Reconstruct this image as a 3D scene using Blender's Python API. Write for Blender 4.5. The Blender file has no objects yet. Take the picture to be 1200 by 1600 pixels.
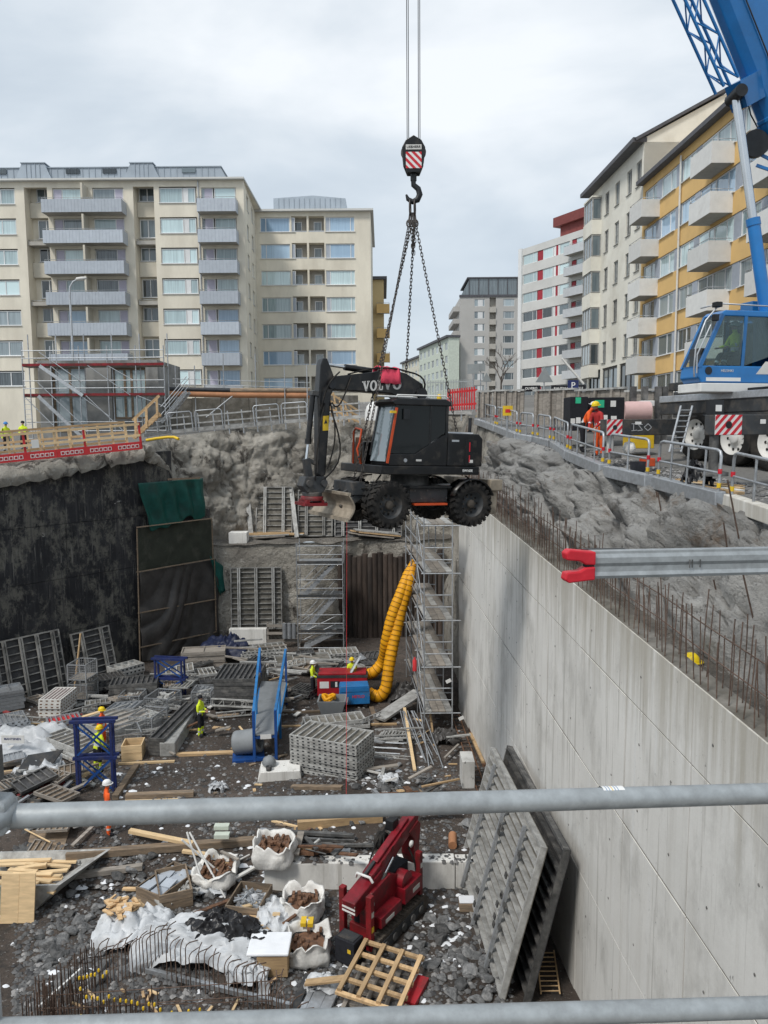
import bpy, bmesh, math, random
from mathutils import Vector, Matrix, noise
from mathutils.geometry import delaunay_2d_cdt
R = math.radians
PI = math.pi
rnd = random.Random(7)
sc = bpy.context.scene
col = bpy.data.collections.new('site'); sc.collection.children.link(col)

# ---------------------------------------------------------------- camera
CAMZ, PITCH, ROLL, FPX = 12.6, R(6.0), R(0.45), 1200.0
cd = bpy.data.cameras.new('camera'); cam = bpy.data.objects.new('camera', cd); col.objects.link(cam)
cd.sensor_fit = 'VERTICAL'; cd.sensor_height = 36; cd.lens = 36 * FPX / 1600
cd.clip_start = 0.05; cd.clip_end = 5000
FW = Vector((0, math.cos(PITCH), -math.sin(PITCH)))
RT0 = Vector((1, 0, 0)); UP0 = RT0.cross(FW)
RT = (RT0 * math.cos(ROLL) - UP0 * math.sin(ROLL)).normalized(); UP = RT.cross(FW).normalized()
Mc = Matrix((RT, UP, -FW)).transposed().to_4x4(); Mc.translation = (0, 0, CAMZ)
cam.matrix_world = Mc
sc.camera = cam

# ---------------------------------------------------------------- sky and light (overcast)
SUN_EL, SUN_AZ = R(52), R(-140)          # azimuth from +Y towards +X
w = bpy.data.worlds.new('World'); sc.world = w; w.use_nodes = True
nt = w.node_tree; nt.nodes.clear()
N = nt.nodes.new; L = nt.links.new
wo = N('ShaderNodeOutputWorld'); bg = N('ShaderNodeBackground'); bg.inputs[1].default_value = 0.1
sky = N('ShaderNodeTexSky'); sky.sky_type = 'NISHITA'; sky.sun_disc = False
sky.sun_elevation = SUN_EL; sky.sun_rotation = SUN_AZ; sky.altitude = 20; sky.dust_density = 2.0
tc = N('ShaderNodeTexCoord')
mp = N('ShaderNodeMapping'); mp.inputs['Scale'].default_value = (1.0, 1.0, 2.2); mp.inputs['Location'].default_value = (3.1, 0.7, 1.9)
n1 = N('ShaderNodeTexNoise'); n1.inputs['Scale'].default_value = 2.3; n1.inputs['Detail'].default_value = 7; n1.inputs['Roughness'].default_value = .5; n1.inputs['Distortion'].default_value = .35
r1 = N('ShaderNodeValToRGB'); e = r1.color_ramp
e.elements[0].position = .34; e.elements[0].color = (3.55, 4.1, 4.65, 1)
e.elements[1].position = .70; e.elements[1].color = (6.7, 6.95, 7.15, 1)
k = e.elements.new(.5); k.color = (4.7, 5.2, 5.65, 1)
mx = N('ShaderNodeMix'); mx.data_type = 'RGBA'; mx.inputs[0].default_value = .88
L(tc.outputs['Generated'], mp.inputs[0]); L(mp.outputs[0], n1.inputs[0]); L(n1.outputs[0], r1.inputs[0])
L(sky.outputs[0], mx.inputs[6]); L(r1.outputs[0], mx.inputs[7]); L(mx.outputs[2], bg.inputs[0]); L(bg.outputs[0], wo.inputs[0])
sl = bpy.data.lights.new('sun', 'SUN'); sl.energy = 1.5; sl.angle = R(12); sl.color = (1, .96, .9)
so = bpy.data.objects.new('sun', sl); col.objects.link(so)
sd = Vector((math.sin(SUN_AZ) * math.cos(SUN_EL), math.cos(SUN_AZ) * math.cos(SUN_EL), math.sin(SUN_EL)))
so.rotation_euler = (-sd).to_track_quat('-Z', 'Y').to_euler()
vs = sc.view_settings; vs.view_transform = 'Standard'; vs.look = 'None'; vs.gamma = 1; vs.use_curve_mapping = False; vs.exposure = 0.62
sc.cycles.max_bounces = 6; sc.cycles.diffuse_bounces = 3; sc.cycles.glossy_bounces = 2; sc.cycles.transmission_bounces = 4
sc.cycles.use_denoising = True; sc.cycles.caustics_reflective = False; sc.cycles.caustics_refractive = False

# ---------------------------------------------------------------- helpers
def ray(px, py):
    return FW + RT * ((px - 600) / FPX) + UP * ((800 - py) / FPX)
def at(px, py, Y=None, Z=None, X=None):          # a photo point on a known level or distance
    d = ray(px, py)
    t = Y / d.y if Y is not None else (Z - CAMZ) / d.z if Z is not None else X / d.x
    return Vector((0, 0, CAMZ)) + d * t
def fl(px, py, z=0.0):
    return at(px, py, Z=z)

class MB:
    def __init__(s):
        s.v, s.f, s.m, s.sm = [], [], [], []
        s.T = Matrix.Identity(4); s.mi = 0; s.smooth = False
    def add(s, vs, fs, smooth=None):
        b = len(s.v); s.v += [s.T @ Vector(p) for p in vs]
        for f in fs:
            s.f.append([b + i for i in f]); s.m.append(s.mi); s.sm.append(s.smooth if smooth is None else smooth)
        return s
    def box(s, c, d, M=None):
        x, y, z = d[0] / 2, d[1] / 2, d[2] / 2
        vs = [Vector((i * x, j * y, k * z)) for k in (-1, 1) for j in (-1, 1) for i in (-1, 1)]
        if M is not None: vs = [M @ p for p in vs]
        c = Vector(c)
        return s.add([p + c for p in vs], [(0, 2, 3, 1), (4, 5, 7, 6), (0, 1, 5, 4), (2, 6, 7, 3), (0, 4, 6, 2), (1, 3, 7, 5)], False)
    def b2(s, a, b):                              # box from two corners
        return s.box([(a[i] + b[i]) / 2 for i in range(3)], [abs(b[i] - a[i]) for i in range(3)])
    def frame(s, p0, p1, up=(0, 0, 1)):
        d = (Vector(p1) - Vector(p0)); l = d.length; d = d / max(l, 1e-6)
        u = Vector(up)
        if abs(d.dot(u)) > .98: u = Vector((1, 0, 0)) if abs(d.x) < .9 else Vector((0, 1, 0))
        r = d.cross(u).normalized(); u = r.cross(d)
        return d, r, u, l
    def bar(s, p0, p1, wd, ht, up=(0, 0, 1), w1=None, h1=None):   # box between two points, optionally tapering
        d, r, u, l = s.frame(p0, p1, up); p0, p1 = Vector(p0), Vector(p1)
        w1 = wd if w1 is None else w1; h1 = ht if h1 is None else h1
        vs = []
        for p, a, b in ((p0, wd / 2, ht / 2), (p1, w1 / 2, h1 / 2)):
            vs += [p - r * a - u * b, p + r * a - u * b, p + r * a + u * b, p - r * a + u * b]
        return s.add(vs, [(0, 3, 2, 1), (4, 5, 6, 7), (0, 1, 5, 4), (1, 2, 6, 5), (2, 3, 7, 6), (3, 0, 4, 7)], False)
    def tube(s, p0, p1, r0, n=8, r1=None, cap=True):
        d, a, b, l = s.frame(p0, p1); r1 = r0 if r1 is None else r1
        vs = []
        for p, q in ((Vector(p0), r0), (Vector(p1), r1)):
            vs += [p + (a * math.cos(2 * PI * i / n) + b * math.sin(2 * PI * i / n)) * q for i in range(n)]
        s.add(vs, [(i, (i + 1) % n, n + (i + 1) % n, n + i) for i in range(n)], True)
        if cap: s.add(vs[:n], [tuple(range(n - 1, -1, -1))], False); s.add(vs[n:], [tuple(range(n))], False)
        return s
    def path(s, pts, r, n=6, cap=True, closed=False):
        pts = [Vector(p) for p in pts]; m = len(pts); rr = r if isinstance(r, (list, tuple)) else [r] * m
        vs = []; a = None
        for i, p in enumerate(pts):
            d = (pts[min(i + 1, m - 1)] - pts[max(i - 1, 0)]).normalized()
            if a is None:
                u = Vector((0, 0, 1)) if abs(d.z) < .9 else Vector((1, 0, 0)); a = d.cross(u).normalized()
            else:
                a = (a - d * a.dot(d)).normalized()
            b = d.cross(a)
            vs += [p + (a * math.cos(2 * PI * j / n) + b * math.sin(2 * PI * j / n)) * rr[i] for j in range(n)]
        fs = [(i * n + j, i * n + (j + 1) % n, (i + 1) * n + (j + 1) % n, (i + 1) * n + j) for i in range(m - 1) for j in range(n)]
        s.add(vs, fs, True)
        if cap: s.add(vs[:n], [tuple(range(n - 1, -1, -1))], False); s.add(vs[-n:], [tuple(range(n))], False)
        return s
    def prism(s, poly, y0, y1, M=None):           # polygon in xz, extruded along y
        n = len(poly); vs = [Vector((p[0], y0, p[1])) for p in poly] + [Vector((p[0], y1, p[1])) for p in poly]
        if M is not None: vs = [M @ p for p in vs]
        return s.add(vs, [tuple(range(n)), tuple(range(2 * n - 1, n - 1, -1))] + [(i, n + i, n + (i + 1) % n, (i + 1) % n) for i in range(n)], False)
    def lathe(s, prof, n=16, c=(0, 0, 0), M=None, smooth=True, cap=True):        # (r, z) profile about z
        vs = [Vector((r * math.cos(2 * PI * i / n), r * math.sin(2 * PI * i / n), z)) for r, z in prof for i in range(n)]
        if M is not None: vs = [M @ p for p in vs]
        c = Vector(c); vs = [p + c for p in vs]; m = len(prof)
        s.add(vs, [(j * n + i, j * n + (i + 1) % n, (j + 1) * n + (i + 1) % n, (j + 1) * n + i) for j in range(m - 1) for i in range(n)], smooth)
        if cap:
            s.add(vs[:n], [tuple(range(n - 1, -1, -1))], False); s.add(vs[-n:], [tuple(range(n))], False)
        return s
    def quad(s, *p): return s.add(p, [tuple(range(len(p)))])
    warp = None
    def mesh(s, name, mats):
        if MB.warp: s.v = [MB.warp(p) for p in s.v]
        me = bpy.data.meshes.new(name); me.from_pydata([tuple(p) for p in s.v], [], s.f)
        for m in (mats if isinstance(mats, (list, tuple)) else [mats]): me.materials.append(MAT[m] if isinstance(m, str) else m)
        me.polygons.foreach_set('material_index', s.m); me.polygons.foreach_set('use_smooth', s.sm); me.update()
        return me
    def build(s, name, mats, parent=None, bevel=0, world=False):
        return put(name, s.mesh(name, mats), parent, bevel=bevel, world=world)

def rootM(o): return Matrix.LocRotScale(o.location, o.rotation_euler, o.scale)
def worldM(o): return rootM(o) if o.parent is None else worldM(o.parent) @ o.matrix_parent_inverse @ rootM(o)
def put(name, me, parent=None, loc=(0, 0, 0), rot=(0, 0, 0), scale=(1, 1, 1), bevel=0, world=False):
    o = bpy.data.objects.new(name, me); col.objects.link(o)
    o.location = loc; o.rotation_euler = rot; o.scale = scale if isinstance(scale, (tuple, list, Vector)) else (scale,) * 3
    if parent is not None:
        o.parent = parent
        if world:
            M = worldM(parent)
            o.matrix_parent_inverse = M.inverted()
    if bevel:
        b = o.modifiers.new('edge', 'BEVEL'); b.width = bevel; b.segments = 2; b.limit_method = 'ANGLE'
    return o
def tag(o, label, cat, group=None):
    o['label'] = label; o['category'] = cat
    if group: o['group'] = group
    return o
def thing(name, label, cat, loc=(0, 0, 0), rz=0.0, group=None):
    o = bpy.data.objects.new(name, None); col.objects.link(o); o.empty_display_size = .2
    o.location = loc; o.rotation_euler = (0, 0, rz)
    return tag(o, label, cat, group)
def struct(o): o['kind'] = 'structure'; return o
def stuff(o, label=None, cat=None):
    o['kind'] = 'stuff'
    if label: tag(o, label, cat)
    return o
KIDS = {}
def copy_tree(o, loc=None, rot=None, label=None, scale=None, group=None):
    if not KIDS or KIDS.get('n') != len(col.objects):
        KIDS.clear()
        for q in col.objects:
            if q.parent: KIDS.setdefault(q.parent.name, []).append(q)
    def cp(a, par):
        c = a.copy(); col.objects.link(c)
        if par: c.parent = par
        for ch in KIDS.get(a.name, []): cp(ch, c)
        return c
    c = cp(o, None)
    if loc is not None: c.location = loc
    if rot is not None: c.rotation_euler = rot
    if scale is not None: c.scale = (scale,) * 3
    if label: c['label'] = label
    if group: c['group'] = group
    return c

# ---------------------------------------------------------------- materials
MAT = {}
def mat(name, c, rough=.75, metal=0.0, var=.22, scale=2.5, bump=.15, bs=25, dirt=None, da=.5, ds=1.2, dw=.12, world=False, rv=.12, spec=.35, st=(1, 1, 1), hue=None, coat=0):
    m = bpy.data.materials.new(name); m.use_nodes = True; t = m.node_tree; nn = t.nodes.new; ll = t.links.new
    b = t.nodes['Principled BSDF']; b.inputs['Roughness'].default_value = rough; b.inputs['Metallic'].default_value = metal
    b.inputs['Specular IOR Level'].default_value = spec
    if coat: b.inputs['Coat Weight'].default_value = coat
    if world: src = nn('ShaderNodeNewGeometry').outputs['Position']
    else: src = nn('ShaderNodeTexCoord').outputs['Object']
    mpn = nn('ShaderNodeMapping'); mpn.inputs['Scale'].default_value = st; ll(src, mpn.inputs[0])
    oi = nn('ShaderNodeObjectInfo')
    if not world:
        va = nn('ShaderNodeVectorMath'); va.operation = 'MULTIPLY_ADD'; va.inputs[1].default_value = (1, 1, 1)
        cb = nn('ShaderNodeCombineXYZ'); mu = nn('ShaderNodeMath'); mu.operation = 'MULTIPLY'; mu.inputs[1].default_value = 37
        ll(oi.outputs['Random'], mu.inputs[0]); ll(mu.outputs[0], cb.inputs[0]); ll(mu.outputs[0], cb.inputs[1])
        ll(mpn.outputs[0], va.inputs[0]); ll(cb.outputs[0], va.inputs[2]); vec = va.outputs[0]
    else: vec = mpn.outputs[0]
    def nz(s, d=6, r=.6):
        q = nn('ShaderNodeTexNoise'); q.inputs['Scale'].default_value = s; q.inputs['Detail'].default_value = d; q.inputs['Roughness'].default_value = r
        ll(vec, q.inputs[0]); return q.outputs[0]
    cr = nn('ShaderNodeValToRGB'); c = tuple(c); h = hue or c
    cr.color_ramp.elements[0].position = .3; cr.color_ramp.elements[0].color = tuple(x * (1 - var) for x in c) + (1,)
    cr.color_ramp.elements[1].position = .7; cr.color_ramp.elements[1].color = tuple(min(x * (1 + var), .95) for x in h) + (1,)
    ll(nz(scale), cr.inputs[0]); out = cr.outputs[0]
    if dirt:
        rp = nn('ShaderNodeValToRGB'); rp.color_ramp.elements[0].position = 1 - da - dw; rp.color_ramp.elements[1].position = 1 - da + dw
        ll(nz(ds, 8, .65), rp.inputs[0])
        mxn = nn('ShaderNodeMix'); mxn.data_type = 'RGBA'; ll(rp.outputs[0], mxn.inputs[0]); ll(out, mxn.inputs[6]); mxn.inputs[7].default_value = tuple(dirt) + (1,)
        out = mxn.outputs[2]
    if rv:
        ma = nn('ShaderNodeMath'); ma.operation = 'MULTIPLY_ADD'; ma.inputs[1].default_value = 2 * rv; ma.inputs[2].default_value = 1 - rv
        ll(oi.outputs['Random'], ma.inputs[0])
        vm = nn('ShaderNodeVectorMath'); vm.operation = 'SCALE'; ll(out, vm.inputs[0]); ll(ma.outputs[0], vm.inputs['Scale']); out = vm.outputs[0]
    ll(out, b.inputs['Base Color'])
    if bump:
        bp = nn('ShaderNodeBump'); bp.inputs['Strength'].default_value = min(bump * 2, 1); bp.inputs['Distance'].default_value = .35 / bs if bs > 1 else .3
        ll(nz(bs, 4), bp.inputs['Height']); ll(bp.outputs[0], b.inputs['Normal'])
    MAT[name] = m
    return m
mat('stucco', (.74, .69, .58), .9, var=.12, scale=.6, st=(1, 1, .35), bump=.05, bs=9, dirt=(.64, .59, .49), da=.42, ds=.5, rv=0)
mat('stucco_plain', (.60, .56, .47), .9, var=.08, scale=.4, bump=.05, bs=9, rv=0)
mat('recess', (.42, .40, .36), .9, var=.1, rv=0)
mat('white_plaster', (.76, .74, .66), .9, var=.1, scale=.3, dirt=(.62, .59, .51), da=.4, ds=.4, rv=0)
mat('ochre', (.72, .48, .20), .9, var=.1, scale=.35, dirt=(.64, .42, .18), da=.38, ds=.5, rv=0, bump=.05, bs=9)
mat('yellow_plaster', (.62, .48, .26), .9, var=.12, scale=.3, rv=0)
mat('cream', (.62, .60, .50), .9, var=.1, rv=0)
mat('pale_green', (.55, .60, .52), .9, var=.1, rv=0)
mat('shell_concrete', (.28, .28, .27), .9, var=.2, scale=.5, dirt=(.13, .13, .125), da=.4, ds=.6, rv=0)
mat('grey_render', (.44, .43, .41), .9, var=.08, scale=.2, rv=0, bump=.03)
mat('light_render', (.60, .60, .58), .9, var=.1, scale=.3, dirt=(.5, .5, .48), da=.35, ds=.6, rv=0)
mat('red_panel', (.36, .035, .05), .6, var=.12, rv=.15)
mat('red_roof', (.22, .06, .055), .7, var=.15)
mat('roof_metal', (.36, .41, .46), .5, .35, var=.1, scale=.6, bump=.02)
mat('roof_dark', (.09, .09, .10), .6, var=.2)
mat('balcony_metal', (.44, .48, .53), .55, .1, var=.07, bump=.02, dirt=(.33, .36, .42), da=.3)
mat('balcony_white', (.66, .66, .64), .7, var=.06, dirt=(.5, .49, .46), da=.28, ds=.8)
mat('balcony_grey', (.52, .54, .56), .7, var=.07, dirt=(.42, .43, .43), da=.3)
mat('white_frame', (.72, .73, .73), .5, var=.05, bump=0)
mat('shutter_blue', (.38, .42, .48), .6, var=.08, bump=0)
mat('lilac', (.50, .48, .58), .6, var=.06, bump=0)
mat('dark_metal', (.035, .037, .04), .45, .5, var=.3, bump=.05)
mat('black_paint', (.007, .0075, .0085), .33, 0, var=.35, scale=4, bump=.04, dirt=(.05, .043, .036), da=.37, ds=3.2, dw=.1, spec=.4)
mat('rubber', (.013, .0125, .012), .85, var=.35, scale=6, bump=.1, dirt=(.05, .043, .036), da=.4, ds=3)
mat('galv', (.44, .46, .48), .48, .65, var=.16, scale=9, bump=.05, bs=60, dirt=(.3, .3, .3), da=.36, ds=4, rv=.12)
mat('galv_near', (.37, .395, .405), .5, .4, var=.12, scale=30, bump=.05, bs=160, dirt=(.27, .285, .29), da=.42, ds=24, dw=.16, rv=0)
mat('steel_dark', (.11, .11, .108), .6, .5, var=.35, scale=5, dirt=(.26, .25, .235), da=.42, ds=2.2)
mat('formwork', (.27, .265, .25), .7, .25, var=.3, scale=3, dirt=(.1, .1, .095), da=.42, ds=1.7, rv=.22)
mat('form_sheet', (.13, .12, .10), .75, var=.35, scale=2, dirt=(.28, .265, .24), da=.4, ds=1.1, rv=.2)
mat('form_dark', (.05, .05, .052), .7, var=.35, scale=2, dirt=(.17, .16, .15), da=.36, ds=1.3, rv=.25)
mat('form_edge', (.40, .40, .385), .7, .1, var=.25, scale=4, dirt=(.2, .195, .185), da=.4, ds=2.5, rv=.15)
mat('rust', (.16, .085, .05), .9, var=.4, scale=7, dirt=(.07, .05, .042), da=.4, ds=5, rv=.2)
mat('chain_steel', (.085, .075, .07), .6, .4, var=.4, scale=7, rv=.1)
mat('rebar', (.12, .082, .064), .9, var=.35, scale=9, rv=.25)
mat('wood', (.55, .38, .21), .8, var=.2, scale=2, st=(1, 6, 6), dirt=(.33, .22, .13), da=.36, ds=1.6, rv=.25)
mat('wood_pale', (.68, .50, .29), .8, var=.16, scale=2, st=(1, 6, 6), rv=.18)
mat('wood_old', (.24, .18, .125), .9, var=.3, scale=2, st=(1, 6, 6), dirt=(.13, .11, .09), da=.42, ds=1.5, rv=.3)
mat('wood_grey', (.30, .27, .235), .9, var=.25, scale=2, st=(1, 6, 6), dirt=(.17, .155, .14), da=.4, ds=1.5, rv=.2)
mat('ply_red', (.24, .045, .045), .75, var=.2, dirt=(.12, .05, .04), da=.35, rv=.15)
mat('red_paint', (.36, .016, .024), .42, var=.2, scale=3, bump=.04, dirt=(.12, .03, .025), da=.36, ds=2.4, spec=.4)
mat('red_dark', (.19, .012, .016), .5, var=.3, scale=3, dirt=(.06, .02, .018), da=.42, ds=2.2)
mat('crimson', (.20, .007, .015), .42, var=.3, scale=3, bump=.05, dirt=(.05, .012, .012), da=.42, ds=2.6, spec=.45)
mat('pile_steel', (.07, .052, .042), .85, var=.4, scale=2, st=(1, 1, .3), dirt=(.03, .026, .024), da=.45, ds=1.2, rv=.3)
mat('red_bright', (.55, .035, .04), .6, var=.12, rv=.1, dirt=(.35, .05, .045), da=.3)
mat('red_plastic', (.56, .02, .035), .45, var=.15, scale=14, bump=.08, bs=60, dirt=(.4, .16, .15), da=.3, ds=14, rv=0)
mat('blue_crane', (.007, .15, .42), .34, var=.14, scale=1.5, bump=.015, dirt=(.015, .10, .27), da=.3, ds=1.3, spec=.5, coat=.3)
mat('blue_paint', (.015, .07, .26), .5, var=.2, dirt=(.03, .05, .1), da=.36, ds=3, rv=.1)
mat('blue_bright', (.02, .16, .40), .5, var=.2, dirt=(.1, .14, .2), da=.34, ds=3, rv=.1)
mat('navy', (.018, .03, .12), .55, var=.25, dirt=(.05, .05, .08), da=.36, ds=3, rv=.1)
mat('chrome', (.60, .62, .64), .22, 1, var=.06, bump=.01)
mat('white_paint', (.74, .74, .72), .55, var=.06, bump=.02, dirt=(.5, .49, .47), da=.28, rv=.05)
mat('off_white', (.62, .61, .58), .7, var=.1, dirt=(.4, .38, .35), da=.3, rv=.08)
mat('yellow_duct', (.72, .33, .006), .55, var=.13, scale=3, bump=.1, bs=14, dirt=(.52, .22, .01), da=.38, ds=1.6, rv=.06)
mat('duct_band', (.12, .05, .02), .7, var=.2)
mat('yellow_paint', (.72, .48, .03), .5, var=.12, rv=.05)
mat('orange_paint', (.55, .075, .02), .5, var=.15, rv=.05, dirt=(.3, .06, .02), da=.32, ds=3)
mat('hivis_orange', (.80, .115, .02), .75, var=.12, scale=8, bump=.2, bs=18, rv=.04)
mat('hivis_yellow', (.66, .80, .03), .75, var=.12, scale=8, bump=.2, bs=18, rv=.04)
mat('cloth_black', (.016, .017, .022), .85, var=.25, scale=8, bump=.2, bs=18)
mat('cloth_red', (.40, .03, .03), .8, var=.2, scale=8, bump=.2, bs=18)
mat('reflective', (.62, .64, .64), .4, .2, var=.08, bump=0)
mat('skin', (.48, .27, .19), .6, var=.08, bump=.02)
mat('helmet_yellow', (.80, .58, .015), .35, var=.06, bump=0)
mat('helmet_white', (.78, .78, .77), .35, var=.05, bump=0)
mat('helmet_blue', (.05, .22, .55), .35, var=.05, bump=0)
mat('tarp_green', (.008, .085, .07), .5, var=.25, scale=2, bump=.15, bs=6, dirt=(.01, .05, .042), da=.4)
mat('board_green', (.035, .04, .03), .8, var=.25, scale=1.5, dirt=(.075, .075, .06), da=.36)
mat('tarp_black', (.055, .052, .05), .42, var=.3, scale=1.5, bump=.12, bs=5, dirt=(.09, .084, .08), da=.4)
mat('tarp_navy', (.012, .018, .05), .5, var=.3, bump=.15, bs=6)
mat('film_white', (.56, .58, .60), .4, var=.12, bump=.2, bs=9, dirt=(.42, .44, .46), da=.35, ds=3)
mat('film_black', (.018, .018, .02), .32, var=.3, bump=.25, bs=8)
mat('bag_white', (.72, .71, .68), .75, var=.1, scale=5, bump=.25, bs=10, dirt=(.5, .48, .44), da=.35, ds=3)
mat('snow', (.80, .82, .85), .6, var=.06, bump=.15, bs=10)
mat('stone', (.125, .127, .128), .85, var=.45, scale=2, bump=.35, bs=7, dirt=(.27, .265, .26), da=.4, ds=1.5, rv=.5)
mat('pink', (.62, .42, .40), .8, var=.08)
mat('pink_cloth', (.72, .07, .12), .8, var=.12, scale=5, bump=.15, bs=12)
mat('green_label', (.03, .45, .24), .6, var=.05, bump=0)
mat('sign_grey', (.33, .35, .35), .5, .4, var=.1)
mat('grey_plastic', (.22, .235, .245), .6, var=.12, dirt=(.14, .145, .15), da=.35)
mat('graphite', (.042, .045, .048), .55, var=.3, scale=2, dirt=(.11, .095, .08), da=.40, ds=3)
mat('worn_blade', (.34, .29, .225), .6, .3, var=.3, scale=3, dirt=(.13, .11, .09), da=.42, ds=1.8)
mat('mud', (.10, .085, .07), .95, var=.35, scale=5, bump=.3, bs=15)
mat('sky_blue_pipe', (.15, .25, .42), .6, var=.1)
mat('orange_pipe', (.42, .20, .10), .7, var=.15, dirt=(.25, .14, .08), da=.3)
mat('graffiti', (.38, .39, .40), .8, var=.2, bump=0)
mat('bark', (.09, .075, .065), .95, var=.3)
# ================================================================ special materials
def nodes_of(name, rough=.9):
    m = bpy.data.materials.new(name); m.use_nodes = True; MAT[name] = m
    t = m.node_tree; b = t.nodes['Principled BSDF']; b.inputs['Roughness'].default_value = rough; b.inputs['Specular IOR Level'].default_value = .25
    g = t.nodes.new('ShaderNodeNewGeometry')
    def nz(s, st=(1, 1, 1), d=6, r=.6, dist=0, loc=(0, 0, 0)):
        mp = t.nodes.new('ShaderNodeMapping'); mp.inputs['Scale'].default_value = st; mp.inputs['Location'].default_value = loc; t.links.new(g.outputs['Position'], mp.inputs[0])
        q = t.nodes.new('ShaderNodeTexNoise'); q.inputs['Scale'].default_value = s; q.inputs['Detail'].default_value = d; q.inputs['Roughness'].default_value = r; q.inputs['Distortion'].default_value = dist
        t.links.new(mp.outputs[0], q.inputs[0]); return q.outputs[0]
    def ramp(src, *st):
        r = t.nodes.new('ShaderNodeValToRGB'); e = r.color_ramp.elements
        e[0].position, e[0].color = st[0][0], tuple(st[0][1]) + (1,); e[1].position, e[1].color = st[-1][0], tuple(st[-1][1]) + (1,)
        for p, c in st[1:-1]: q = e.new(p); q.color = tuple(c) + (1,)
        t.links.new(src, r.inputs[0]); return r.outputs[0]
    def mix(f, a, c, kind='MIX'):
        q = t.nodes.new('ShaderNodeMix'); q.data_type = 'RGBA'; q.blend_type = kind
        for i, x in ((0, f), (6, a), (7, c)):
            if isinstance(x, (int, float)): q.inputs[i].default_value = x
            elif isinstance(x, tuple): q.inputs[i].default_value = x + (1,)
            else: t.links.new(x, q.inputs[i])
        return q.outputs[2]
    def bump(src, s=.5, d=.05):
        q = t.nodes.new('ShaderNodeBump'); q.inputs['Strength'].default_value = s; q.inputs['Distance'].default_value = d
        t.links.new(src, q.inputs['Height']); t.links.new(q.outputs[0], b.inputs['Normal'])
    def fin(c): t.links.new(c, b.inputs['Base Color'])
    return t, b, nz, ramp, mix, bump, fin
BW = ((.0, .0, .0), (1, 1, 1))
def bw(ramp, src, a, c): return ramp(src, (a, BW[0]), (c, BW[1]))

t, b, nz, ramp, mix, bump, fin = nodes_of('wall_concrete')
c = ramp(nz(.35), (.3, (.66, .65, .615)), (.7, (.80, .79, .755)))
c = mix(bw(ramp, nz(1.0, (3, 3, .16), 5, .62), .52, .80), c, (.585, .57, .53))        # long runs down the face
c = mix(bw(ramp, nz(1.0, (5, 5, .1), 4, .6, 0, (9, 2, 4)), .58, .74), c, (.74, .74, .72))
c = mix(bw(ramp, nz(2.4, (2.2, 2.2, .07), 6, .65, 0, (1, 3, 9)), .57, .64), c, (.53, .515, .48))
c = mix(bw(ramp, nz(.8, (1, 1, .5), 8, .7, 0, (3, 7, 1)), .50, .72), c, (.46, .45, .42))
c = mix(bw(ramp, nz(3.5, (1, 1, .8), 7, .7, 0, (13, 7, 1)), .66, .69), c, (.27, .265, .25))
c = mix(bw(ramp, nz(14, (1, 1, .4), 2, .5, 0, (5, 1, 1)), .74, .78), c, (.2, .2, .19))
sx = t.nodes.new('ShaderNodeSeparateXYZ'); gg = t.nodes.new('ShaderNodeNewGeometry'); t.links.new(gg.outputs['Position'], sx.inputs[0])
m1 = t.nodes.new('ShaderNodeMath'); m1.operation = 'MULTIPLY_ADD'; m1.inputs[1].default_value = -.065; t.links.new(sx.outputs[1], m1.inputs[0]); t.links.new(sx.outputs[2], m1.inputs[2])
mr = t.nodes.new('ShaderNodeMapRange'); mr.inputs[1].default_value = 5.3; mr.inputs[2].default_value = 7.84; mr.inputs[4].default_value = .34; t.links.new(m1.outputs[0], mr.inputs[0])
m2 = t.nodes.new('ShaderNodeMath'); m2.operation = 'ADD'; t.links.new(mr.outputs[0], m2.inputs[0]); t.links.new(nz(1.5, (2.6, 2.6, .12), 7, .68, 0, (4, 4, 7)), m2.inputs[1])
c = mix(bw(ramp, m2.outputs[0], .62, .90), c, (.46, .435, .38))                      # rusty water runs below the open top
fin(c); bump(nz(9), .25, .02)

t, b, nz, ramp, mix, bump, fin = nodes_of('wall_black', .62)
c = ramp(nz(.5, (1, 1, .8), 7, .65), (.35, (.012, .013, .016)), (.62, (.035, .036, .04)))
c = mix(bw(ramp, nz(.9, (1, 1, .7), 10, .78, .2), .49, .58), c, (.13, .126, .11))
c = mix(bw(ramp, nz(1.3, (4, 4, .13), 6, .6, 0, (2, 2, 8)), .52, .68), c, (.05, .05, .052))
c = mix(bw(ramp, nz(2.6, (5, 5, .22), 7, .7, 0, (8, 1, 3)), .58, .68), c, (.19, .185, .17))
c = mix(bw(ramp, nz(3.2, (1, 1, .6), 9, .75, 0, (8, 8, 3)), .55, .62), c, (.02, .021, .024))
c = mix(bw(ramp, nz(1.7, (1, 1, 1), 9, .72, .4, (1, 9, 3)), .66, .70), c, (.40, .39, .37))
fin(c); bump(nz(5), .5, .04)

t, b, nz, ramp, mix, bump, fin = nodes_of('shotcrete')
c = ramp(nz(.28, d=8, r=.62), (.32, (.22, .205, .18)), (.5, (.38, .355, .31)), (.68, (.54, .51, .45)))
c = mix(bw(ramp, nz(.9, (1, 1, .7), 9, .7, .5, (4, 4, 4)), .55, .63), c, (.10, .09, .078))
c = mix(bw(ramp, nz(2.4, d=8, r=.7, loc=(1, 5, 2)), .58, .68), c, (.5, .485, .45))
fin(c); bump(nz(2.0, d=10, r=.72), 1.0, .4)

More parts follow.
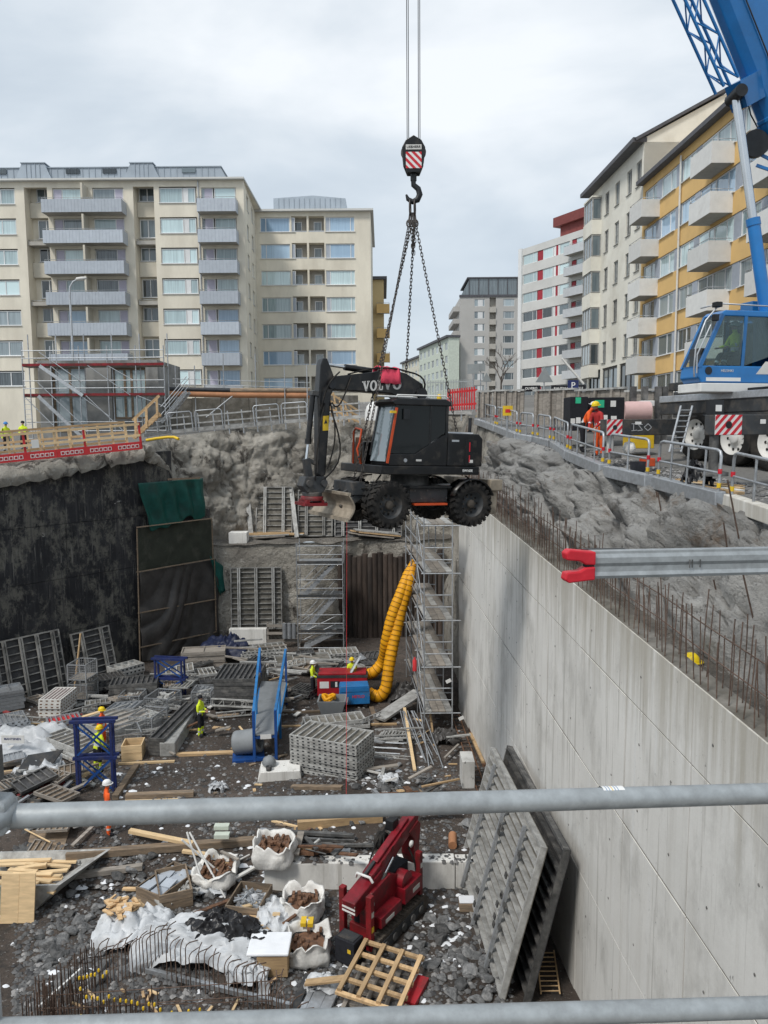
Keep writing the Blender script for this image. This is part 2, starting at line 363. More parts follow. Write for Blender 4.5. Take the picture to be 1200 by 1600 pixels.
t, b, nz, ramp, mix, bump, fin = nodes_of('rock_grey')
c = ramp(nz(.33, d=8, r=.6), (.33, (.25, .245, .235)), (.52, (.40, .395, .38)), (.68, (.52, .515, .495)))
c = mix(bw(ramp, nz(.55, (1, 1, .8), 9, .68, .8, (7, 3, 1)), .61, .69), c, (.13, .122, .112))
c = mix(bw(ramp, nz(.8, (1, .5, 1), 8, .7, .3, (2, 8, 5)), .58, .68), c, (.20, .15, .11))
c = mix(bw(ramp, nz(6, d=8, r=.75, loc=(3, 3, 3)), .56, .66), c, (.19, .185, .175))
fin(c); bump(nz(2.2, d=10, r=.7), 1.0, .35)

t, b, nz, ramp, mix, bump, fin = nodes_of('gravel')
c = ramp(nz(.3, d=7), (.34, (.095, .086, .075)), (.5, (.155, .142, .125)), (.68, (.23, .215, .19)))
c = mix(bw(ramp, nz(7, d=6, r=.7), .5, .64), c, (.075, .07, .064))
c = mix(bw(ramp, nz(16, d=3, r=.6, loc=(2, 2, 2)), .62, .70), c, (.33, .32, .31))
c = mix(bw(ramp, nz(1.6, d=9, r=.75, loc=(6, 1, 2)), .69, .73), c, (.66, .68, .7))
fin(c); bump(nz(12, d=8, r=.7), .9, .08)

t, b, nz, ramp, mix, bump, fin = nodes_of('floor_mud')
c = ramp(nz(.22, d=7, r=.6), (.34, (.042, .034, .029)), (.5, (.09, .073, .062)), (.68, (.16, .132, .114)))
c = mix(bw(ramp, nz(3.2, d=8, r=.72, loc=(3, 1, 7)), .5, .64), c, (.055, .051, .047))
c = mix(bw(ramp, nz(13, d=3, r=.6), .62, .71), c, (.27, .26, .25))
c = mix(bw(ramp, nz(1.1, d=10, r=.78, loc=(1, 4, 9)), .665, .70), c, (.62, .64, .67))   # thin patches of old snow
fin(c); bump(nz(6.5, d=9, r=.72), 1.0, .12)

t, b, nz, ramp, mix, bump, fin = nodes_of('asphalt')
c = ramp(nz(.2, d=7), (.34, (.13, .128, .122)), (.68, (.215, .21, .20)))
c = mix(bw(ramp, nz(9, d=5), .55, .7), c, (.1, .098, .094))
fin(c); bump(nz(20, d=4), .4, .02)

def glass(name, lo, hi, rough=.06):  # sky reflection put into the base colour, mixed with blind and curtain tones
    m = bpy.data.materials.new(name); m.use_nodes = True; MAT[name] = m; t = m.node_tree; b = t.nodes['Principled BSDF']
    oi = t.nodes.new('ShaderNodeObjectInfo'); r = t.nodes.new('ShaderNodeValToRGB'); e = r.color_ramp.elements
    e[0].position, e[0].color = .12, lo + (1,); e[1].position, e[1].color = .75, hi + (1,)
    tcn = t.nodes.new('ShaderNodeTexCoord'); wv = t.nodes.new('ShaderNodeTexNoise'); wv.inputs['Scale'].default_value = 1; mpn = t.nodes.new('ShaderNodeMapping'); mpn.inputs['Scale'].default_value = (9, 1, .35)
    ad = t.nodes.new('ShaderNodeVectorMath'); ad.operation = 'ADD'; cb = t.nodes.new('ShaderNodeCombineXYZ'); mu = t.nodes.new('ShaderNodeMath'); mu.operation = 'MULTIPLY'; mu.inputs[1].default_value = 53
    t.links.new(oi.outputs['Random'], mu.inputs[0]); t.links.new(mu.outputs[0], cb.inputs[1])
    t.links.new(tcn.outputs['Object'], mpn.inputs[0]); t.links.new(mpn.outputs[0], ad.inputs[0]); t.links.new(cb.outputs[0], ad.inputs[1]); t.links.new(ad.outputs[0], wv.inputs[0])
    ma = t.nodes.new('ShaderNodeMath'); ma.operation = 'MULTIPLY_ADD'; ma.inputs[1].default_value = .55; t.links.new(wv.outputs[0], ma.inputs[0])
    mb_ = t.nodes.new('ShaderNodeMath'); mb_.operation = 'MULTIPLY_ADD'; mb_.inputs[1].default_value = .75; mb_.inputs[2].default_value = -.15; t.links.new(oi.outputs['Random'], mb_.inputs[0]); t.links.new(mb_.outputs[0], ma.inputs[2])
    t.links.new(ma.outputs[0], r.inputs[0]); t.links.new(r.outputs[0], b.inputs['Base Color'])
    b.inputs['Roughness'].default_value = rough; b.inputs['Specular IOR Level'].default_value = .9; b.inputs['Coat Weight'].default_value = .35; b.inputs['Coat Roughness'].default_value = .03
glass('pane_cyan', (.20, .27, .29), (.64, .80, .82))
glass('pane_grey', (.06, .075, .085), (.36, .43, .46))
glass('pane_dark', (.02, .026, .03), (.15, .19, .21))
glass('pane_blue', (.22, .34, .48), (.45, .62, .78))
m = bpy.data.materials.new('cab_glass'); m.use_nodes = True; MAT['cab_glass'] = m; b = m.node_tree.nodes['Principled BSDF']
b.inputs['Base Color'].default_value = (.006, .009, .01, 1); b.inputs['Roughness'].default_value = .08; b.inputs['Specular IOR Level'].default_value = .3
m = bpy.data.materials.new('clear_glass'); m.use_nodes = True; MAT['clear_glass'] = m; tn = m.node_tree; b = tn.nodes['Principled BSDF']; tn.nodes.remove(b)
ts = tn.nodes.new('ShaderNodeBsdfTransparent'); ts.inputs[0].default_value = (.62, .72, .72, 1); gs = tn.nodes.new('ShaderNodeBsdfGlossy'); gs.inputs['Roughness'].default_value = .04
fr = tn.nodes.new('ShaderNodeFresnel'); ms = tn.nodes.new('ShaderNodeMixShader'); tn.links.new(fr.outputs[0], ms.inputs[0]); tn.links.new(ts.outputs[0], ms.inputs[1]); tn.links.new(gs.outputs[0], ms.inputs[2])
tn.links.new(ms.outputs[0], tn.nodes['Material Output'].inputs[0])

# ================================================================ levels and outlines
def zs(x, y):                                   # the street climbs away from the camera and falls to the left
    z = 10.9 + .08 * (min(y, 75) - 17) + .038 * (min(max(y, 75), 220) - 75)
    return z + .07 * max(min(x, 0), -60) + .03 * min(max(x, 0), 40)
def stp(px, py):                                # photo point on the street
    d = ray(px, py); lo, hi = 3.0, 400.0
    for _ in range(60):
        m_ = (lo + hi) / 2; p = d * (m_ / d.y) + Vector((0, 0, CAMZ))
        if p.z > zs(p.x, p.y): lo = m_
        else: hi = m_
    return p
def Xw(y): return 5.70 - .0695 * y               # face of the new concrete wall
def Zw(y): return 9.47 + .065 * (y - 25.1)
STEP, ZF = 21.3, -.8                             # the floor steps down in front
EDGE = [(13, 1.5), (10.2, 9), (7.75, 17), (6.7, 22), (6.1, 25.4), (5.5, 31.5), (5.1, 41), (5.3, 49.5), (0, 51), (-5.2, 50.7), (-10, 49), (-13.2, 46), (-12.9, 41.2), (-18.6, 36.6), (-31, 27.5), (-36, 12), (-36, 1.5)]
def inside(x, y, P=EDGE):
    c = False; j = len(P) - 1
    for i in range(len(P)):
        (a, b_), (d, e_) = P[i], P[j]
        if (b_ > y) != (e_ > y) and x < (d - a) * (y - b_) / (e_ - b_) + a: c = not c
        j = i
    return c
def resample(P, n):
    P = [Vector(p) for p in P]; ds = [0]
    for a, b_ in zip(P, P[1:]): ds.append(ds[-1] + (b_ - a).length)
    out = []
    for i in range(n):
        s = ds[-1] * i / (n - 1); k = 0
        while k < len(P) - 2 and ds[k + 1] < s: k += 1
        out.append(P[k].lerp(P[k + 1], (s - ds[k]) / max(ds[k + 1] - ds[k], 1e-6)))
    return out
# street sheet with the pit cut out
pts = [Vector(p) for p in EDGE]; ed = [(i, (i + 1) % len(EDGE)) for i in range(len(EDGE))]
gx = [-1500, -400, -150, -90, -60] + [i * 4 - 48 for i in range(25)] + [60, 90, 150, 400, 1500]
gy = [-300, -60, -20, -8] + [i * 4 for i in range(21)] + [90, 110, 150, 220, 300, 500, 2500]
for x in gx:
    for y in gy:
        if not inside(x + .01, y + .013): pts.append(Vector((x, y)))
r = delaunay_2d_cdt(pts, ed, [], 0, 1e-4)
fs = []
for f in r[2]:
    c = sum((r[0][i] for i in f), Vector((0, 0))) / len(f)
    if not inside(c.x, c.y): fs.append(f)
mb = MB(); mb.add([(p.x, p.y, zs(p.x, p.y)) for p in r[0]], fs); street = struct(mb.build('street', 'asphalt'))

def sheet(name, P, Q, nu, nv, mname, amp, fr=.35, seed=0, power=1.0, rid=.5, edge=.12, prof=None):
    """rough surface between two lines (top P, foot Q), bulging along its normal"""
    P = resample(P, nu); Q = resample(Q, nu); vs = []
    for j in range(nv):
        v = j / (nv - 1); vv = prof(v) if prof else v
        for i in range(nu):
            p = P[i].lerp(Q[i], v)
            if prof: p = Vector((P[i].x + (Q[i].x - P[i].x) * vv, P[i].y + (Q[i].y - P[i].y) * vv, p.z))
            n_ = (Q[i] - P[i]).cross(P[min(i + 1, nu - 1)] - P[max(i - 1, 0)]).normalized()
            k = min(1, v / edge, (1 - v) / edge) if edge else 1
            q = p * fr + Vector((seed, seed * .7, seed * 1.3))
            f_ = noise.noise(q); a = .55 - 1.5 * (abs(f_) + .5 * abs(noise.noise(q * 2.1 + Vector((9, 4, 1)))) * (.4 + abs(f_)) + .22 * abs(noise.noise(q * 4.7)) + .1 * abs(noise.noise(q * 9.3)))
            vd, vp = noise.voronoi(q * 2.3); a = a * .75 - .22 * noise.noise(vp[0] * 5.3) + .25 * max(0, .14 - (vd[1] - vd[0])) / .14
            d_ = n_ * (a - .4) * amp * (k * .94 + .06)
            vs.append(p + d_ + Vector((0, 0, 0)))
    mb = MB(); mb.smooth = True
    mb.add(vs, [(j * nu + i, j * nu + i + 1, (j + 1) * nu + i + 1, (j + 1) * nu + i) for j in range(nv - 1) for i in range(nu - 1)])
    return struct(mb.build(name, mname))
def E(i, dz=0): return (EDGE[i][0], EDGE[i][1], zs(*EDGE[i]) + dz)
# right-hand bank between the street and the new wall
ys = [2, 9, 14, 17, 22, 25.4, 29, 31.5, 33.5]
foot = [(Xw(y) + 1.05, y, Zw(y) - .25) for y in ys]
top = []
for y in ys:
    for (x0, y0), (x1, y1) in zip(EDGE, EDGE[1:8]):
        if y0 <= y <= y1: top.append((x0 + (x1 - x0) * (y - y0) / (y1 - y0), y, 0)); break
top = [(x + .06, y, zs(x, y) + .03) for x, y, _ in top]
sheet('rock_bank', top, foot, 220, 60, 'rock_grey', 1.15, .66, 3, edge=.18, prof=lambda v: v ** .55)
mb = MB(); mb.smooth = True; vs = []
for i in range(60):
    y = 2 + 31.6 * i / 59
    for k in range(4): vs.append((Xw(y) + .45 + .75 * k / 3, y, Zw(y) - .22 + .1 * noise.noise(Vector((k * .6, y * 1.1, 2)))))
mb.add(vs, [(i * 4 + k, i * 4 + k + 1, i * 4 + k + 5, i * 4 + k + 4) for i in range(59) for k in range(3)])
struct(mb.build('ledge', 'gravel'))
# right-hand rock behind the end of the wall
sheet('rock_side', [(5.55, 31.0, zs(5.5, 31)), E(6, .02), E(7, .02), (5.3, 52, zs(5, 52))], [(3.9, 32.4, -.1), (3.6, 40, -.1), (3.6, 50.5, -.1)], 90, 50, 'shotcrete', .35, .4, 8)
# upper rock face at the back, the bench and the lower face
sheet('rock_face', [(7, 49.3, zs(7, 49)), E(8, .02), E(8, .02), E(9, .02), E(10, .02), E(11, .02)], [(6.5, 48.4, 5.9), (0, 49.4, 5.9), (-5, 49.3, 5.9), (-9.2, 47.9, 5.9), (-11.9, 44.6, 5.9)], 190, 60, 'shotcrete', .7, .5, 12)
mb = MB(); mb.smooth = True; vs = []; nb = 60
bf = resample([(5.5, 47.6, 0), (1.6, 46.6, 0), (-1.6, 47.2, 0), (-3.2, 46.0, 0), (-10.3, 45.6, 0), (-11.4, 44.2, 0)], nb)
bb = resample([(6, 49.6, 0), (0, 50, 0), (-5, 49.9, 0), (-9.2, 48.5, 0), (-12.4, 44.8, 0)], nb)
for k in range(8):
    for i in range(nb):
        p = bf[i].lerp(bb[i], k / 7); vs.append((p.x, p.y, 6.0 + .22 * noise.noise(p * .8) - (.1 if k == 0 else 0)))
mb.add(vs, [(k * nb + i, k * nb + i + 1, (k + 1) * nb + i + 1, (k + 1) * nb + i) for k in range(7) for i in range(nb - 1)])
struct(mb.build('bench', 'gravel'))
lowb = [(p.x, p.y + .12, 5.95) for p in bf]
sheet('lower_rock', lowb, [(p[0], p[1] + .05, -.2) for p in lowb], 110, 40, 'shotcrete', .16, .5, 5)
# rock shoulder over the black wall
sheet('rock_shoulder', [E(11, .03), (-13.0, 43.5, zs(-13, 43.5) + .03), E(12, .03), (-14.6, 39.9, zs(-14.6, 39.9) + .03)], [(-10.6, 45.6, 5.8), (-11.5, 44.2, 7.8), (-12.0, 43.4, 10.4), (-13.2, 41.9, 11.3), (-14.4, 40.6, 11.2)], 90, 50, 'shotcrete', .4, .5, 21)
# pit floor with the step in front
def floor_mesh(name, x0, x1, y0, y1, z, nx, ny, amp, heap=None):
    vs = []
    for j in range(ny):
        for i in range(nx):
            x = x0 + (x1 - x0) * i / (nx - 1); y = y0 + (y1 - y0) * j / (ny - 1)
            q = Vector((x, y, 0)); a = noise.fractal(q * .7, 1, 2.1, 5) * amp + (heap(x, y) if heap else 0)
            vs.append((x, y, z + a))
    mb = MB(); mb.smooth = True
    mb.add(vs, [(j * nx + i, j * nx + i + 1, (j + 1) * nx + i + 1, (j + 1) * nx + i) for j in range(ny - 1) for i in range(nx - 1)])
    return struct(mb.build(name, 'floor_mud'))
def g(x, y, cx, cy, r_, h): return h * math.exp(-((x - cx) ** 2 + (y - cy) ** 2) / r_ ** 2)
def heapA(x, y): return g(x, y, -1.2, 25.2, 1.6, .3) + g(x, y, -9.5, 22.5, 2, .12) + ZF * min(1, max(0, (STEP + 1.7 - y) / 1.7)) ** 1.3 * min(1, max(0, (-3.3 - x) * 2))
def heapB(x, y): return g(x, y, -5.6, 18.2, 2.0, .30) + g(x, y, 1.9, 17.2, 1.1, .35) + g(x, y, -7.5, 15.5, 1.5, .25)
def hA(x, y): return noise.fractal(Vector((x, y, 0)) * .7, 1, 2.1, 5) * .07 + heapA(x, y)
def hB(x, y): return ZF + noise.fractal(Vector((x, y, 0)) * .7, 1, 2.1, 5) * .09 + heapB(x, y)
def gz(x, y): return hA(x, y) if y > STEP else hB(x, y)
floor_mesh('pit_floor', -36, 6, STEP, 50, 0, 210, 150, .07, heapA)
floor_mesh('lower_floor', -36, 6.5, 2, STEP + .3, ZF, 210, 110, .09, heapB)
# closing faces left and below the camera
mb = MB(); P = [(-31, 27.5), (-36, 12), (-36, 1.5), (13, 1.5)]
for (x0, y0), (x1, y1) in zip(P, P[1:]): mb.quad((x0, y0, -1), (x1, y1, -1), (x1, y1, zs(x1, y1)), (x0, y0, zs(x0, y0)))
struct(mb.build('pit_side', 'shotcrete'))
# the low concrete step wall
t0 = thing('step_wall', 'low grey concrete step wall behind the red crawler crane', 'wall', (-3.6, STEP, 0))
for i, (x0, x1) in enumerate([(-3.6, -.4), (-.38, 2.0), (2.02, 4.15)]):
    MB().b2((x0, STEP - .02 * (i % 2), ZF - .2), (x1, STEP + .45, .02 + .03 * (i % 2))).build('wall_section', 'wall_concrete', t0, world=True, bevel=.02)

# ================================================================ new concrete wall
cw = thing('concrete_wall', 'tall pale grey cast concrete wall along the right side of the pit', 'wall', (Xw(20), 20, 0))
mb = MB()
vs = []
for y in (2.0, 34.0):
    zb = ZF - .3
    vs += [(Xw(y) + .02, y, zb), (Xw(y) + .45, y, zb), (Xw(y) + .45, y, Zw(y) - .02), (Xw(y) + .02, y, Zw(y) - .02)]
mb.add(vs, [(0, 3, 2, 1), (4, 5, 6, 7), (0, 1, 5, 4), (1, 2, 6, 5), (2, 3, 7, 6), (3, 0, 4, 7)])
mb.build('core', 'form_sheet', cw, world=True)
th = MB().lathe([(.026, 0), (.022, .008)], 8, M=Matrix.Rotation(-PI / 2, 3, 'Y')).mesh('tie_hole', 'formwork')
for i in range(13):
    for zo in (.7, 2.0, 3.3, 4.7, 6.0, 7.4):
        for k in (.25, .75): y = 6.4 + 2.7 * (i - 1) + 2.7 * k; (put('tie_hole', th, cw, Vector((Xw(y) - .003, y, Zw(y) - zo)) - cw.location) if y < 33 and rnd.random() < .6 else None)
yj = [2.0, 3.7, 6.4, 9.1, 11.8, 14.5, 17.2, 19.9, 22.6, 25.3, 28.0, 30.7, 34.0]
for y0, y1 in zip(yj, yj[1:]):
    for a_, b_ in ((0, -1.35), (-1.35, -3.95), (-3.95, -6.65), (-6.65, None)):
        o_ = rnd.uniform(-.004, .006); vs = []
        for y in (y0 + .011, y1 - .011):
            zb = ZF - .3 if b_ is None else Zw(y) + b_ + (.045 if b_ == -3.95 else .024); zt = Zw(y) + a_ - .008
            vs += [(Xw(y) - o_, y, zb), (Xw(y) + .03, y, zb), (Xw(y) + .03, y, zt), (Xw(y) - o_, y, zt)]
        MB().add(vs, [(0, 3, 2, 1), (4, 5, 6, 7), (0, 1, 5, 4), (1, 2, 6, 5), (2, 3, 7, 6), (3, 0, 4, 7)]).build('panel', 'wall_concrete', cw, world=True)
rb = MB().path([(0, 0, -.1), (.004, .006, .5), (-.003, .01, 1.0), (0, 0, 1.5)], .010, 5).mesh('starter_bar', 'rebar')
y = 7.5
while y < 33.9:
    for k, dx in enumerate((.1, .36)):
        yy = y + rnd.uniform(-.04, .04) + k * .1
        put('starter_bar', rb, cw, Vector((Xw(yy) + dx + rnd.uniform(-.03, .03), yy, Zw(yy))) - cw.location, (rnd.uniform(-.05, .05), rnd.uniform(-.05, .05), rnd.uniform(0, 6)), (1, 1, rnd.uniform(.5, .92)))
    y += .25
for zo in (.35, .8):
    MB().path([(Xw(y_) + .36, y_, Zw(y_) + zo + .02 * math.sin(y_)) for y_ in range(8, 34, 2)], .011, 5).build('tie_bar', 'rebar', cw, world=True)
# the wall continues as bars on the far slope
mesh_bars = thing('rebar_mesh', 'rusty reinforcing bars standing against the rock behind the excavator', 'rebar', (4.4, 36, 8))
for i in range(26):
    y_ = 34.3 + i * .38
    put('bar', rb, mesh_bars, Vector((4.05 + .012 * i + rnd.uniform(-.05, .05), y_, 8.2 + .06 * i)) - mesh_bars.location, (rnd.uniform(-.04, .04), R(6), 0), (1, 1, 2.2))

# ================================================================ black stained wall on the left
LW = [Vector((-31, 25.2, 0)), Vector((-18.4, 35.3, 0)), Vector((-13.6, 41.3, 0)), Vector((-10.4, 45.6, 0))]
lw = thing('stained_wall', 'black stained old concrete wall along the left side of the pit', 'wall', LW[1])
def LWtop(p): return 10.55 + .22 * max(p.x + 18.4, -4) * .9
for i, (a, b_) in enumerate(zip(LW, LW[1:])):
    n = max(1, round((b_ - a).length / 4.3)); d_ = (b_ - a).normalized(); nrm = Vector((d_.y, -d_.x, 0))
    for k in range(n):
        p, q = a.lerp(b_, k / n) + d_ * .008, a.lerp(b_, (k + 1) / n) - d_ * .008
        for z0, z1 in ((-.3, 2.6), (2.62, 5.35), (5.37, 8.1), (8.12, None)):
            if i == 2 and z1 is None: q = a.lerp(b_, .5)
            o_ = rnd.uniform(0, .03)
            zt = [z1, z1] if z1 else [min(LWtop(p), 11.6), min(LWtop(q), 11.6)]
            vs = []
            for pp, zz in ((p, zt[0]), (q, zt[1])):
                f_ = pp + nrm * o_; bk = pp - nrm * .6
                vs += [(f_.x, f_.y, z0), (bk.x, bk.y, z0), (bk.x, bk.y, zz), (f_.x, f_.y, zz)]
            MB().add(vs, [(0, 3, 2, 1), (4, 5, 6, 7), (0, 1, 5, 4), (1, 2, 6, 5), (2, 3, 7, 6), (3, 0, 4, 7)]).build('panel', 'wall_black', lw, world=True)
# broken concrete lip along its top
mb = MB(); P = resample([(-31, 26.0, 0), (-18.3, 36.0, 0), (-13.3, 41.5, 0)], 90); vs = []
for i, p in enumerate(P):
    zt = min(LWtop(p), 11.6); ze = zs(p.x - .5, p.y + .5)
    for k, (ox, dz) in enumerate(((.62, -.45), (.72, -.1), (.5, .25), (.15, .42), (-.5, None), (-1.0, None))):
        a = noise.fractal(Vector((p.x * 2.2, p.y * 2.2, k * 1.7)), .8, 2.2, 4)
        z = zt + dz + .22 * a if dz is not None else max(ze + .05, zt + .3) + .06 * a
        n_ = Vector((.77, -.64, 0)); vs.append(p + n_ * (ox + .2 * a) + Vector((0, 0, z)))
mb.smooth = True; mb.add(vs, [(i * 6 + k, i * 6 + k + 1, i * 6 + k + 7, i * 6 + k + 6) for i in range(89) for k in range(5)])
struct(mb.build('broken_lip', 'shotcrete'))

# ================================================================ apartment blocks
def wall_face(mb, x0, x1, z0, z1, ops, y=0.0, dep=.22):
    xs = sorted({x0, x1} | {round(v, 4) for o in ops for v in (o[0], o[1])}); zv = sorted({z0, z1} | {round(v, 4) for o in ops for v in (o[2], o[3])})
    def hole(a, b_): return any(o[0] < a < o[1] and o[2] < b_ < o[3] for o in ops)
    for i in range(len(xs) - 1):
        run = None
        for j in range(len(zv)):
            solid = j < len(zv) - 1 and not hole((xs[i] + xs[i + 1]) / 2, (zv[j] + zv[j + 1]) / 2)
            if solid and run is None: run = zv[j]
            if not solid and run is not None:
                mb.quad((xs[i], y, run), (xs[i + 1], y, run), (xs[i + 1], y, zv[j]), (xs[i], y, zv[j])); run = None
    for a, b_, c_, d_ in [o[:4] for o in ops]:
        mb.quad((a, y, c_), (b_, y, c_), (b_, y + dep, c_), (a, y + dep, c_)); mb.quad((a, y, d_), (a, y + dep, d_), (b_, y + dep, d_), (b_, y, d_))
        mb.quad((a, y, c_), (a, y + dep, c_), (a, y + dep, d_), (a, y, d_)); mb.quad((b_, y, c_), (b_, y, d_), (b_, y + dep, d_), (b_, y + dep, c_))
WIN = {}
def win(parent, x, z, w_, h, bars=(), pane='pane_cyan', y=.12, frame='white_frame', panels=(), sill=True, fw=.07):
    """window: frame (> pane); bars = mullion positions 0..1, panels = (a, b, material) solid leaves"""
    key = (round(w_, 2), round(h, 2), tuple(bars), pane, frame, tuple(panels), sill)
    if key not in WIN:
        f = MB()
        f.b2((0, -.03, 0), (fw, .06, h)); f.b2((w_ - fw, -.03, 0), (w_, .06, h)); f.b2((fw, -.03, h - fw), (w_ - fw, .06, h)); f.b2((fw, -.03, 0), (w_ - fw, .06, fw))
        for q in bars: f.b2((w_ * q - fw * .55, -.025, fw), (w_ * q + fw * .55, .055, h - fw))
        mats = [frame]
        if sill: f.b2((-.06, -.22, -.05), (w_ + .06, .05, -.002))
        for i, (a, b_, mt) in enumerate(panels): mats.append(mt); f.mi = i + 1; f.b2((w_ * a + .02, -.02, fw + .01), (w_ * b_ - .02, .03, h - fw - .01))
        g_ = MB(); ed = [p_ for p_ in [0] + list(bars) + [1]]
        g_.b2((fw * .5, .02, fw * .5), (w_ - fw * .5, .045, h - fw * .5))
        WIN[key] = (f.mesh('window', mats), g_.mesh('pane', pane))
    a, b_ = WIN[key]
    o = put('window', a, parent, (x, y, z)); put('pane', b_, o)
    return o
BALC = {}
def balcony(parent, x, z, w_, d_=1.3, h=.95, m='balcony_metal', y=0, rail='galv', ribs=0):
    key = (round(w_, 2), d_, h, m, ribs)
    if key not in BALC:
        s_ = MB(); s_.b2((.036, -d_, -.16), (w_ - .036, 0, 0))
        p_ = MB(); p_.b2((0, -d_ - .03, -.2), (w_, -d_ - .001, h)); p_.b2((0, -d_ - .001, -.2), (.035, 0, h)); p_.b2((w_ - .035, -d_ - .001, -.2), (w_, 0, h))
        if ribs:
            k = int(w_ / ribs)
            for i in range(1, k): p_.b2((w_ * i / k - .012, -d_ - .045, -.2), (w_ * i / k + .012, -d_ - .029, h - .02))
        r_ = MB(); r_.path([(.03, 0, h + .13), (.03, -d_, h + .13), (w_ - .03, -d_, h + .13), (w_ - .03, 0, h + .13)], .022, 5)
        for i in range(4): q = .06 + (w_ - .12) * i / 3; r_.tube((q, -d_ - .01, h - .1), (q, -d_, h + .13), .014, 5)
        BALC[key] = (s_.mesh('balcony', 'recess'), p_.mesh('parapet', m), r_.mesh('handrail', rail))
    a, b_, c_ = BALC[key]
    o = put('balcony', a, parent, (x, y, z)); put('parapet', b_, o); put('handrail', c_, o)
    return o

# ---- beige block on the left (frontal)
YA = 74.0
pa = at(0, 430, Y=YA); sA = (at(100, 430, Y=YA).x - pa.x) / 100            # metres per photo pixel on this facade
zA = lambda py: at(190, py, Y=YA).z
xA = lambda px: (px - 0) * sA
A = thing('apartment_block', 'beige seven storey apartment block with long grey balconies, left of the crane hook', 'building', (pa.x, YA, zA(660)), 0)
z0 = A.location.z
def ZA(py): return zA(py) - z0
H = ZA(283); st = ZA(312 - 47.3) - ZA(312)
rowb = [ZA(334 + 47.3 * k) for k in range(7)]                                # balcony slab levels, top down
mb = MB(); ops = []
sillz = [rowb[k] + .95 for k in range(7)]
ops += [(xA(-30), xA(30), s_ - .05, s_ + 1.45) for s_ in sillz]
ops += [(xA(253), xA(311), s_ - .05, s_ + 1.45) for s_ in sillz]
ops += [(a, b_, -3.0, H - .5) for a, b_ in ((xA(44.5), xA(80)), (xA(213), xA(245)))]
ops += [(xA(88), xA(135), s_ + .05, s_ + 2.35) for s_ in rowb] + [(xA(150), xA(198), s_ + .05, s_ + 2.35) for s_ in rowb]
ops += [(xA(318), xA(372), s_ + .05, s_ + 2.3) for s_ in rowb]
wall_face(mb, xA(-60), xA(384), -3, H, ops, 0, .3)
# body behind
for a, b_ in ((xA(44.5), xA(80)), (xA(213), xA(245))):
    mb.quad((a, 1.5, -3), (b_, 1.5, -3), (b_, 1.5, H), (a, 1.5, H)); mb.quad((a, .3, -3), (a, 1.5, -3), (a, 1.5, H), (a, .3, H)); mb.quad((b_, .3, -3), (b_, .3, H), (b_, 1.5, H), (b_, 1.5, -3))
mb.quad((xA(-60), 0, H), (xA(384), 0, H), (xA(384), 14, H), (xA(-60), 14, H)); mb.quad((xA(-60), 14, -3), (xA(-60), 14, H), (xA(384), 14, H), (xA(384), 14, -3))
mb.quad((xA(-60), 0, -3), (xA(-60), 0, H), (xA(-60), 14, H), (xA(-60), 14, -3))
mb.build('wall', 'stucco', A)
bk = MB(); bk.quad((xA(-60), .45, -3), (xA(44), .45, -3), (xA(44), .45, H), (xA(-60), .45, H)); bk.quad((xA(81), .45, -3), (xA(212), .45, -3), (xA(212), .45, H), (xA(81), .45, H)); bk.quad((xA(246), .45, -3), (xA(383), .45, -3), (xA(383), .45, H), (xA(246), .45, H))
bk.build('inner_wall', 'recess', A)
rs = random.Random(3)
for k in range(7):
    s_ = sillz[k]; top_ = k < 7
    win(A, xA(-28), s_, xA(58) - .05, 1.35, (.18, .62), ['pane_cyan', 'pane_grey'][k > 3])
    win(A, xA(253) + .02, s_, xA(36), 1.35, (), 'pane_cyan'); win(A, xA(290), s_, xA(19), 1.35, (.38,), 'pane_cyan', panels=((0, .38, 'white_frame'),))
    for a, i in ((88, 0), (150, 1)):
        x_, w__ = xA(a), xA(47)
        pn = rs.choice(('pane_cyan', 'pane_cyan', 'pane_blue' if k > 3 else 'pane_grey'))
        if i == 0: win(A, x_, rowb[k] + .06, w__, 2.25, (.3,), pn, y=.2, panels=((.0, .28, 'lilac'),), sill=False)
        else: win(A, x_, rowb[k] + .06, w__, 2.25, (.72,), pn, y=.2, panels=((.72, .98, 'lilac'),), sill=False)
    win(A, xA(318), rowb[k] + .06, xA(18), 2.25, (), 'pane_grey', y=.2, panels=((.25, .98, 'lilac'),), sill=False)
    win(A, xA(338), rowb[k] + .06, xA(33), 2.25, (), 'pane_blue' if k > 3 else 'pane_cyan', y=.2, sill=False)
    if k < 6:
        balcony(A, xA(80), rowb[k], xA(122), 1.4, .95, ribs=.3); balcony(A, xA(316), rowb[k], xA(59), 1.3, .95, ribs=.3)
        MB().b2((xA(140), -1.35, rowb[k] + .01), (xA(143), 0, rowb[k] + 2.4)).build('divider', 'stucco_plain', A)
    else: MB().b2((xA(316), -.2, rowb[k] - .1), (xA(375), -.001, rowb[k] + .9)).build('parapet', 'balcony_grey', A)
    for a in (54, 215):
        win(A, xA(a), s_ + (.5 if k % 2 == 0 else -.1), xA(26), 1.25 if k % 2 == 0 else 1.7, (.5,), 'pane_dark', y=1.4)
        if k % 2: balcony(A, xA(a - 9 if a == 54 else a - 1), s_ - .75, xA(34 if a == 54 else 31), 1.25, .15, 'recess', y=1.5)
        else: MB().b2((xA(45 if a == 54 else 213.5), 1.0, s_ - 1.0), (xA(79.5 if a == 54 else 244.5), 1.49, s_ + .35)).build('spandrel', 'stucco_plain', A)
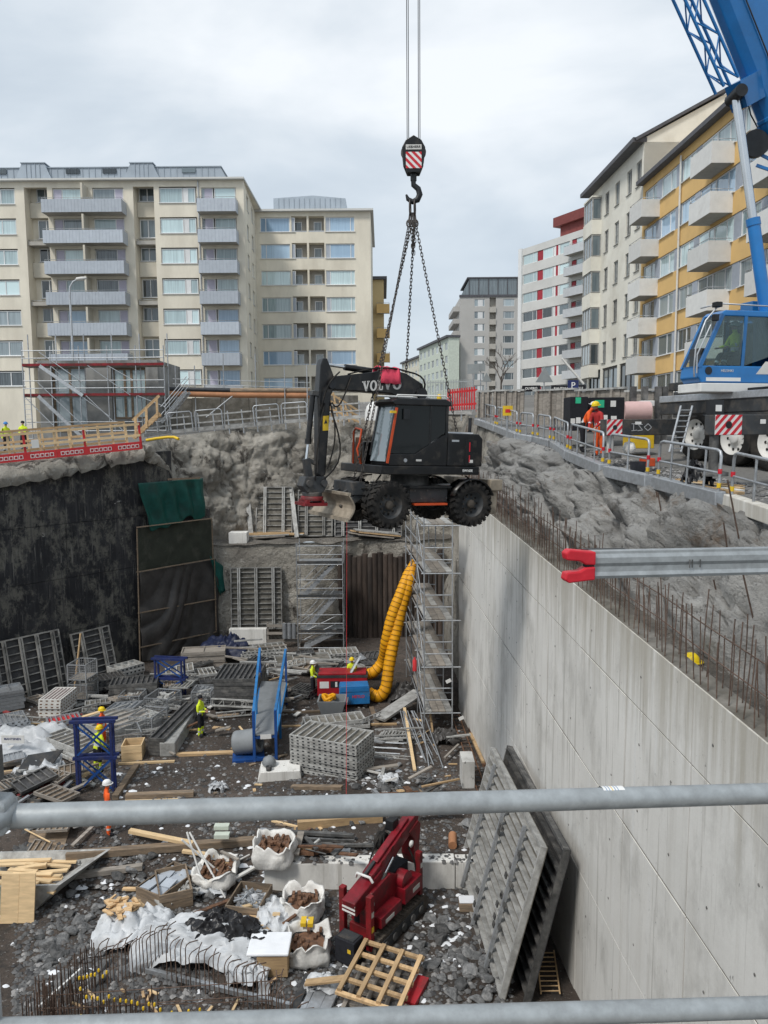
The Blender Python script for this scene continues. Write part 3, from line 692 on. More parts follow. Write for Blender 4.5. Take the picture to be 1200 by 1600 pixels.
# oblique right side towards the next block
SB = [Vector((xA(384), 0, 0)), Vector((at(401.5, 460, Y=84.0).x - pa.x, 10.2, 0))]
dd = SB[1] - SB[0]; ln = dd.length;
mb = MB(); mb.T = Matrix.Translation(SB[0]) @ Matrix.Rotation(math.atan2(dd.y, dd.x), 4, 'Z')
so_ = [(a, a + 1.5, s_, s_ + 1.4) for s_ in sillz for a in (2.2, 6.2)]
wall_face(mb, 0, ln, -3, H, so_, 0, .3); mb.build('side_wall', 'stucco', A)
for a, _, s_, _ in so_:
    o = win(A, 0, 0, 1.5, 1.4, (.5,), 'pane_grey'); ang = math.atan2(dd.y, dd.x)
    o.location = SB[0] + Matrix.Rotation(ang, 3, 'Z') @ Vector((a, .15, s_)); o.rotation_euler = (0, 0, ang)
MB().b2((xA(313.3), -.12, -3), (xA(314.7), -.02, H)).build('downpipe', 'galv', A)
mb = MB(); mb.b2((xA(-60), -.5, H + .002), (xA(386), 14, H + .16)); mb.build('eave', 'light_render', A)
# metal attic with standing seams
def attic(par, xa, xb, zb, zt, y0, y1, seam=.55, name='attic', slope=.5, segs=()):
    mb = MB(); mb.prism([(xa, zb), (xb, zb), (xb - slope, zt), (xa + slope, zt)], y0, y1); o = mb.build(name, 'roof_metal', par)
    n = int((xb - xa) / seam); sm = MB()
    for i in range(1, n):
        x_ = xa + slope + (xb - xa - 2 * slope) * i / n; sm.b2((x_ - .02, y0 - .05, zb), (x_ + .02, y0 - .002, zt))
    sm.b2((xa + slope - .1, y0 - .09, zt + .001), (xb - slope + .1, y1, zt + .08)); sm.build('seam', 'roof_metal', o)
    return o
at_ = attic(A, xA(-60), xA(356), H + .16, ZA(259), .5, 9, .6)
attic(A, xA(30), xA(88), H + .17, ZA(253), .2, 8.5, .6, slope=.7); attic(A, xA(198), xA(255), H + .17, ZA(254), .2, 8.5, .6, slope=.7)
for a in (-5, 108, 165, 288): 
    MB().b2((xA(a), .38, ZA(268)), (xA(a + 21), .56, ZA(261))).build('attic_window', 'pane_dark', A)
MB().tube((xA(318), 3, H), (xA(318), 3, ZA(248)), .05, 6).tube((xA(318) - .25, 3, ZA(249)), (xA(318) + .25, 3, ZA(249)), .04, 6).build('antenna', 'galv', A)

# ---- second beige block
YB = 84.0
pb = at(401, 460, Y=YB); sB = (at(500, 460, Y=YB).x - pb.x) / 99
B = thing('apartment_block', 'beige apartment block with paired loggias and a metal roof hood, behind the excavator boom', 'building', (pb.x, YB, at(490, 650, Y=YB).z), 0)
ZB = lambda py: at(490, py, Y=YB).z - B.location.z
xB = lambda px: (px - 401) * sB
HB = ZB(331); rows = [ZB(362 + 41.6 * k) for k in range(7)]; ops = []
for s_ in rows:
    ops += [(xB(409), xB(455), s_, s_ + 1.5), (xB(510), xB(555), s_, s_ + 1.5), (xB(457.5), xB(481), s_ - .02, s_ + 1.6), (xB(484), xB(508), s_ - .02, s_ + 1.6)]
mb = MB(); wall_face(mb, 0, xB(580), -3, HB, ops, 0, .9)
mb.quad((xB(580), 0, -3), (xB(580), 16, -3), (xB(580), 16, HB), (xB(580), 0, HB)); mb.quad((0, 0, HB), (xB(580), 0, HB), (xB(580), 16, HB), (0, 16, HB)); mb.quad((0, 0, -3), (0, 0, HB), (0, 16, HB), (0, 16, -3))
mb.build('wall', 'stucco', B)
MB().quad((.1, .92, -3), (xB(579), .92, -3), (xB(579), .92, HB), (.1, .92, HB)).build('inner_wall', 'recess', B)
for k, s_ in enumerate(rows):
    pn = rs.choice(('pane_cyan', 'pane_blue', 'pane_grey', 'pane_cyan'))
    win(B, xB(409), s_, xB(455) - .02, 1.48, (.16, .84), pn, panels=((.85, .99, 'shutter_blue'),)); win(B, xB(510), s_, xB(556) - xB(510) - .05, 1.48, (.15, .86), pn, panels=((.01, .14, 'shutter_blue'),))
    for a in (460, 491): win(B, xB(a), s_ + .02, .85, 1.2, (), 'pane_grey', y=.84, sill=False)
    for a, b_ in ((457.5, 481), (484, 508)): MB().b2((xB(a) + .01, .04, s_), (xB(b_) - .01, .12, s_ + .12)).build('loggia_rail', 'galv', B)
MB().b2((-.3, -.5, HB + .001), (xB(580) + .3, 16, HB + .2)).build('eave', 'light_render', B)
hd = MB(); hd.prism([(xB(428), HB + .2), (xB(542), HB + .2), (xB(541), ZB(305)), (xB(490), ZB(300)), (xB(428), ZB(304))], 1.2, 8); hood = hd.build('roof_hood', 'roof_metal', B)
sm = MB()
for i in range(1, 14): x_ = xB(428) + (xB(541) - xB(428)) * i / 14; sm.b2((x_ - .02, 1.14, HB + .2), (x_ + .02, 1.198, ZB(304.5)))
sm.build('seam', 'roof_metal', hood)

# ---- simple helper for blocks standing along the street
def block(name, label, cat, p0, p1, ztop, zbot, depth, wallm):
    """facade from photo-left corner p0 to right corner p1 (xy); local x along it, local -y towards the street"""
    p0, p1 = Vector((p0[0], p0[1], 0)), Vector((p1[0], p1[1], 0)); d_ = p1 - p0
    o = thing(name, label, cat, (p0.x, p0.y, zbot), math.atan2(d_.y, d_.x))
    return o, d_.length, ztop - zbot
def shell(o, W, H_, D, ops, m, dep=.25, z0=-3):
    mb = MB(); wall_face(mb, 0, W, z0, H_, ops, 0, dep)
    mb.quad((W, 0, z0), (W, D, z0), (W, D, H_), (W, 0, H_)); mb.quad((0, 0, z0), (0, 0, H_), (0, D, H_), (0, D, z0)); mb.quad((0, 0, H_), (W, 0, H_), (W, D, H_), (0, D, H_)); mb.quad((0, D, z0), (0, D, H_), (W, D, H_), (W, D, z0))
    mb.build('wall', m, o)
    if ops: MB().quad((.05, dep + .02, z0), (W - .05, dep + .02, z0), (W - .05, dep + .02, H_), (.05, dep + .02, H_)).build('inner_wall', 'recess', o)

# yellow slice behind the second block
q = at(581, 500, Y=98); C_, W, H_ = block('apartment_block', 'narrow yellow plaster house seen past the second beige block', 'building', (q.x - 6, 98), (at(600, 500, Y=98).x, 98), at(590, 437, Y=98).z, 17, 14, 'yellow_plaster')
shell(C_, W, H_, 14, [], 'yellow_plaster'); MB().b2((-.2, -.4, H_), (W + .4, 14, H_ + .35)).build('eave', 'roof_dark', C_)
for k in range(6): balcony(C_, W - .9, H_ - 4 - 3 * k, 1.6, .9, .9, 'ochre')
MB().b2((W - 6, 1, H_ + .3), (W - 2.0, 8, H_ + 4.5)).build('chimney', 'rust', C_)

# far houses at the end of the street
for lab, x0, x1, yt, Y_, mm in (('distant cream house with a sloping roof at the end of the street, left', 628, 664, 555, 240, 'cream'), ('distant pale green house with rows of windows before the grey block', 655, 701, 527, 205, 'pale_green')):
    a, b_ = at(x0, 560, Y=Y_), at(x1, 560, Y=Y_ - 28)
    o, W, H_ = block('street_house', lab, 'building', (a.x, a.y), (b_.x, b_.y), at(x1, yt, Y=Y_ - 28).z, 19, 2, mm)
    ops = [(W * i / 7 + .8, W * i / 7 + 3.1, z_, z_ + 1.7) for i in range(7) for z_ in [3 + 3.0 * k for k in range(int((H_ - 4) / 3) + 1)] if z_ + 1.9 < H_]
    shell(o, W, H_, 2.5, ops, mm)
    for q_ in ops: win(o, q_[0], q_[2], q_[1] - q_[0], 1.68, (.5,), 'pane_grey', sill=False)
    MB().prism([(-.3, H_), (W + .3, H_), (W + .3, H_ + .5), (-.3, H_ + .5)], -.6, 2.7).build('roof', 'roof_dark', o)

# grey block D
YD = 180.0
D_, W, H_ = block('tower_block', 'flat grey apartment block with a dark slot of balconies and a glazed roof storey', 'building', (at(719, 540, Y=YD).x, YD), (at(830, 540, Y=YD).x, YD), at(760, 464, Y=YD).z, 19.5, 18, 'grey_render')
sD = W / 111.0; zD = lambda py: at(760, py, Y=YD).z - 19.5
ops = []; rows = [zD(478.5 + 19.2 * k) for k in range(8)]
for s_ in rows: ops += [((741 - 719) * sD, (757 - 719) * sD, s_, s_ + 1.6), ((786 - 719) * sD, (803 - 719) * sD, s_, s_ + 1.6)]
ops += [((764.5 - 719) * sD, (774.5 - 719) * sD, -3, H_ - .1)]
shell(D_, W, H_, 18, ops, 'grey_render', 1.0)
for s_ in rows:
    win(D_, 22 * sD, s_, 16 * sD, 1.58, (.35, .8), 'pane_grey', sill=False, panels=((.36, .79, 'white_frame'),)); win(D_, 67 * sD, s_, 17 * sD, 1.58, (.14, .8), 'pane_grey', sill=False)
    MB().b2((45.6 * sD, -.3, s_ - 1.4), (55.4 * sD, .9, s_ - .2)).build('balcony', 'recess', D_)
# its left side with small balconies
for k, s_ in enumerate(rows): MB().b2((-1.4, 2, s_ - .8), (-.001, 15, s_ + .3)).build('side_balcony', 'grey_render', D_)
mb = MB(); mb.prism([(0, H_ + .001), (W, H_ + .001), (W, H_ + 4.2), (2.2, H_ + 4.2)], .5, 16); mb.build('roof_storey', 'pane_grey', D_)
mb = MB(); mb.b2((1.6, .2, H_ + 4.2), (W, 16, H_ + 4.5)); mb.b2((-.2, -.2, H_), (W, .49, H_ + .5))
for i in range(8): mb.b2((2 + i * 2.2, .35, H_ + .5), (2.15 + i * 2.2, .5, H_ + 4.2))
mb.build('roof_trim', 'roof_dark', D_)

# white block with red panels E
e0, e1 = at(811, 480, Y=128), at(936, 480, Y=112)
E_, W, H_ = block('apartment_block', 'white apartment block with red window panels and a red roof box', 'building', (e0.x, e0.y), (e1.x, e1.y), at(811, 391, Y=128).z, 17.2, 16, 'light_render')
ang = E_.rotation_euler.z
def onE(px):                                      # distance along the facade seen at photo column px
    d = ray(px, 480); a, b_ = Vector((e0.x, e0.y)), Vector((e1.x - e0.x, e1.y - e0.y)).normalized()
    k = (a.y * d.x - a.x * d.y) / (b_.x * d.y - b_.y * d.x); return k
stE = 3.0; rows = [H_ - 2.6 - stE * k for k in range(8)]; ops = []
cols_ = [(817, 839), (848, 863), (873, 888)]
for s_ in rows: ops += [(onE(816), onE(889), s_, s_ + 1.55), (onE(892), W - .2, s_ - .5, s_ + 1.6)]
shell(E_, W, H_, 16, ops, 'light_render', .35)
for k, s_ in enumerate(rows):
    pn = 'pane_cyan' if k < 3 else 'pane_dark'
    for a, b_ in ((816.5, 838), (847, 863), (873, 888.5)): win(E_, onE(a), s_ + .01, onE(b_) - onE(a), 1.5, (.72,) if a < 820 else (.93,), pn, sill=False)
    for a, b_ in ((839, 846.5), (867, 870), (892, 898)): MB().b2((onE(a), .1, s_ + .01), (onE(b_), .3, s_ + 1.5)).build('red_panel', 'red_panel', E_)
    for a, b_ in ((863.5, 866.7), (870.2, 872.6)): MB().b2((onE(a), .1, s_ + .01), (onE(b_), .3, s_ + 1.5)).build('white_panel', 'white_frame', E_)
    win(E_, onE(899), s_ - .45, W - .3 - onE(899), 2.0, (.25,), pn, sill=False); balcony(E_, onE(890), s_ - .6, W - onE(890), 1.3, 1.0, 'balcony_grey')
MB().b2((-.02, -.25, -3), (.8, -.002, H_ + .1)).build('lit_side_strip', 'white_frame', E_)  # strip standing for the left side wall, its lit tone put into the colour
MB().b2((onE(862), 1.5, H_ + .001), (W, 9, H_ + 2.0)).build('roof_box', 'red_roof', E_); MB().b2((onE(856), .8, H_ + 2.02), (W + .2, 9.5, H_ + 3.4)).build('roof_slab', 'red_roof', E_)
MB().b2((-.1, -.5, -.2), (W, -.26, 1.0)).build('shop_awning', 'roof_dark', E_)

# ---- white and ochre houses on the right, facing the street (facade seen from its left end)
def Xs(y): return 22.3 - .028 * y
def gblock(name, label, ya, yb, zt, zb): return block(name, label, 'building', (Xs(ya), ya), (Xs(yb), yb), zt, zb, 14, None)
yF0, yF1, yG1 = 76.8, 62.6, 30.0
F_, W, H_ = gblock('street_house', 'off-white plaster house with bay windows and a dark eave next to the ochre house', yF0, yF1, 34.9, 15.2)
ops = []; stF = 3.3; rows = [H_ - 3.0 - stF * k for k in range(5)]
cF = [4.6, 7.4, 10.4, 12.6]
for s_ in rows: ops += [(c_, c_ + 1.15, s_, s_ + 1.9) for c_ in cF]
ops += [(.6, 4.2, -1, 3.0), (4.8, 9.0, -1, 3.0), (9.6, 13.4, -1, 3.0)]
shell(F_, W, H_, 12, ops, 'white_plaster')
for s_ in rows:
    for c_ in cF: win(F_, c_ + .02, s_, 1.1, 1.88, (.5,), 'pane_dark', frame='form_edge')
    by = MB(); by.prism([(.9, s_ - 1.2), (3.6, s_ - 1.2), (3.6, s_ - .05), (.9, s_ - .05)], -.9, -.002); by.build('bay', 'white_plaster', F_); MB().b2((.9, -.9, s_ + 1.95), (3.6, -.002, s_ + 2.1)).build('bay_cap', 'white_plaster', F_)
    win(F_, .95, s_, 2.6, 1.9, (.33, .66), 'pane_grey', y=-.8, frame='form_edge', sill=False)
    o = win(F_, .9, s_, .85, 1.9, (), 'pane_grey', frame='form_edge', sill=False); o.rotation_euler = (0, 0, -PI / 2); o.location = (.92, -.001, s_)
    o = win(F_, 0, s_, .85, 1.9, (), 'pane_dark', frame='form_edge', sill=False); o.rotation_euler = (0, 0, PI / 2); o.location = (3.55, -.86, s_)
for a, b_ in ((.6, 4.2), (4.8, 9.0), (9.6, 13.4)): win(F_, a, -1, b_ - a, 3.95, (.33, .66), 'pane_dark', frame='graphite', sill=False, fw=.16)
mb = MB(); mb.prism([(-.4, H_ + .001), (W + .02, H_ + .001), (W + .02, H_ + .35), (-.4, H_ + .35)], -.9, .2); mb.build('eave', 'roof_dark', F_)
# gable above the lower neighbour
mb = MB(); mb.add([(W, 0, H_ - 6), (W, 12, H_ - 6), (W, 12, H_ + .3), (W, 6.5, H_ + 3.7), (W, 0, H_ + .3)], [(0, 1, 2, 3, 4)]); mb.build('gable', 'white_plaster', F_)
mb = MB(); mb.prism([(-.3, 0), (W + .25, 0), (W + .25, .22), (-.3, .22)], 0, 8.3, Matrix.Translation((0, -.7, H_ + .05)) @ Matrix.Rotation(R(28), 4, 'X')); mb.build('roof', 'roof_dark', F_)
MB().quad((0, 6.4, H_ + 3.7), (W, 6.4, H_ + 3.7), (W, 12.5, H_), (0, 12.5, H_)).build('rear_roof', 'roof_dark', F_)

G_, W, H_ = gblock('street_house', 'ochre plaster house with boxy white balconies behind the blue crane', yF1, yG1, 31.6, 14.6)
stG = 2.86; rows = [H_ - 2.1 - stG * k for k in range(6)]
def onG(px, py=430):                              # distance along the facade for a photo column
    d = ray(px, py); k = d.x / d.y; y = 22.3 / (k + .028); return yF1 - y
ops = []
for s_ in rows: ops += [(.4, W - .4, s_ - .05, s_ + 1.5)]
shell(G_, W, H_, 12, ops, 'ochre', .25)
for k, s_ in enumerate(rows):
    x_ = .45; pn = ('pane_cyan', 'pane_blue', 'pane_cyan', 'pane_grey', 'pane_dark', 'pane_dark')[k]
    pat = [('w', 2.4), ('s', .9), ('w', 2.7), ('s', 1.0), ('w', 2.2), ('s', .8), ('w', 2.2), ('w', 2.6), ('s', .9), ('w', 2.3), ('s', .7), ('w', 2.2), ('w', 2.6), ('s', .9), ('w', 2.1), ('s', .6), ('w', 2.6)]
    for ty, w__ in pat:
        if ty == 'w': win(G_, x_, s_ - .03, w__ - .02, 1.5, (.64,), pn, y=.1)
        else: MB().b2((x_, .04, s_ - .04), (x_ + w__ - .02, .2, s_ + 1.49)).build('shutter', 'shutter_blue', G_)
        x_ += w__
    if k < 5:
        for a, w__ in ((.7, 2.6), (11.8, 3.0), (19.4, 3.2), (26.6, 3.2)): balcony(G_, a + .3, s_ - 1.0, w__, 1.35, 1.05, 'balcony_white', y=-.002)
MB().tube((7.5, -.12, -3), (7.5, -.12, H_ - .3), .075, 8).build('downpipe', 'off_white', G_)
mb = MB(); mb.prism([(-.1, H_ + .001), (W, H_ + .001), (W, H_ + .3), (-.1, H_ + .3)], -.55, 1); mb.build('gutter', 'roof_dark', G_)
# ================================================================ lettering from box strokes
def text_mesh(txt, size, depth, mname, bold=0.0):
    cu = bpy.data.curves.new('lettering', 'FONT'); cu.body = txt; cu.size = size; cu.extrude = depth; cu.align_x = 'CENTER'; cu.align_y = 'CENTER'; cu.offset = bold
    o = bpy.data.objects.new('lettering', cu); col.objects.link(o)
    dg = bpy.context.evaluated_depsgraph_get(); me = bpy.data.meshes.new_from_object(o.evaluated_get(dg)); col.objects.unlink(o); bpy.data.objects.remove(o)
    me.materials.clear(); me.materials.append(MAT[mname]); return me
def stripes(mb, x0, x1, z0, z1, y, wd=.16, d=.006, flip=1):            # slanting bars clipped to a rectangle in xz
    k = -int((z1 - z0) / wd) - 2
    while True:
        a = x0 + k * 2 * wd
        if a > x1 + (z1 - z0): break
        poly = [(a, z0), (a + wd, z0), (a + wd + flip * (z1 - z0), z1), (a + flip * (z1 - z0), z1)]
        for lim, sgn, ax in ((x0, 1, 0), (x1, -1, 0)):
            out = []
            for i in range(len(poly)):
                p, q = poly[i], poly[(i + 1) % len(poly)]; ip, iq = sgn * (p[0] - lim) >= 0, sgn * (q[0] - lim) >= 0
                if ip: out.append(p)
                if ip != iq: t_ = (lim - p[0]) / (q[0] - p[0]); out.append((lim, p[1] + t_ * (q[1] - p[1])))
            poly = out
            if len(poly) < 3: break
        if len(poly) >= 3: mb.prism(poly, y - d, y)
        k += 1
    return mb

# ================================================================ wheeled excavator hanging from the crane
EX = thing('wheeled_excavator', 'black wheeled excavator hanging in chains above the pit', 'excavator', (.66, 20.75, 10.14), R(207.5))
EX.rotation_euler = (0, R(-2.2), R(207.5))
# --- wheels
def wheel_mesh(r_o, wd, lugs):
    t_ = MB(); t_.smooth = True; h = wd / 2
    t_.lathe([(r_o * .60, -h * .86), (r_o * .80, -h), (r_o * .95, -h * .92), (r_o, -h * .7), (r_o, h * .7), (r_o * .95, h * .92), (r_o * .80, h), (r_o * .60, h * .86)], 30, M=Matrix.Rotation(PI / 2, 3, 'X'), cap=False)
    for i in range(lugs):
        for sgn in (-1, 1):
            a = 2 * PI * (i + (.5 if sgn > 0 else 0)) / lugs; M = Matrix.Rotation(-a, 3, 'Y')
            c = M @ Vector((0, sgn * h * .55, r_o + .008)); t_.box(c, (r_o * .15, h * .85, .05), M @ Matrix.Rotation(sgn * .35, 3, 'Z'))
            c = M @ Vector((0, sgn * h * 1.0, r_o * .9)); t_.box(c, (r_o * .13, .03, r_o * .17), M)
    rim = MB(); rim.smooth = True
    rim.lathe([(r_o * .02, h * .35), (r_o * .22, h * .38), (r_o * .25, h * .2), (r_o * .48, h * .12), (r_o * .53, h * .6), (r_o * .62, h * .84)], 26, M=Matrix.Rotation(-PI / 2, 3, 'X'), cap=False)
    rim.lathe([(r_o * .53, -h * .6), (r_o * .62, -h * .84)], 26, M=Matrix.Rotation(-PI / 2, 3, 'X'), cap=False); rim.lathe([(.001, -h * .3), (r_o * .55, -h * .3)], 26, M=Matrix.Rotation(-PI / 2, 3, 'X'))
    rim.mi = 1
    for i in range(10): a = 2 * PI * i / 10; rim.tube((r_o * .42 * math.cos(a), h * .12, r_o * .42 * math.sin(a)), (r_o * .42 * math.cos(a), h * .2, r_o * .42 * math.sin(a)), r_o * .055, 8)
    hub = MB(); hub.lathe([(r_o * .2, h * .3), (r_o * .2, h * .62), (r_o * .15, h * .7), (.001, h * .72)], 16, M=Matrix.Rotation(-PI / 2, 3, 'X'))
    for i in range(10):
        a = 2 * PI * i / 10; hub.tube((r_o * .33 * math.cos(a), h * .1, r_o * .33 * math.sin(a)), (r_o * .33 * math.cos(a), h * .26, r_o * .33 * math.sin(a)), .022, 6)
    return t_, rim, hub
tw, rim, hub = wheel_mesh(.57, .5, 22)
tyre_me = tw.mesh('tyre', 'rubber'); rim_me = rim.mesh('rim', ['graphite', 'rubber']); hub_me = hub.mesh('hub', 'mud')
for x_, st_ in ((1.22, .10), (-1.25, 0)):
    for s_ in (1, -1):
        w_ = put('wheel', tyre_me, EX, (x_, s_ * 1.0, .57), (0, rnd.uniform(0, 1), st_ + (0 if s_ > 0 else PI)))
        put('rim', rim_me, w_); put('hub', hub_me, w_)
# --- undercarriage
mb = MB(); mb.prism([(-1.75, .62), (1.65, .62), (1.8, .8), (1.7, 1.02), (-1.7, 1.02), (-1.85, .8)], -.42, .42); mb.b2((-.62, -.95, .66), (.58, .95, 1.0)); mb.b2((1.12, -.85, .5), (1.32, .85, .66)); mb.b2((-1.35, -.85, .5), (-1.15, .85, .66))
mb.b2((-.6, .951, .62), (.55, .99, .98)); mb.build('chassis', 'graphite', EX, bevel=.015)
for s_ in (1, -1):
    MB().b2((-.5, s_ * 1.0, .55), (.48, s_ * 1.16, .60)).build('step', 'orange_paint', EX)
    MB().b2((-.62, s_ * .992, .99), (.62, s_ * 1.14, 1.05)).build('catwalk', 'black_paint', EX)
def fender(x_, s_):
    m_ = MB(); n = 9; vs = []
    for i in range(n):
        a = R(20 + 140 * i / (n - 1)); 
        for yy in (.78, 1.28):
            for rr in (.645, .675): vs.append((x_ + rr * math.cos(a), s_ * yy, .57 + rr * math.sin(a)))
    fs = []
    for i in range(n - 1):
        b_ = i * 4; fs += [(b_, b_ + 1, b_ + 5, b_ + 4), (b_ + 2, b_ + 6, b_ + 7, b_ + 3), (b_, b_ + 4, b_ + 6, b_ + 2), (b_ + 1, b_ + 3, b_ + 7, b_ + 5)]
    m_.add(vs, fs + [(0, 2, 3, 1), (n * 4 - 4, n * 4 - 3, n * 4 - 1, n * 4 - 2)], True); return m_.build('mudguard', 'black_paint', EX)
for s_ in (1, -1): fender(-1.25, s_)
# --- dozer blade in front
bl = MB(); n = 8; vs = []
for i in range(n):
    v = i / (n - 1); xx = 2.38 - .16 * math.sin(PI * v) + .02 * v; zz = .22 + .62 * v
    for yy in (-1.22, 1.22): vs += [(xx, yy, zz), (xx - .04, yy, zz)]
bl.add(vs, [(i * 4, i * 4 + 4, i * 4 + 6, i * 4 + 2) for i in range(n - 1)] + [(i * 4 + 1, i * 4 + 3, i * 4 + 7, i * 4 + 5) for i in range(n - 1)] + [(i * 4, i * 4 + 1, i * 4 + 5, i * 4 + 4) for i in range(n - 1)] + [(i * 4 + 2, i * 4 + 6, i * 4 + 7, i * 4 + 3) for i in range(n - 1)], False)
bl.bar((2.4, -1.22, .22), (2.4, 1.22, .22), .06, .09); bl.bar((2.36, -1.22, .85), (2.36, 1.22, .85), .09, .07)
blade = bl.build('dozer_blade', 'worn_blade', EX)
mb = MB()
for s_ in (-.5, .5): mb.bar((1.7, s_, .8), (2.24, s_, .45), .13, .16); mb.bar((1.75, s_ * .5, .98), (2.24, s_ * .5, .7), .1, .1)
mb.build('blade_arm', 'graphite', EX)
mb = MB(); mb.b2((1.62, -.6, .78), (1.98, .6, 1.12)); mb.build('front_block', 'graphite', EX, bevel=.02)
# --- rear stabiliser
mb = MB(); mb.b2((-2.12, -.55, .55), (-1.78, .55, 1.0)); mb.build('stabiliser_frame', 'graphite', EX, bevel=.02)
for s_ in (1, -1):
    MB().b2((-2.22, s_ * .62, .92), (-1.82, s_ * 1.2, 1.22)).build('stabiliser_head', 'worn_blade', EX, bevel=.02)
    MB().b2((-2.12, s_ * .78, .28), (-1.92, s_ * 1.1, .91)).build('stabiliser_leg', 'worn_blade', EX, bevel=.02)
MB().lathe([(.52, 1.02), (.52, 1.28), (.6, 1.28), (.6, 1.34)], 24).build('slew_ring', 'steel_dark', EX)
# --- upper structure
mb = MB(); mb.b2((-1.42, -1.22, 1.342), (1.5, 1.22, 1.56)); mb.build('deck', 'black_paint', EX, bevel=.02)
mb = MB(); mb.prism([(-1.5, 1.565), (-.42, 1.565), (-.42, 2.42), (-1.38, 2.42), (-1.5, 2.3)], -1.2, 1.22); eng = mb.build('engine_cover', 'black_paint', EX, bevel=.03)
MB().b2((-1.3, 1.221, 1.62), (-.95, 1.228, 2.25)).build('side_door', 'black_paint', eng); MB().b2((-1.1, 1.229, 1.95), (-1.07, 1.235, 2.2)).build('door_mark', 'red_plastic', eng); MB().b2((-1.1, 1.229, 1.68), (-1.07, 1.235, 1.86)).build('door_mark', 'red_plastic', eng)
MB().b2((-1.40, -.9, 2.425), (-.6, .9, 2.46)).build('snow_cap', 'snow', eng)
MB().tube((-1.2, -.2, 2.42), (-1.2, -.2, 2.72), .055, 10).tube((-1.32, .85, 2.42), (-1.32, .85, 2.85), .045, 8).build('exhaust', 'dark_metal', eng)
mb = MB(); mb.b2((-.4, -1.2, 1.565), (1.2, -.42, 2.15)); mb.build('tank_box', 'black_paint', EX, bevel=.03)
# cab: pillars, roof, glass
cx0, cx1, cx2 = -.42, 1.34, 1.06          # rear, front bottom, front top
cy0, cy1 = .22, 1.2
body = MB(); body.prism([(cx0, 1.565), (cx1 - .04, 1.565), (cx1, 1.72), (cx1 - .1, 1.86), (.55, 1.86), (.12, 2.12), (cx0, 2.42)], cy0, cy1)
cab = body.build('cab', 'black_paint', EX, bevel=.02)
rf = MB(); rf.prism([(cx0 - .06, 3.1), (cx2 + .12, 3.06), (cx2 + .2, 3.15), (cx2 + .02, 3.24), (cx0 + .1, 3.28), (cx0 - .08, 3.2)], cy0 - .04, cy1 + .03); roof = rf.build('roof', 'black_paint', cab, bevel=.03)
MB().path([(cx2 + .05, cy1 - .02, 3.27), (cx2 + .03, cy1 - .02, 3.32), (cx0 + .1, cy1 - .02, 3.36), (cx0 + .02, cy1 - .02, 3.3)], .016, 5).path([(cx2 + .1, cy0, 3.33), (cx0, cy0, 3.36)], .03, 6).build('roof_rail', 'white_paint', roof)
MB().lathe([(.06, 3.28), (.06, 3.38), (.03, 3.42)], 10, (cx0 + .12, .9, 0)).build('beacon', 'yellow_paint', roof)
for yy in (cy0 + .03, cy1 - .035):
    for a, b_, s_ in (((cx1 - .03, yy, 1.8), (cx2 + .02, yy, 3.1), .08), ((cx0 + .04, yy, 2.3), (cx0 + .04, yy, 3.12), .08), ((.12, yy, 2.1), (.1, yy, 3.12), .06)): MB().bar(a, b_, s_, s_, up=(1, 0, 0)).build('pillar', 'black_paint', cab)
sg = MB(); sg.prism([(.14, 2.12), (.56, 1.87), (cx1 - .1, 1.87), (cx2, 3.1), (.14, 3.1)], cy1 - .02, cy1 - .01); sg.build('door_glass', 'cab_glass', cab)
MB().prism([(cx0 + .08, 2.44), (.08, 2.16), (.08, 3.1), (cx0 + .08, 3.1)], cy1 - .02, cy1 - .01).build('rear_glass', 'cab_glass', cab)
MB().prism([(.1, 2.1), (cx1 - .1, 1.87), (cx2, 3.1), (.1, 3.1)], cy0 + .01, cy0 + .02).build('side_glass', 'cab_glass', cab)
MB().b2((cx0 + .0, cy0 + .08, 2.44), (cx0 + .015, cy1 - .08, 3.1)).build('back_glass', 'cab_glass', cab)
ws = MB(); ws.add([(cx1 + .012, cy0 + .07, 1.66), (cx1 + .012, cy1 - .08, 1.66), (cx2 + .035, cy1 - .08, 3.06), (cx2 + .035, cy0 + .07, 3.06), (cx1 - .0, cy0 + .07, 1.66), (cx1 - .0, cy1 - .08, 1.66), (cx2 + .02, cy1 - .08, 3.06), (cx2 + .02, cy0 + .07, 3.06)], [(0, 1, 2, 3), (4, 7, 6, 5), (0, 4, 5, 1), (1, 5, 6, 2), (2, 6, 7, 3), (3, 7, 4, 0)]); ws.build('windscreen', 'pane_dark', cab)
MB().bar((cx1 + .0, cy1 + .015, 1.62), (cx2 + .05, cy1 + .015, 3.0), .03, .06, up=(1, 0, 0)).build('corner_stripe', 'orange_paint', cab)
MB().b2((.75, cy1 - .001, 2.72), (.92, cy1 + .05, 2.98)).build('mirror', 'dark_metal', cab)
MB().b2((cx2 + .1, cy1 + .0, 2.86), (cx2 + .24, cy1 + .1, 2.92)).build('lamp', 'yellow_paint', cab)
MB().lathe([(.05, 0), (.05, .012)], 12, (.82, cy1 + .001, 1.7), Matrix.Rotation(-PI / 2, 3, 'X')).build('badge', 'galv', cab)
MB().b2((.0, .5, 1.9), (.45, .95, 2.75)).build('seat', 'cloth_black', cab)
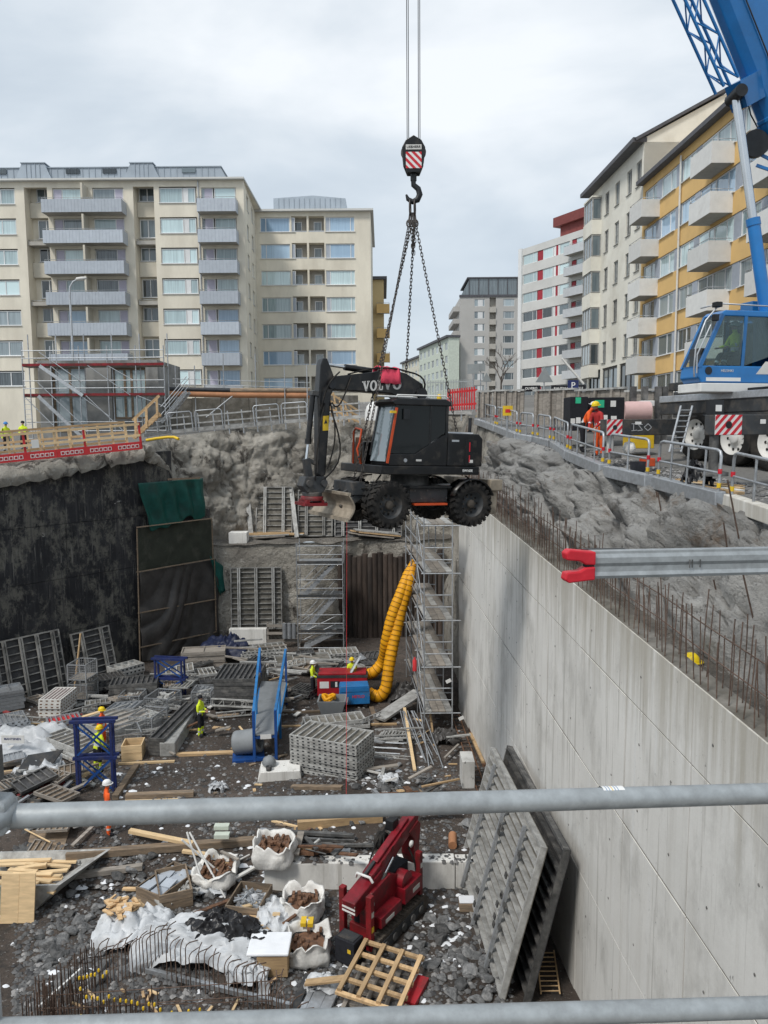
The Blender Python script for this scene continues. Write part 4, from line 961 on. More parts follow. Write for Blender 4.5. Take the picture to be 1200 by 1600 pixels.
# orange handrails in front
hr = MB(); 
hr.path([(1.5, .05, 1.56), (1.62, .05, 1.95), (1.55, .05, 2.12), (1.5, .05, 2.45), (1.48, -.35, 2.5), (1.5, -.42, 2.4), (1.5, -.42, 1.56)], .028, 6); hr.build('handrail', 'orange_paint', EX)
MB().b2((1.44, -.33, 1.565), (1.49, .0, 2.25)).build('tool_rack', 'rust', EX)
nm = text_mesh('EW160E', .09, .003, 'white_paint', .002); put('model_plate', nm, EX, (-1.05, 1.224, 1.45), (PI / 2, 0, PI))
for x_, y_, z_, w_, h in ((-.75, 1.232, 2.2, .22, .05), (-.6, 1.206, 1.7, .1, .14), (.35, 1.206, 1.68, .16, .05), (-1.2, 1.232, 1.66, .12, .08)): MB().b2((x_, y_ - .008, z_), (x_ + w_, y_, z_ + h)).build('decal', 'off_white' if w_ < .2 else 'galv', EX)
for i in range(7): MB().tube((-.55 + .19 * i, .996, .72 + .2 * (i % 2)), (-.55 + .19 * i, 1.012, .72 + .2 * (i % 2)), .022, 6).build('bolt', 'steel_dark', EX)
for a, b_, s_ in (((1.2, .6, 1.3), (1.75, .5, .95), (.1, .25, -.1)), ((1.3, .3, 1.3), (1.9, .2, .8), (.15, .1, .15)), ((-1.2, .9, 1.3), (-1.9, .5, .9), (-.1, .3, -.1))): MB().path([Vector(a).lerp(Vector(b_), k / 7) + Vector(s_) * math.sin(PI * k / 7) for k in range(8)], .022, 6).build('hose', 'rubber', EX)
MB().b2((-.4, -.3, 1.005), (.4, .3, 1.04)).build('mud_cake', 'mud', EX, bevel=.02)
# --- boom
def reach(p):
    x = p.x if p.x < .9 else .9 + (p.x - .9) * .78
    return Vector((x, p.y, p.z - .11 * max(0, p.x - .6) * max(0, p.z - .5) / 3.5))
MB.warp = reach
yb0, yb1 = -.2, .2
bm = MB()
bm.prism([(.52, 1.6), (.18, 1.6), (-.22, 3.3), (-.12, 3.62), (.1, 3.5)], -.24, .24); bm.build('boom_foot', 'black_paint', EX, bevel=.03)
bm = MB(); bm.prism([(-.28, 3.45), (-.12, 3.22), (.35, 3.2), (.75, 3.42), (1.7, 3.52), (2.72, 3.62), (2.92, 3.72), (2.9, 3.92), (2.7, 4.0), (1.5, 4.02), (.75, 4.06), (.3, 3.96), (-.2, 3.72)], -.22, .22); boom = bm.build('boom', 'black_paint', EX, bevel=.03)
def slab_word():
    m_ = MB(); x = 0.0; h = .27; w_ = .07; e = .035
    def bx(x0, z0, x1, z1): m_.b2((-x1, 0, z0), (-x0, .006, z1))
    for c_ in 'VOLVO':
        if c_ == 'V':
            m_.prism([(-x - .02, h), (-x - .1, h), (-x - .19, 0), (-x - .13, 0)], 0, .006); m_.prism([(-x - .21, h), (-x - .26, h), (-x - .17, 0), (-x - .13, 0)], 0, .006); bx(x, h - e, x + .13, h); bx(x + .18, h - e, x + .28, h); x += .28
        elif c_ == 'O':
            pts_ = [(math.cos(2 * PI * i / 20), math.sin(2 * PI * i / 20)) for i in range(21)]
            for (a, b_), (c2, d2) in zip(pts_, pts_[1:]): m_.prism([(-x - .14 - a * .13, h / 2 + b_ * h * .52), (-x - .14 - c2 * .13, h / 2 + d2 * h * .52), (-x - .14 - c2 * .06, h / 2 + d2 * h * .36), (-x - .14 - a * .06, h / 2 + b_ * h * .36)], 0, .006)
            x += .29
        else: bx(x + .03, 0, x + .1, h); bx(x, h - e, x + .13, h); bx(x, 0, x + .2, e); bx(x + .165, 0, x + .2, .11); x += .22
    return m_
wd_ = slab_word(); wd_.v = [Vector((p.x + 1.8, p.y + .221, p.z + 3.53 - .0 * p.x)) for p in wd_.v]; wd_.build('lettering', 'off_white', boom)
MB().tube((-.14, -.32, 3.45), (-.14, .32, 3.45), .15, 14).build('boom_pin', 'dark_metal', boom)
for yy in (-.34, .34): MB().tube((.85, yy, 1.75), (.55, yy, 2.6), .075, 10).tube((.55, yy, 2.6), (.2, yy, 3.3), .045, 10).build('boom_cylinder', 'chrome', EX)
# stick and its cylinder
sk = MB(); sk.prism([(3.16, 4.52), (3.02, 4.5), (2.76, 3.98), (2.72, 3.72), (2.86, 3.5), (3.0, 1.35), (3.12, 1.25), (3.24, 1.35), (3.3, 3.4), (3.24, 4.35)], -.17, .17); stick = sk.build('stick', 'black_paint', EX, bevel=.03)
MB().tube((2.86, -.26, 3.78), (2.86, .26, 3.78), .12, 14).build('stick_pin', 'dark_metal', stick)
MB().b2((2.94, .171, 2.55), (3.14, .177, 2.95)).build('warning_label', 'yellow_paint', stick); MB().prism([(2.98, 2.74), (3.1, 2.74), (3.04, 2.86)], .178, .181).build('warning_mark', 'dark_metal', stick)
MB().tube((3.05, 0, 4.36), (2.3, 0, 4.22), .045, 10).build('stick_rod', 'chrome', EX); MB().tube((2.32, 0, 4.225), (1.35, 0, 4.06), .085, 12).build('stick_cylinder', 'black_paint', EX)
MB().tube((3.42, 0, 3.55), (3.55, 0, 2.25), .085, 12).tube((3.55, 0, 2.35), (3.555, 0, 2.2), .105, 12).build('bucket_cylinder', 'black_paint', EX); MB().tube((3.55, 0, 2.2), (3.6, 0, 1.78), .045, 10).build('bucket_rod', 'chrome', EX)
MB().bar((3.2, 0, 3.55), (3.5, 0, 3.6), .3, .12).build('cylinder_bracket', 'graphite', EX); MB().bar((3.6, 0, 1.78), (3.18, 0, 1.62), .2, .09).bar((3.62, 0, 1.8), (3.5, 0, 1.3), .26, .16).build('linkage', 'graphite', EX)
tr = MB(); tr.prism([(3.02, 1.3), (3.72, 1.3), (3.82, 1.05), (3.66, .86), (3.1, .86), (2.96, 1.05)], -.22, .22); tr.tube((3.1, -.32, 1.12), (3.1, .32, 1.12), .1, 10); tr.tube((3.62, -.32, 1.12), (3.62, .32, 1.12), .1, 10); tr.lathe([(.3, .74), (.32, .86), (.2, .9)], 16, (3.38, 0, 0))
til = tr.build('tiltrotator', 'graphite', EX, bevel=.015); MB().lathe([(.34, .64), (.36, .74), (.3, .76)], 18, (3.38, 0, 0)).build('rotator_ring', 'red_dark', til)
MB().b2((3.02, -.36, .5), (3.8, .36, .58)).b2((3.1, -.3, .58), (3.2, .3, .66)).b2((3.6, -.3, .58), (3.7, .3, .66)).build('quick_coupler', 'red_dark', EX)
def sag(a, b_, s_, n=9): a, b_ = Vector(a), Vector(b_); return [a.lerp(b_, i / (n - 1)) + Vector(s_) * math.sin(PI * i / (n - 1)) for i in range(n)]
for a, b_, s_ in (((2.2, .24, 3.95), (2.85, .2, 3.3), (.1, .05, -.4)), ((2.88, .2, 3.1), (3.15, .24, 1.2), (-.45, .05, -.25)), ((2.9, .18, 3.3), (3.0, .26, 1.5), (-.15, .12, 0)), ((3.1, .2, 3.3), (3.4, .24, 1.2), (.12, .1, 0)), ((.2, .2, 4.0), (2.3, .18, 4.02), (0, .08, .1)), ((2.6, .2, 4.1), (3.2, .2, 3.2), (.15, .1, .1)), ((-.1, .2, 3.2), (.5, .28, 4.02), (-.35, .1, .2))):
    MB().path(sag(a, b_, s_), .024, 6).build('hose', 'rubber', EX)
MB.warp = None
# pink cloth over the boom (protects it from the chains)
pk = MB(); vs = []; pro = [(.30, 3.66), (.27, 3.82), (.24, 4.07), (.0, 4.12), (-.24, 4.07), (-.27, 3.8)]
for i in range(9):
    x_ = .5 + .58 * i / 8
    for yy, zz in pro: vs.append((x_ + .02 * math.sin(yy * 9), yy + .025 * math.sin(i * 2.2), zz + .015 * math.sin(i * 1.9) + (.06 * math.sin(i * .9) if zz < 3.6 else 0)))
pk.smooth = True; pk.add(vs, [(i * 6 + k, i * 6 + k + 1, i * 6 + k + 7, i * 6 + k + 6) for i in range(8) for k in range(5)])
pko = pk.build('cloth', 'pink_cloth', None); pko.matrix_world = rootM(EX); tag(pko, 'bright pink protective cloth draped over the excavator boom', 'cloth')
sm_ = pko.modifiers.new('thick', 'SOLIDIFY'); sm_.thickness = .02

# ================================================================ hook block, ropes and chains
HB = at(646, 246, Y=20.6)
hk = thing('hook_block', 'black crane hook block with red and white stripes above the excavator', 'hook', HB)
hp = [(-.2, .38), (-.3, .2), (-.26, -.18), (-.16, -.42), (.16, -.42), (.26, -.18), (.3, .2), (.2, .38), (0, .5)]
for s_ in (-1, 1): MB().prism(hp, s_ * .13 - .03, s_ * .13 + .03).build('cheek_plate', 'black_paint', hk, bevel=.015)
for x_ in (-.14, .14): MB().lathe([(.17, -.05), (.14, 0), (.17, .05)], 20, (x_ * 1.1, 0, .12), Matrix.Rotation(PI / 2, 3, 'X')).build('sheave', 'steel_dark', hk)
pz = MB(); pz.b2((-.2, -.172, -.32), (.2, -.163, .08)); pn = pz.build('stripe_panel', 'white_paint', hk)
ss = MB(); stripes(ss, -.2, .2, -.32, .08, -.173, .09, .004, -1); ss.build('red_stripe', 'red_plastic', pn)
MB().b2((-.2, -.172, .14), (.2, -.163, .26)).build('name_plate', 'off_white', hk); put('lettering', text_mesh('LIEBHERR', .085, .002, 'dark_metal', .001), hk, (0, -.176, .2), (PI / 2, 0, 0))
MB().tube((0, 0, -.42), (0, 0, -.58), .08, 12).build('swivel', 'dark_metal', hk)
hkp = [(0, 0, -.56), (0, 0, -.68), (.12, 0, -.78), (.16, 0, -.92), (.1, 0, -1.05), (-.03, 0, -1.1), (-.15, 0, -1.03), (-.19, 0, -.92)]
MB().path(hkp, [.07, .07, .075, .08, .08, .07, .055, .025], 10).build('hook', 'dark_metal', hk)
# chain set
HK = HB + Vector((-.03, 0, -1.12))
ch = thing('lifting_chain', 'four legged steel lifting chain between the hook and the excavator', 'chain', HK)
link = MB(); lp = []
for i in range(12):
    a = 2 * PI * i / 12; lp.append(Vector((.028 * math.cos(a), 0, .034 * math.sin(a) + (.028 if math.sin(a) > 0 else -.028))))
def chain_leg(a, b_, name='leg', slack=0):
    a, b_ = Vector(a), Vector(b_); d_, r_, u_, l_ = MB().frame(a, b_); n = int(l_ / .088); m_ = MB()
    for i in range(n):
        c = a.lerp(b_, (i + .5) / n); side = r_ if i % 2 else u_
        pts_ = [c + side * p.x + d_ * p.z for p in lp]
        m_.path(pts_ + [pts_[0]], .0105, 4, cap=False)
    return m_.build(name, 'chain_steel', ch, world=True)
EM = rootM(EX)
RING = HK + Vector((0, 0, -.42))
for s_ in (-.06, .06):
    rp = [HK + Vector((s_ + .02 * math.cos(2 * PI * i / 14), .1 * math.cos(2 * PI * i / 14), -.12 + .2 * math.sin(2 * PI * i / 14))) for i in range(15)]
    MB().path(rp, .02, 6, cap=False).build('master_ring', 'chain_steel', ch, world=True)
for i, (x_, y_, z_) in enumerate(((1.78, .62, 1.14), (1.72, .1, 1.14), (-.98, .75, 2.47), (-.3, -1.0, 2.2))):
    sx = (-.1, -.03, .09, .04)[i]
    q = RING + Vector((sx, 0, -.1)); MB().path([q + Vector((.05 * math.cos(a_), .02 * math.sin(a_), .09 * math.sin(a_))) for a_ in [2 * PI * j / 10 for j in range(11)]], .022, 5, cap=False).build('shortener', 'chain_steel', ch, world=True)
    MB().bar(HK + Vector((sx * .6, 0, -.25)), q, .05, .05).build('coupling', 'chain_steel', ch, world=True)
    chain_leg(q + Vector((0, 0, -.05)), EM @ Vector((x_, y_, z_)))
for dx, l_ in ((-.02, .72), (.05, .6), (.02, .8)): chain_leg(RING + Vector((dx, -.06, -.1)), RING + Vector((dx + .01, -.06, -.1 - l_)), 'loose_end')

# ================================================================ mobile crane
CR = thing('mobile_crane', 'blue mobile crane with raised telescopic boom standing at the right edge of the pit', 'crane', (11.1, 22.2, zs(11, 22)))
u_ = Vector((.29, -.957, 0)); nl = Vector((-.957, -.29, 0)); gzr = lambda p: zs(p.x, p.y)
cw0 = Vector((9.42, 23.0, 0))
twm, rmm, hbm = wheel_mesh(.76, .42, 0)
tyre2 = twm.mesh('tyre', 'rubber'); rim2 = rmm.mesh('rim', ['off_white', 'rubber']); hub2 = hbm.mesh('hub', 'off_white')
angw = math.atan2(nl.y, nl.x) - PI / 2          # wheel local +y faces out
for k in (0, 1.55, 2.95, 4.55, 5.95):
    p = cw0 + u_ * k
    for s_ in (0, 1):
        q = p - nl * (2.35 * s_); w_ = put('wheel', tyre2, CR, (0, 0, 0), (0, 0, angw + PI * s_)); w_.location = Vector((q.x, q.y, zs(q.x, q.y) + .77)) - CR.location
        put('rim', rim2, w_); put('hub', hub2, w_)
def obox(name, m_, a, la, w_in, w_out, z0, z1, bevel=.02, par=None):      # box along the carrier axis; offsets inward from the near side
    p0 = cw0 + u_ * a; q = MB(); vs = []
    for l_ in (0, la):
        for wi in (w_out, w_in):
            for zz in (z0, z1): c = p0 + u_ * l_ - nl * wi; vs.append((c.x, c.y, zz))
    q.add(vs, [(0, 1, 3, 2), (4, 6, 7, 5), (0, 4, 5, 1), (2, 3, 7, 6), (0, 2, 6, 4), (1, 5, 7, 3)]); return q.build(name, m_, par or CR, bevel=bevel, world=True)
obox('carrier_frame', 'graphite', -1.6, 8.6, .42, 2.0, 12.25, 13.05)
obox('carrier_deck', 'graphite', -1.6, 8.6, -.22, 2.6, 13.05, 13.5); obox('deck_edge', 'galv', -1.6, 8.6, -.26, -.225, 13.42, 13.62); obox('deck_locker', 'graphite', -1.4, 1.0, .1, 2.3, 13.51, 13.75)
obox('axle_guard', 'graphite', -1.0, 5.2, -.2, .02, 12.95, 13.045)
obox('turntable_base', 'dark_metal', 1.0, 2.4, .2, 2.3, 13.51, 13.72)
# outrigger beams with striped ends
def outrigger(px0, px1, pyc, Y0, jackpx, hgt):
    a = at(px0, pyc, Y=Y0); d_ = nl; ln = (at(px1, pyc, Y=Y0).x - a.x) / .957
    e = a - d_ * ln; ang = math.atan2(-d_.y, -d_.x)
    m_ = MB(); m_.T = Matrix.Translation(a) @ Matrix.Rotation(ang, 4, 'Z'); m_.b2((0, -.16, -hgt / 2), (ln, .16, hgt / 2)); o = m_.build('outrigger_beam', 'graphite', CR, bevel=.02, world=True)
    def loc(fn, name, mt):
        q = MB(); q.T = Matrix.Translation(a) @ Matrix.Rotation(ang, 4, 'Z'); fn(q); return q.build(name, mt, CR, world=True)
    return a, ang, ln, loc
a, ang, ln, loc = outrigger(942, 1085, 668, 22.0, 950, .46)
loc(lambda q: q.b2((.02, -.172, -.22), (.52, -.163, .22)), 'stripe_panel', 'white_paint'); loc(lambda q: stripes(q, .02, .52, -.22, .22, -.173, .1, .004, 1), 'red_stripe', 'red_plastic')
loc(lambda q: q.lathe([(.07, 0), (.07, .006)], 12, (.28, -.178, 0), Matrix.Rotation(PI / 2, 3, 'X')), 'port', 'dark_metal')
loc(lambda q: q.b2((.95, -.17, .08), (1.15, -.163, .16)), 'plate', 'white_paint')
def chalk(q):
    for x0, z0, x1, z1 in ((1.0, -.08, 1.0, .1), (.93, .1, 1.07, .1), (.93, -.1, 1.12, -.08), (1.15, .08, 1.3, .08), (1.15, .08, 1.3, -.08), (1.3, -.08, 1.13, -.1), (1.35, 0, 1.48, .1), (1.48, .1, 1.6, 0), (1.6, 0, 1.48, -.1), (1.48, -.1, 1.35, 0)): q.bar((x0 - .1, -.165, z0), (x1 - .1, -.165, z1), .004, .022, up=(0, 0, 1))
loc(chalk, 'chalk_scribble', 'graffiti')
loc(lambda q: q.tube((.25, 0, .2), (.25, 0, -.75), .1, 14), 'jack', 'off_white'); loc(lambda q: q.lathe([(.32, -.86), (.32, -.78), (.1, -.72)], 18, (.25, 0, 0)), 'jack_pad', 'steel_dark')
a, ang, ln, loc = outrigger(1108, 1290, 664, 17.3, 1118, .46)
loc(lambda q: q.b2((.02, -.172, -.22), (.74, -.163, .22)), 'stripe_panel', 'white_paint'); loc(lambda q: stripes(q, .02, .74, -.22, .22, -.173, .1, .004, 1), 'red_stripe', 'red_plastic')
loc(lambda q: q.lathe([(.085, 0), (.085, .006)], 12, (.38, -.178, 0), Matrix.Rotation(PI / 2, 3, 'X')), 'port', 'dark_metal')
loc(lambda q: q.tube((.13, -.02, -.2), (.13, -.02, -1.05), .1, 14), 'jack', 'steel_dark'); loc(lambda q: q.b2((.0, -.14, .24), (.26, .12, .55)), 'jack_head', 'dark_metal'); loc(lambda q: q.b2((.04, -.149, .3), (.2, -.141, .44)), 'plate', 'white_paint')
loc(lambda q: q.lathe([(.34, -1.14), (.34, -1.06), (.1, -1.0)], 18, (.13, 0, 0)), 'jack_pad', 'steel_dark'); loc(lambda q: q.b2((1.25, -.17, .02), (1.4, -.163, .12)), 'plate', 'white_paint')
# ladder on the carrier
la, lb = at(1046, 706, Y=21.3), at(1064, 634, Y=21.6); ld = MB(); sd_ = Vector((.34, .05, 0))
for s_ in (0, 1): ld.bar(la + sd_ * s_, lb + sd_ * s_, .05, .03)
lad = ld.build('ladder', 'galv', CR, world=True)
for i in range(8): c = la.lerp(lb, (i + .6) / 8.4); MB().tube(c, c + sd_, .018, 6).build('rung', 'galv', lad)
# slewing platform and cab
fw = Vector((-.965, -.262, 0)).normalized(); lf = Vector((.262, -.965, 0))       # forward to the hook, and towards the camera
UPP = Matrix.Translation((10.95, 24.0, 0)) @ Matrix((fw, lf, Vector((0, 0, 1)))).transposed().to_4x4()
def up(fn, name, mt, bevel=.02, par=None):
    q = MB(); q.T = UPP; fn(q); return q.build(name, mt, par or CR, bevel=bevel, world=True)
up(lambda q: q.lathe([(1.0, 13.5), (1.0, 13.78)], 28), 'slew_ring', 'dark_metal'); up(lambda q: q.b2((-3.2, -1.2, 13.8), (1.6, 1.3, 14.05)), 'slew_platform', 'graphite'); up(lambda q: q.b2((-3.4, -1.1, 14.052), (-.9, -.55, 16.6)), 'boom_bracket', 'blue_crane'); up(lambda q: q.b2((-3.4, .55, 14.052), (-.9, 1.1, 16.6)), 'boom_bracket', 'blue_crane'); up(lambda q: q.b2((-4.5, -1.3, 13.9), (-3.42, 1.3, 15.4)), 'counterweight', 'blue_crane')
# cab outline seen from the side (x forward, z up)
cf, cr = 3.02, .55
def cabp(q): q.prism([(cr, 13.86), (cf - .12, 13.86), (cf, 14.0), (cf - .04, 14.32), (cr + .95, 14.32), (cr, 14.32)], 1.3, 2.1)
ccab = up(cabp, 'cab', 'blue_crane', .03)
up(lambda q: q.prism([(cr - .55, 13.86), (cr - .02, 13.86), (cr - .02, 15.78), (cr - .55, 15.7)], 1.3, 2.1), 'cab_rear', 'blue_crane', .03, ccab)
up(lambda q: q.prism([(cr, 15.66), (cf - .75, 15.66), (cf - .68, 15.72), (cf - .8, 15.82), (cr, 15.84)], 1.3, 2.1), 'roof', 'blue_crane', .03, ccab)
for yy in (1.34, 2.06):
    up(lambda q: q.bar((cf - .04, yy, 14.25), (cf - .74, yy, 15.7), .08, .1, up=(1, 0, 0)), 'pillar', 'blue_crane', 0, ccab); up(lambda q: q.bar((cr + .05, yy, 14.3), (cr + .05, yy, 15.7), .08, .12), 'pillar', 'blue_crane', 0, ccab); up(lambda q: q.bar((cr + 1.05, yy, 14.3), (cr + .98, yy, 15.7), .07, .1), 'pillar', 'blue_crane', 0, ccab)
up(lambda q: q.prism([(cr + 1.08, 14.33), (cf - .1, 14.33), (cf - .78, 15.66), (cr + 1.05, 15.66)], 2.075, 2.085), 'door_glass', 'clear_glass', 0, ccab); up(lambda q: q.prism([(cr + .12, 14.6), (cr + .98, 14.33), (cr + .94, 15.66), (cr + .12, 15.66)], 2.075, 2.085), 'side_glass', 'clear_glass', 0, ccab)
up(lambda q: q.add([(cf + .0, 1.4, 14.3), (cf + .0, 2.0, 14.3), (cf - .69, 2.0, 15.7), (cf - .69, 1.4, 15.7)], [(0, 1, 2, 3)]), 'windscreen', 'clear_glass', 0, ccab)
up(lambda q: q.b2((cr + .1, 1.33, 14.33), (cr + 1.1, 1.36, 15.6)), 'inner_lining', 'graphite', 0, ccab)
up(lambda q: q.b2((cr + .75, 1.45, 14.33), (cr + 1.25, 1.95, 14.62)).b2((cr + .68, 1.45, 14.62), (cr + .84, 1.95, 15.3)), 'seat', 'cloth_black', 0, ccab); up(lambda q: q.b2((cf - .35, 1.5, 14.33), (cf - .15, 1.95, 14.8)), 'console', 'graphite', 0, ccab)
def grab(q): q.path([(cf - .55, 2.16, 15.95), (cf - .1, 2.2, 15.5), (cf + .18, 2.2, 14.8), (cf + .22, 2.2, 14.2), (cf + .16, 2.15, 14.0)], .022, 6); q.path([(cr - .4, 2.12, 15.95), (cf - .6, 2.12, 15.98), (cf - .62, 1.3, 15.98)], .022, 6); q.path([(cf - .3, 2.16, 15.4), (cf + .1, 2.16, 14.6), (cf + .1, 2.16, 14.1)], .02, 6)
up(grab, 'grab_rail', 'galv', 0, ccab); up(lambda q: q.b2((cf - .55, 2.1, 15.86), (cf - .35, 2.3, 16.0)).b2((cf - .5, 2.12, 15.5), (cf - .34, 2.24, 15.68)), 'mirror', 'dark_metal', .02, ccab)
up(lambda q: q.b2((cr + 1.1, 2.101, 13.9), (cf - .25, 2.107, 14.0)), 'notice_strip', 'white_paint', 0, ccab); up(lambda q: q.prism([(cr - .1, 14.1), (cr + .6, 14.1), (cr + .3, 14.45), (cr - .1, 14.45)], 2.101, 2.106), 'side_graphic', 'off_white', 0, ccab)
up(lambda q: q.lathe([(.11, 0), (.11, .012)], 14, (cf - .32, 2.101, 14.18), Matrix.Rotation(-PI / 2, 3, 'X')), 'vent', 'dark_metal', 0, ccab)
tm = put('lettering', text_mesh('HELSINKI', .1, .002, 'off_white'), ccab, world=True); LM = UPP @ Matrix.Translation((cr + 1.55, 2.108, 14.18)) @ Matrix.Rotation(PI / 2, 4, 'X') @ Matrix.Rotation(PI, 4, 'Y')
tm.location, tm.rotation_euler = LM.translation, LM.to_euler()
up(lambda q: q.b2((.0, 1.2, 13.6), (3.0, 2.2, 13.84)), 'cab_platform', 'white_paint')
# boom
P0 = at(1318, 440, Y=23.6); P1 = at(1146, 0, Y=22.55); bd = (P1 - P0).normalized(); tip = P0 + bd * ((P0.x - HB.x) / -bd.x)
def section(name, s0, s1, w_, h, par=None, mt='blue_crane'):
    d_, r_, q_, _ = MB().frame(P0, tip); m_ = MB(); vs = []
    prof = [(-.5, .5), (.5, .5), (.5, -.1), (.36, -.36), (.14, -.5), (-.14, -.5), (-.36, -.36), (-.5, -.1)]
    for s_ in (s0, s1): vs += [P0 + bd * s_ + r_ * (a_ * w_) + q_ * (b_ * h) for a_, b_ in prof]
    m_.add(vs, [tuple(range(7, -1, -1)), tuple(range(8, 16))] + [(i, (i + 1) % 8, 8 + (i + 1) % 8, 8 + i) for i in range(8)], False)
    return m_.build(name, mt, par or CR, bevel=.02, world=True)
Lb = (tip - P0).length
bm0 = section('boom_base', -.6, 11.5, .92, 1.2); section('boom_collar', 10.9, 11.7, 1.0, 1.28); section('boom_stage', 11.0, 18.0, .82, 1.06); section('boom_stage', 17.5, Lb - .3, .78, 1.0)
section('boom_collar', 5.2, 5.32, .98, 1.26)
d_, r_, q_, _ = MB().frame(P0, tip)
for sgn in (-1, 1):
    a = P0 + bd * 3.2 + r_ * .53 * sgn - q_ * .25; MB().path([a, a + bd * 1.2 + q_ * .05, a + bd * 2.4 - q_ * .1, a + bd * 3.6 + q_ * .12, a + bd * 5.5 + q_ * .1], .02, 5).build('hydraulic_line', 'dark_metal', CR, world=True)
    for s_ in (4.2, 6.0): c = P0 + bd * s_ + r_ * .56 * sgn + q_ * .1; MB().bar(c, c + bd * .35, .08, .2).build('bracket', 'blue_crane', CR, world=True)
MB().tube(tip + r_ * -.3, tip + r_ * .3, .35, 18).build('head_sheave', 'dark_metal', CR, world=True)
# lift cylinder from the boom underside to the slew platform
ca = at(1150, 152, Y=22.3); cb_ = at(1212, 600, Y=22.2)
MB().tube(ca, ca.lerp(cb_, .47), .118, 18).build('lift_rod', 'chrome', CR, world=True); MB().tube(ca.lerp(cb_, .42), cb_, .17, 18).tube(ca.lerp(cb_, .415), ca.lerp(cb_, .44), .19, 18).build('lift_cylinder', 'blue_crane', CR, world=True)
MB().tube(ca + Vector((0, -.35, .05)), ca + Vector((0, .35, .05)), .17, 14).build('lift_pin', 'dark_metal', CR, world=True)
bp = P0 + bd * 6.6; MB().bar(ca, P0 + bd * ((ca - P0).dot(bd)) , .5, .7).build('lift_lug', 'blue_crane', CR, world=True)
# folded lattice jib beside the boom
j0, j1 = at(1146, 128, Y=21.9), at(1062, -60, Y=21.5); jd = (j1 - j0).normalized(); jl = (j1 - j0).length * 1.8
ju, jv = jd.cross(Vector((0, 1, 0))).normalized(), Vector((0, 1, 0)); J = MB()
cor = [(ju * -.02 + jv * -.25), (ju * -.02 + jv * .25), (ju * .42 + jv * -.25), (ju * .42 + jv * .25)]
for c in cor: J.tube(j0 + c, j0 + jd * jl + c, .042, 6)
n = int(jl / .55)
for i in range(n):
    for a, b_ in ((0, 2), (1, 3), (0, 1), (2, 3)):
        if i % 2: a, b_ = b_, a
        J.tube(j0 + cor[a] + jd * (jl * i / n), j0 + cor[b_] + jd * (jl * (i + 1) / n), .022, 5)
J.build('lattice_jib', 'blue_crane', CR, world=True)
# lower lattice and hose reel under the boom
rl = at(1180, 225, Y=22.9); MB().lathe([(.38, -.08), (.38, .08)], 22, rl, Matrix.Rotation(PI / 2, 3, 'X')).build('hose_reel', 'dark_metal', CR, world=True)
for k in range(4): MB().bar(rl + Vector((.1, .1, .5 - .35 * k)), rl + Vector((.6 + .1 * (k % 2), 0, .1 - .3 * k)), .06, .08).build('reel_bracket', 'blue_crane', CR, world=True)
# hoist ropes
for dx, wh in ((-.16, 'outermost left'), (-.12, 'inner left'), (.13, 'inner right'), (.17, 'outermost right')):
    tag(MB().tube(HB + Vector((dx, 0, .3)), tip + Vector((dx, 0, -.1)), .011, 6).build('hoist_rope', 'dark_metal', None), wh + ' steel hoist rope running straight up from the hook block', 'rope', 'hoist ropes above the hook block')
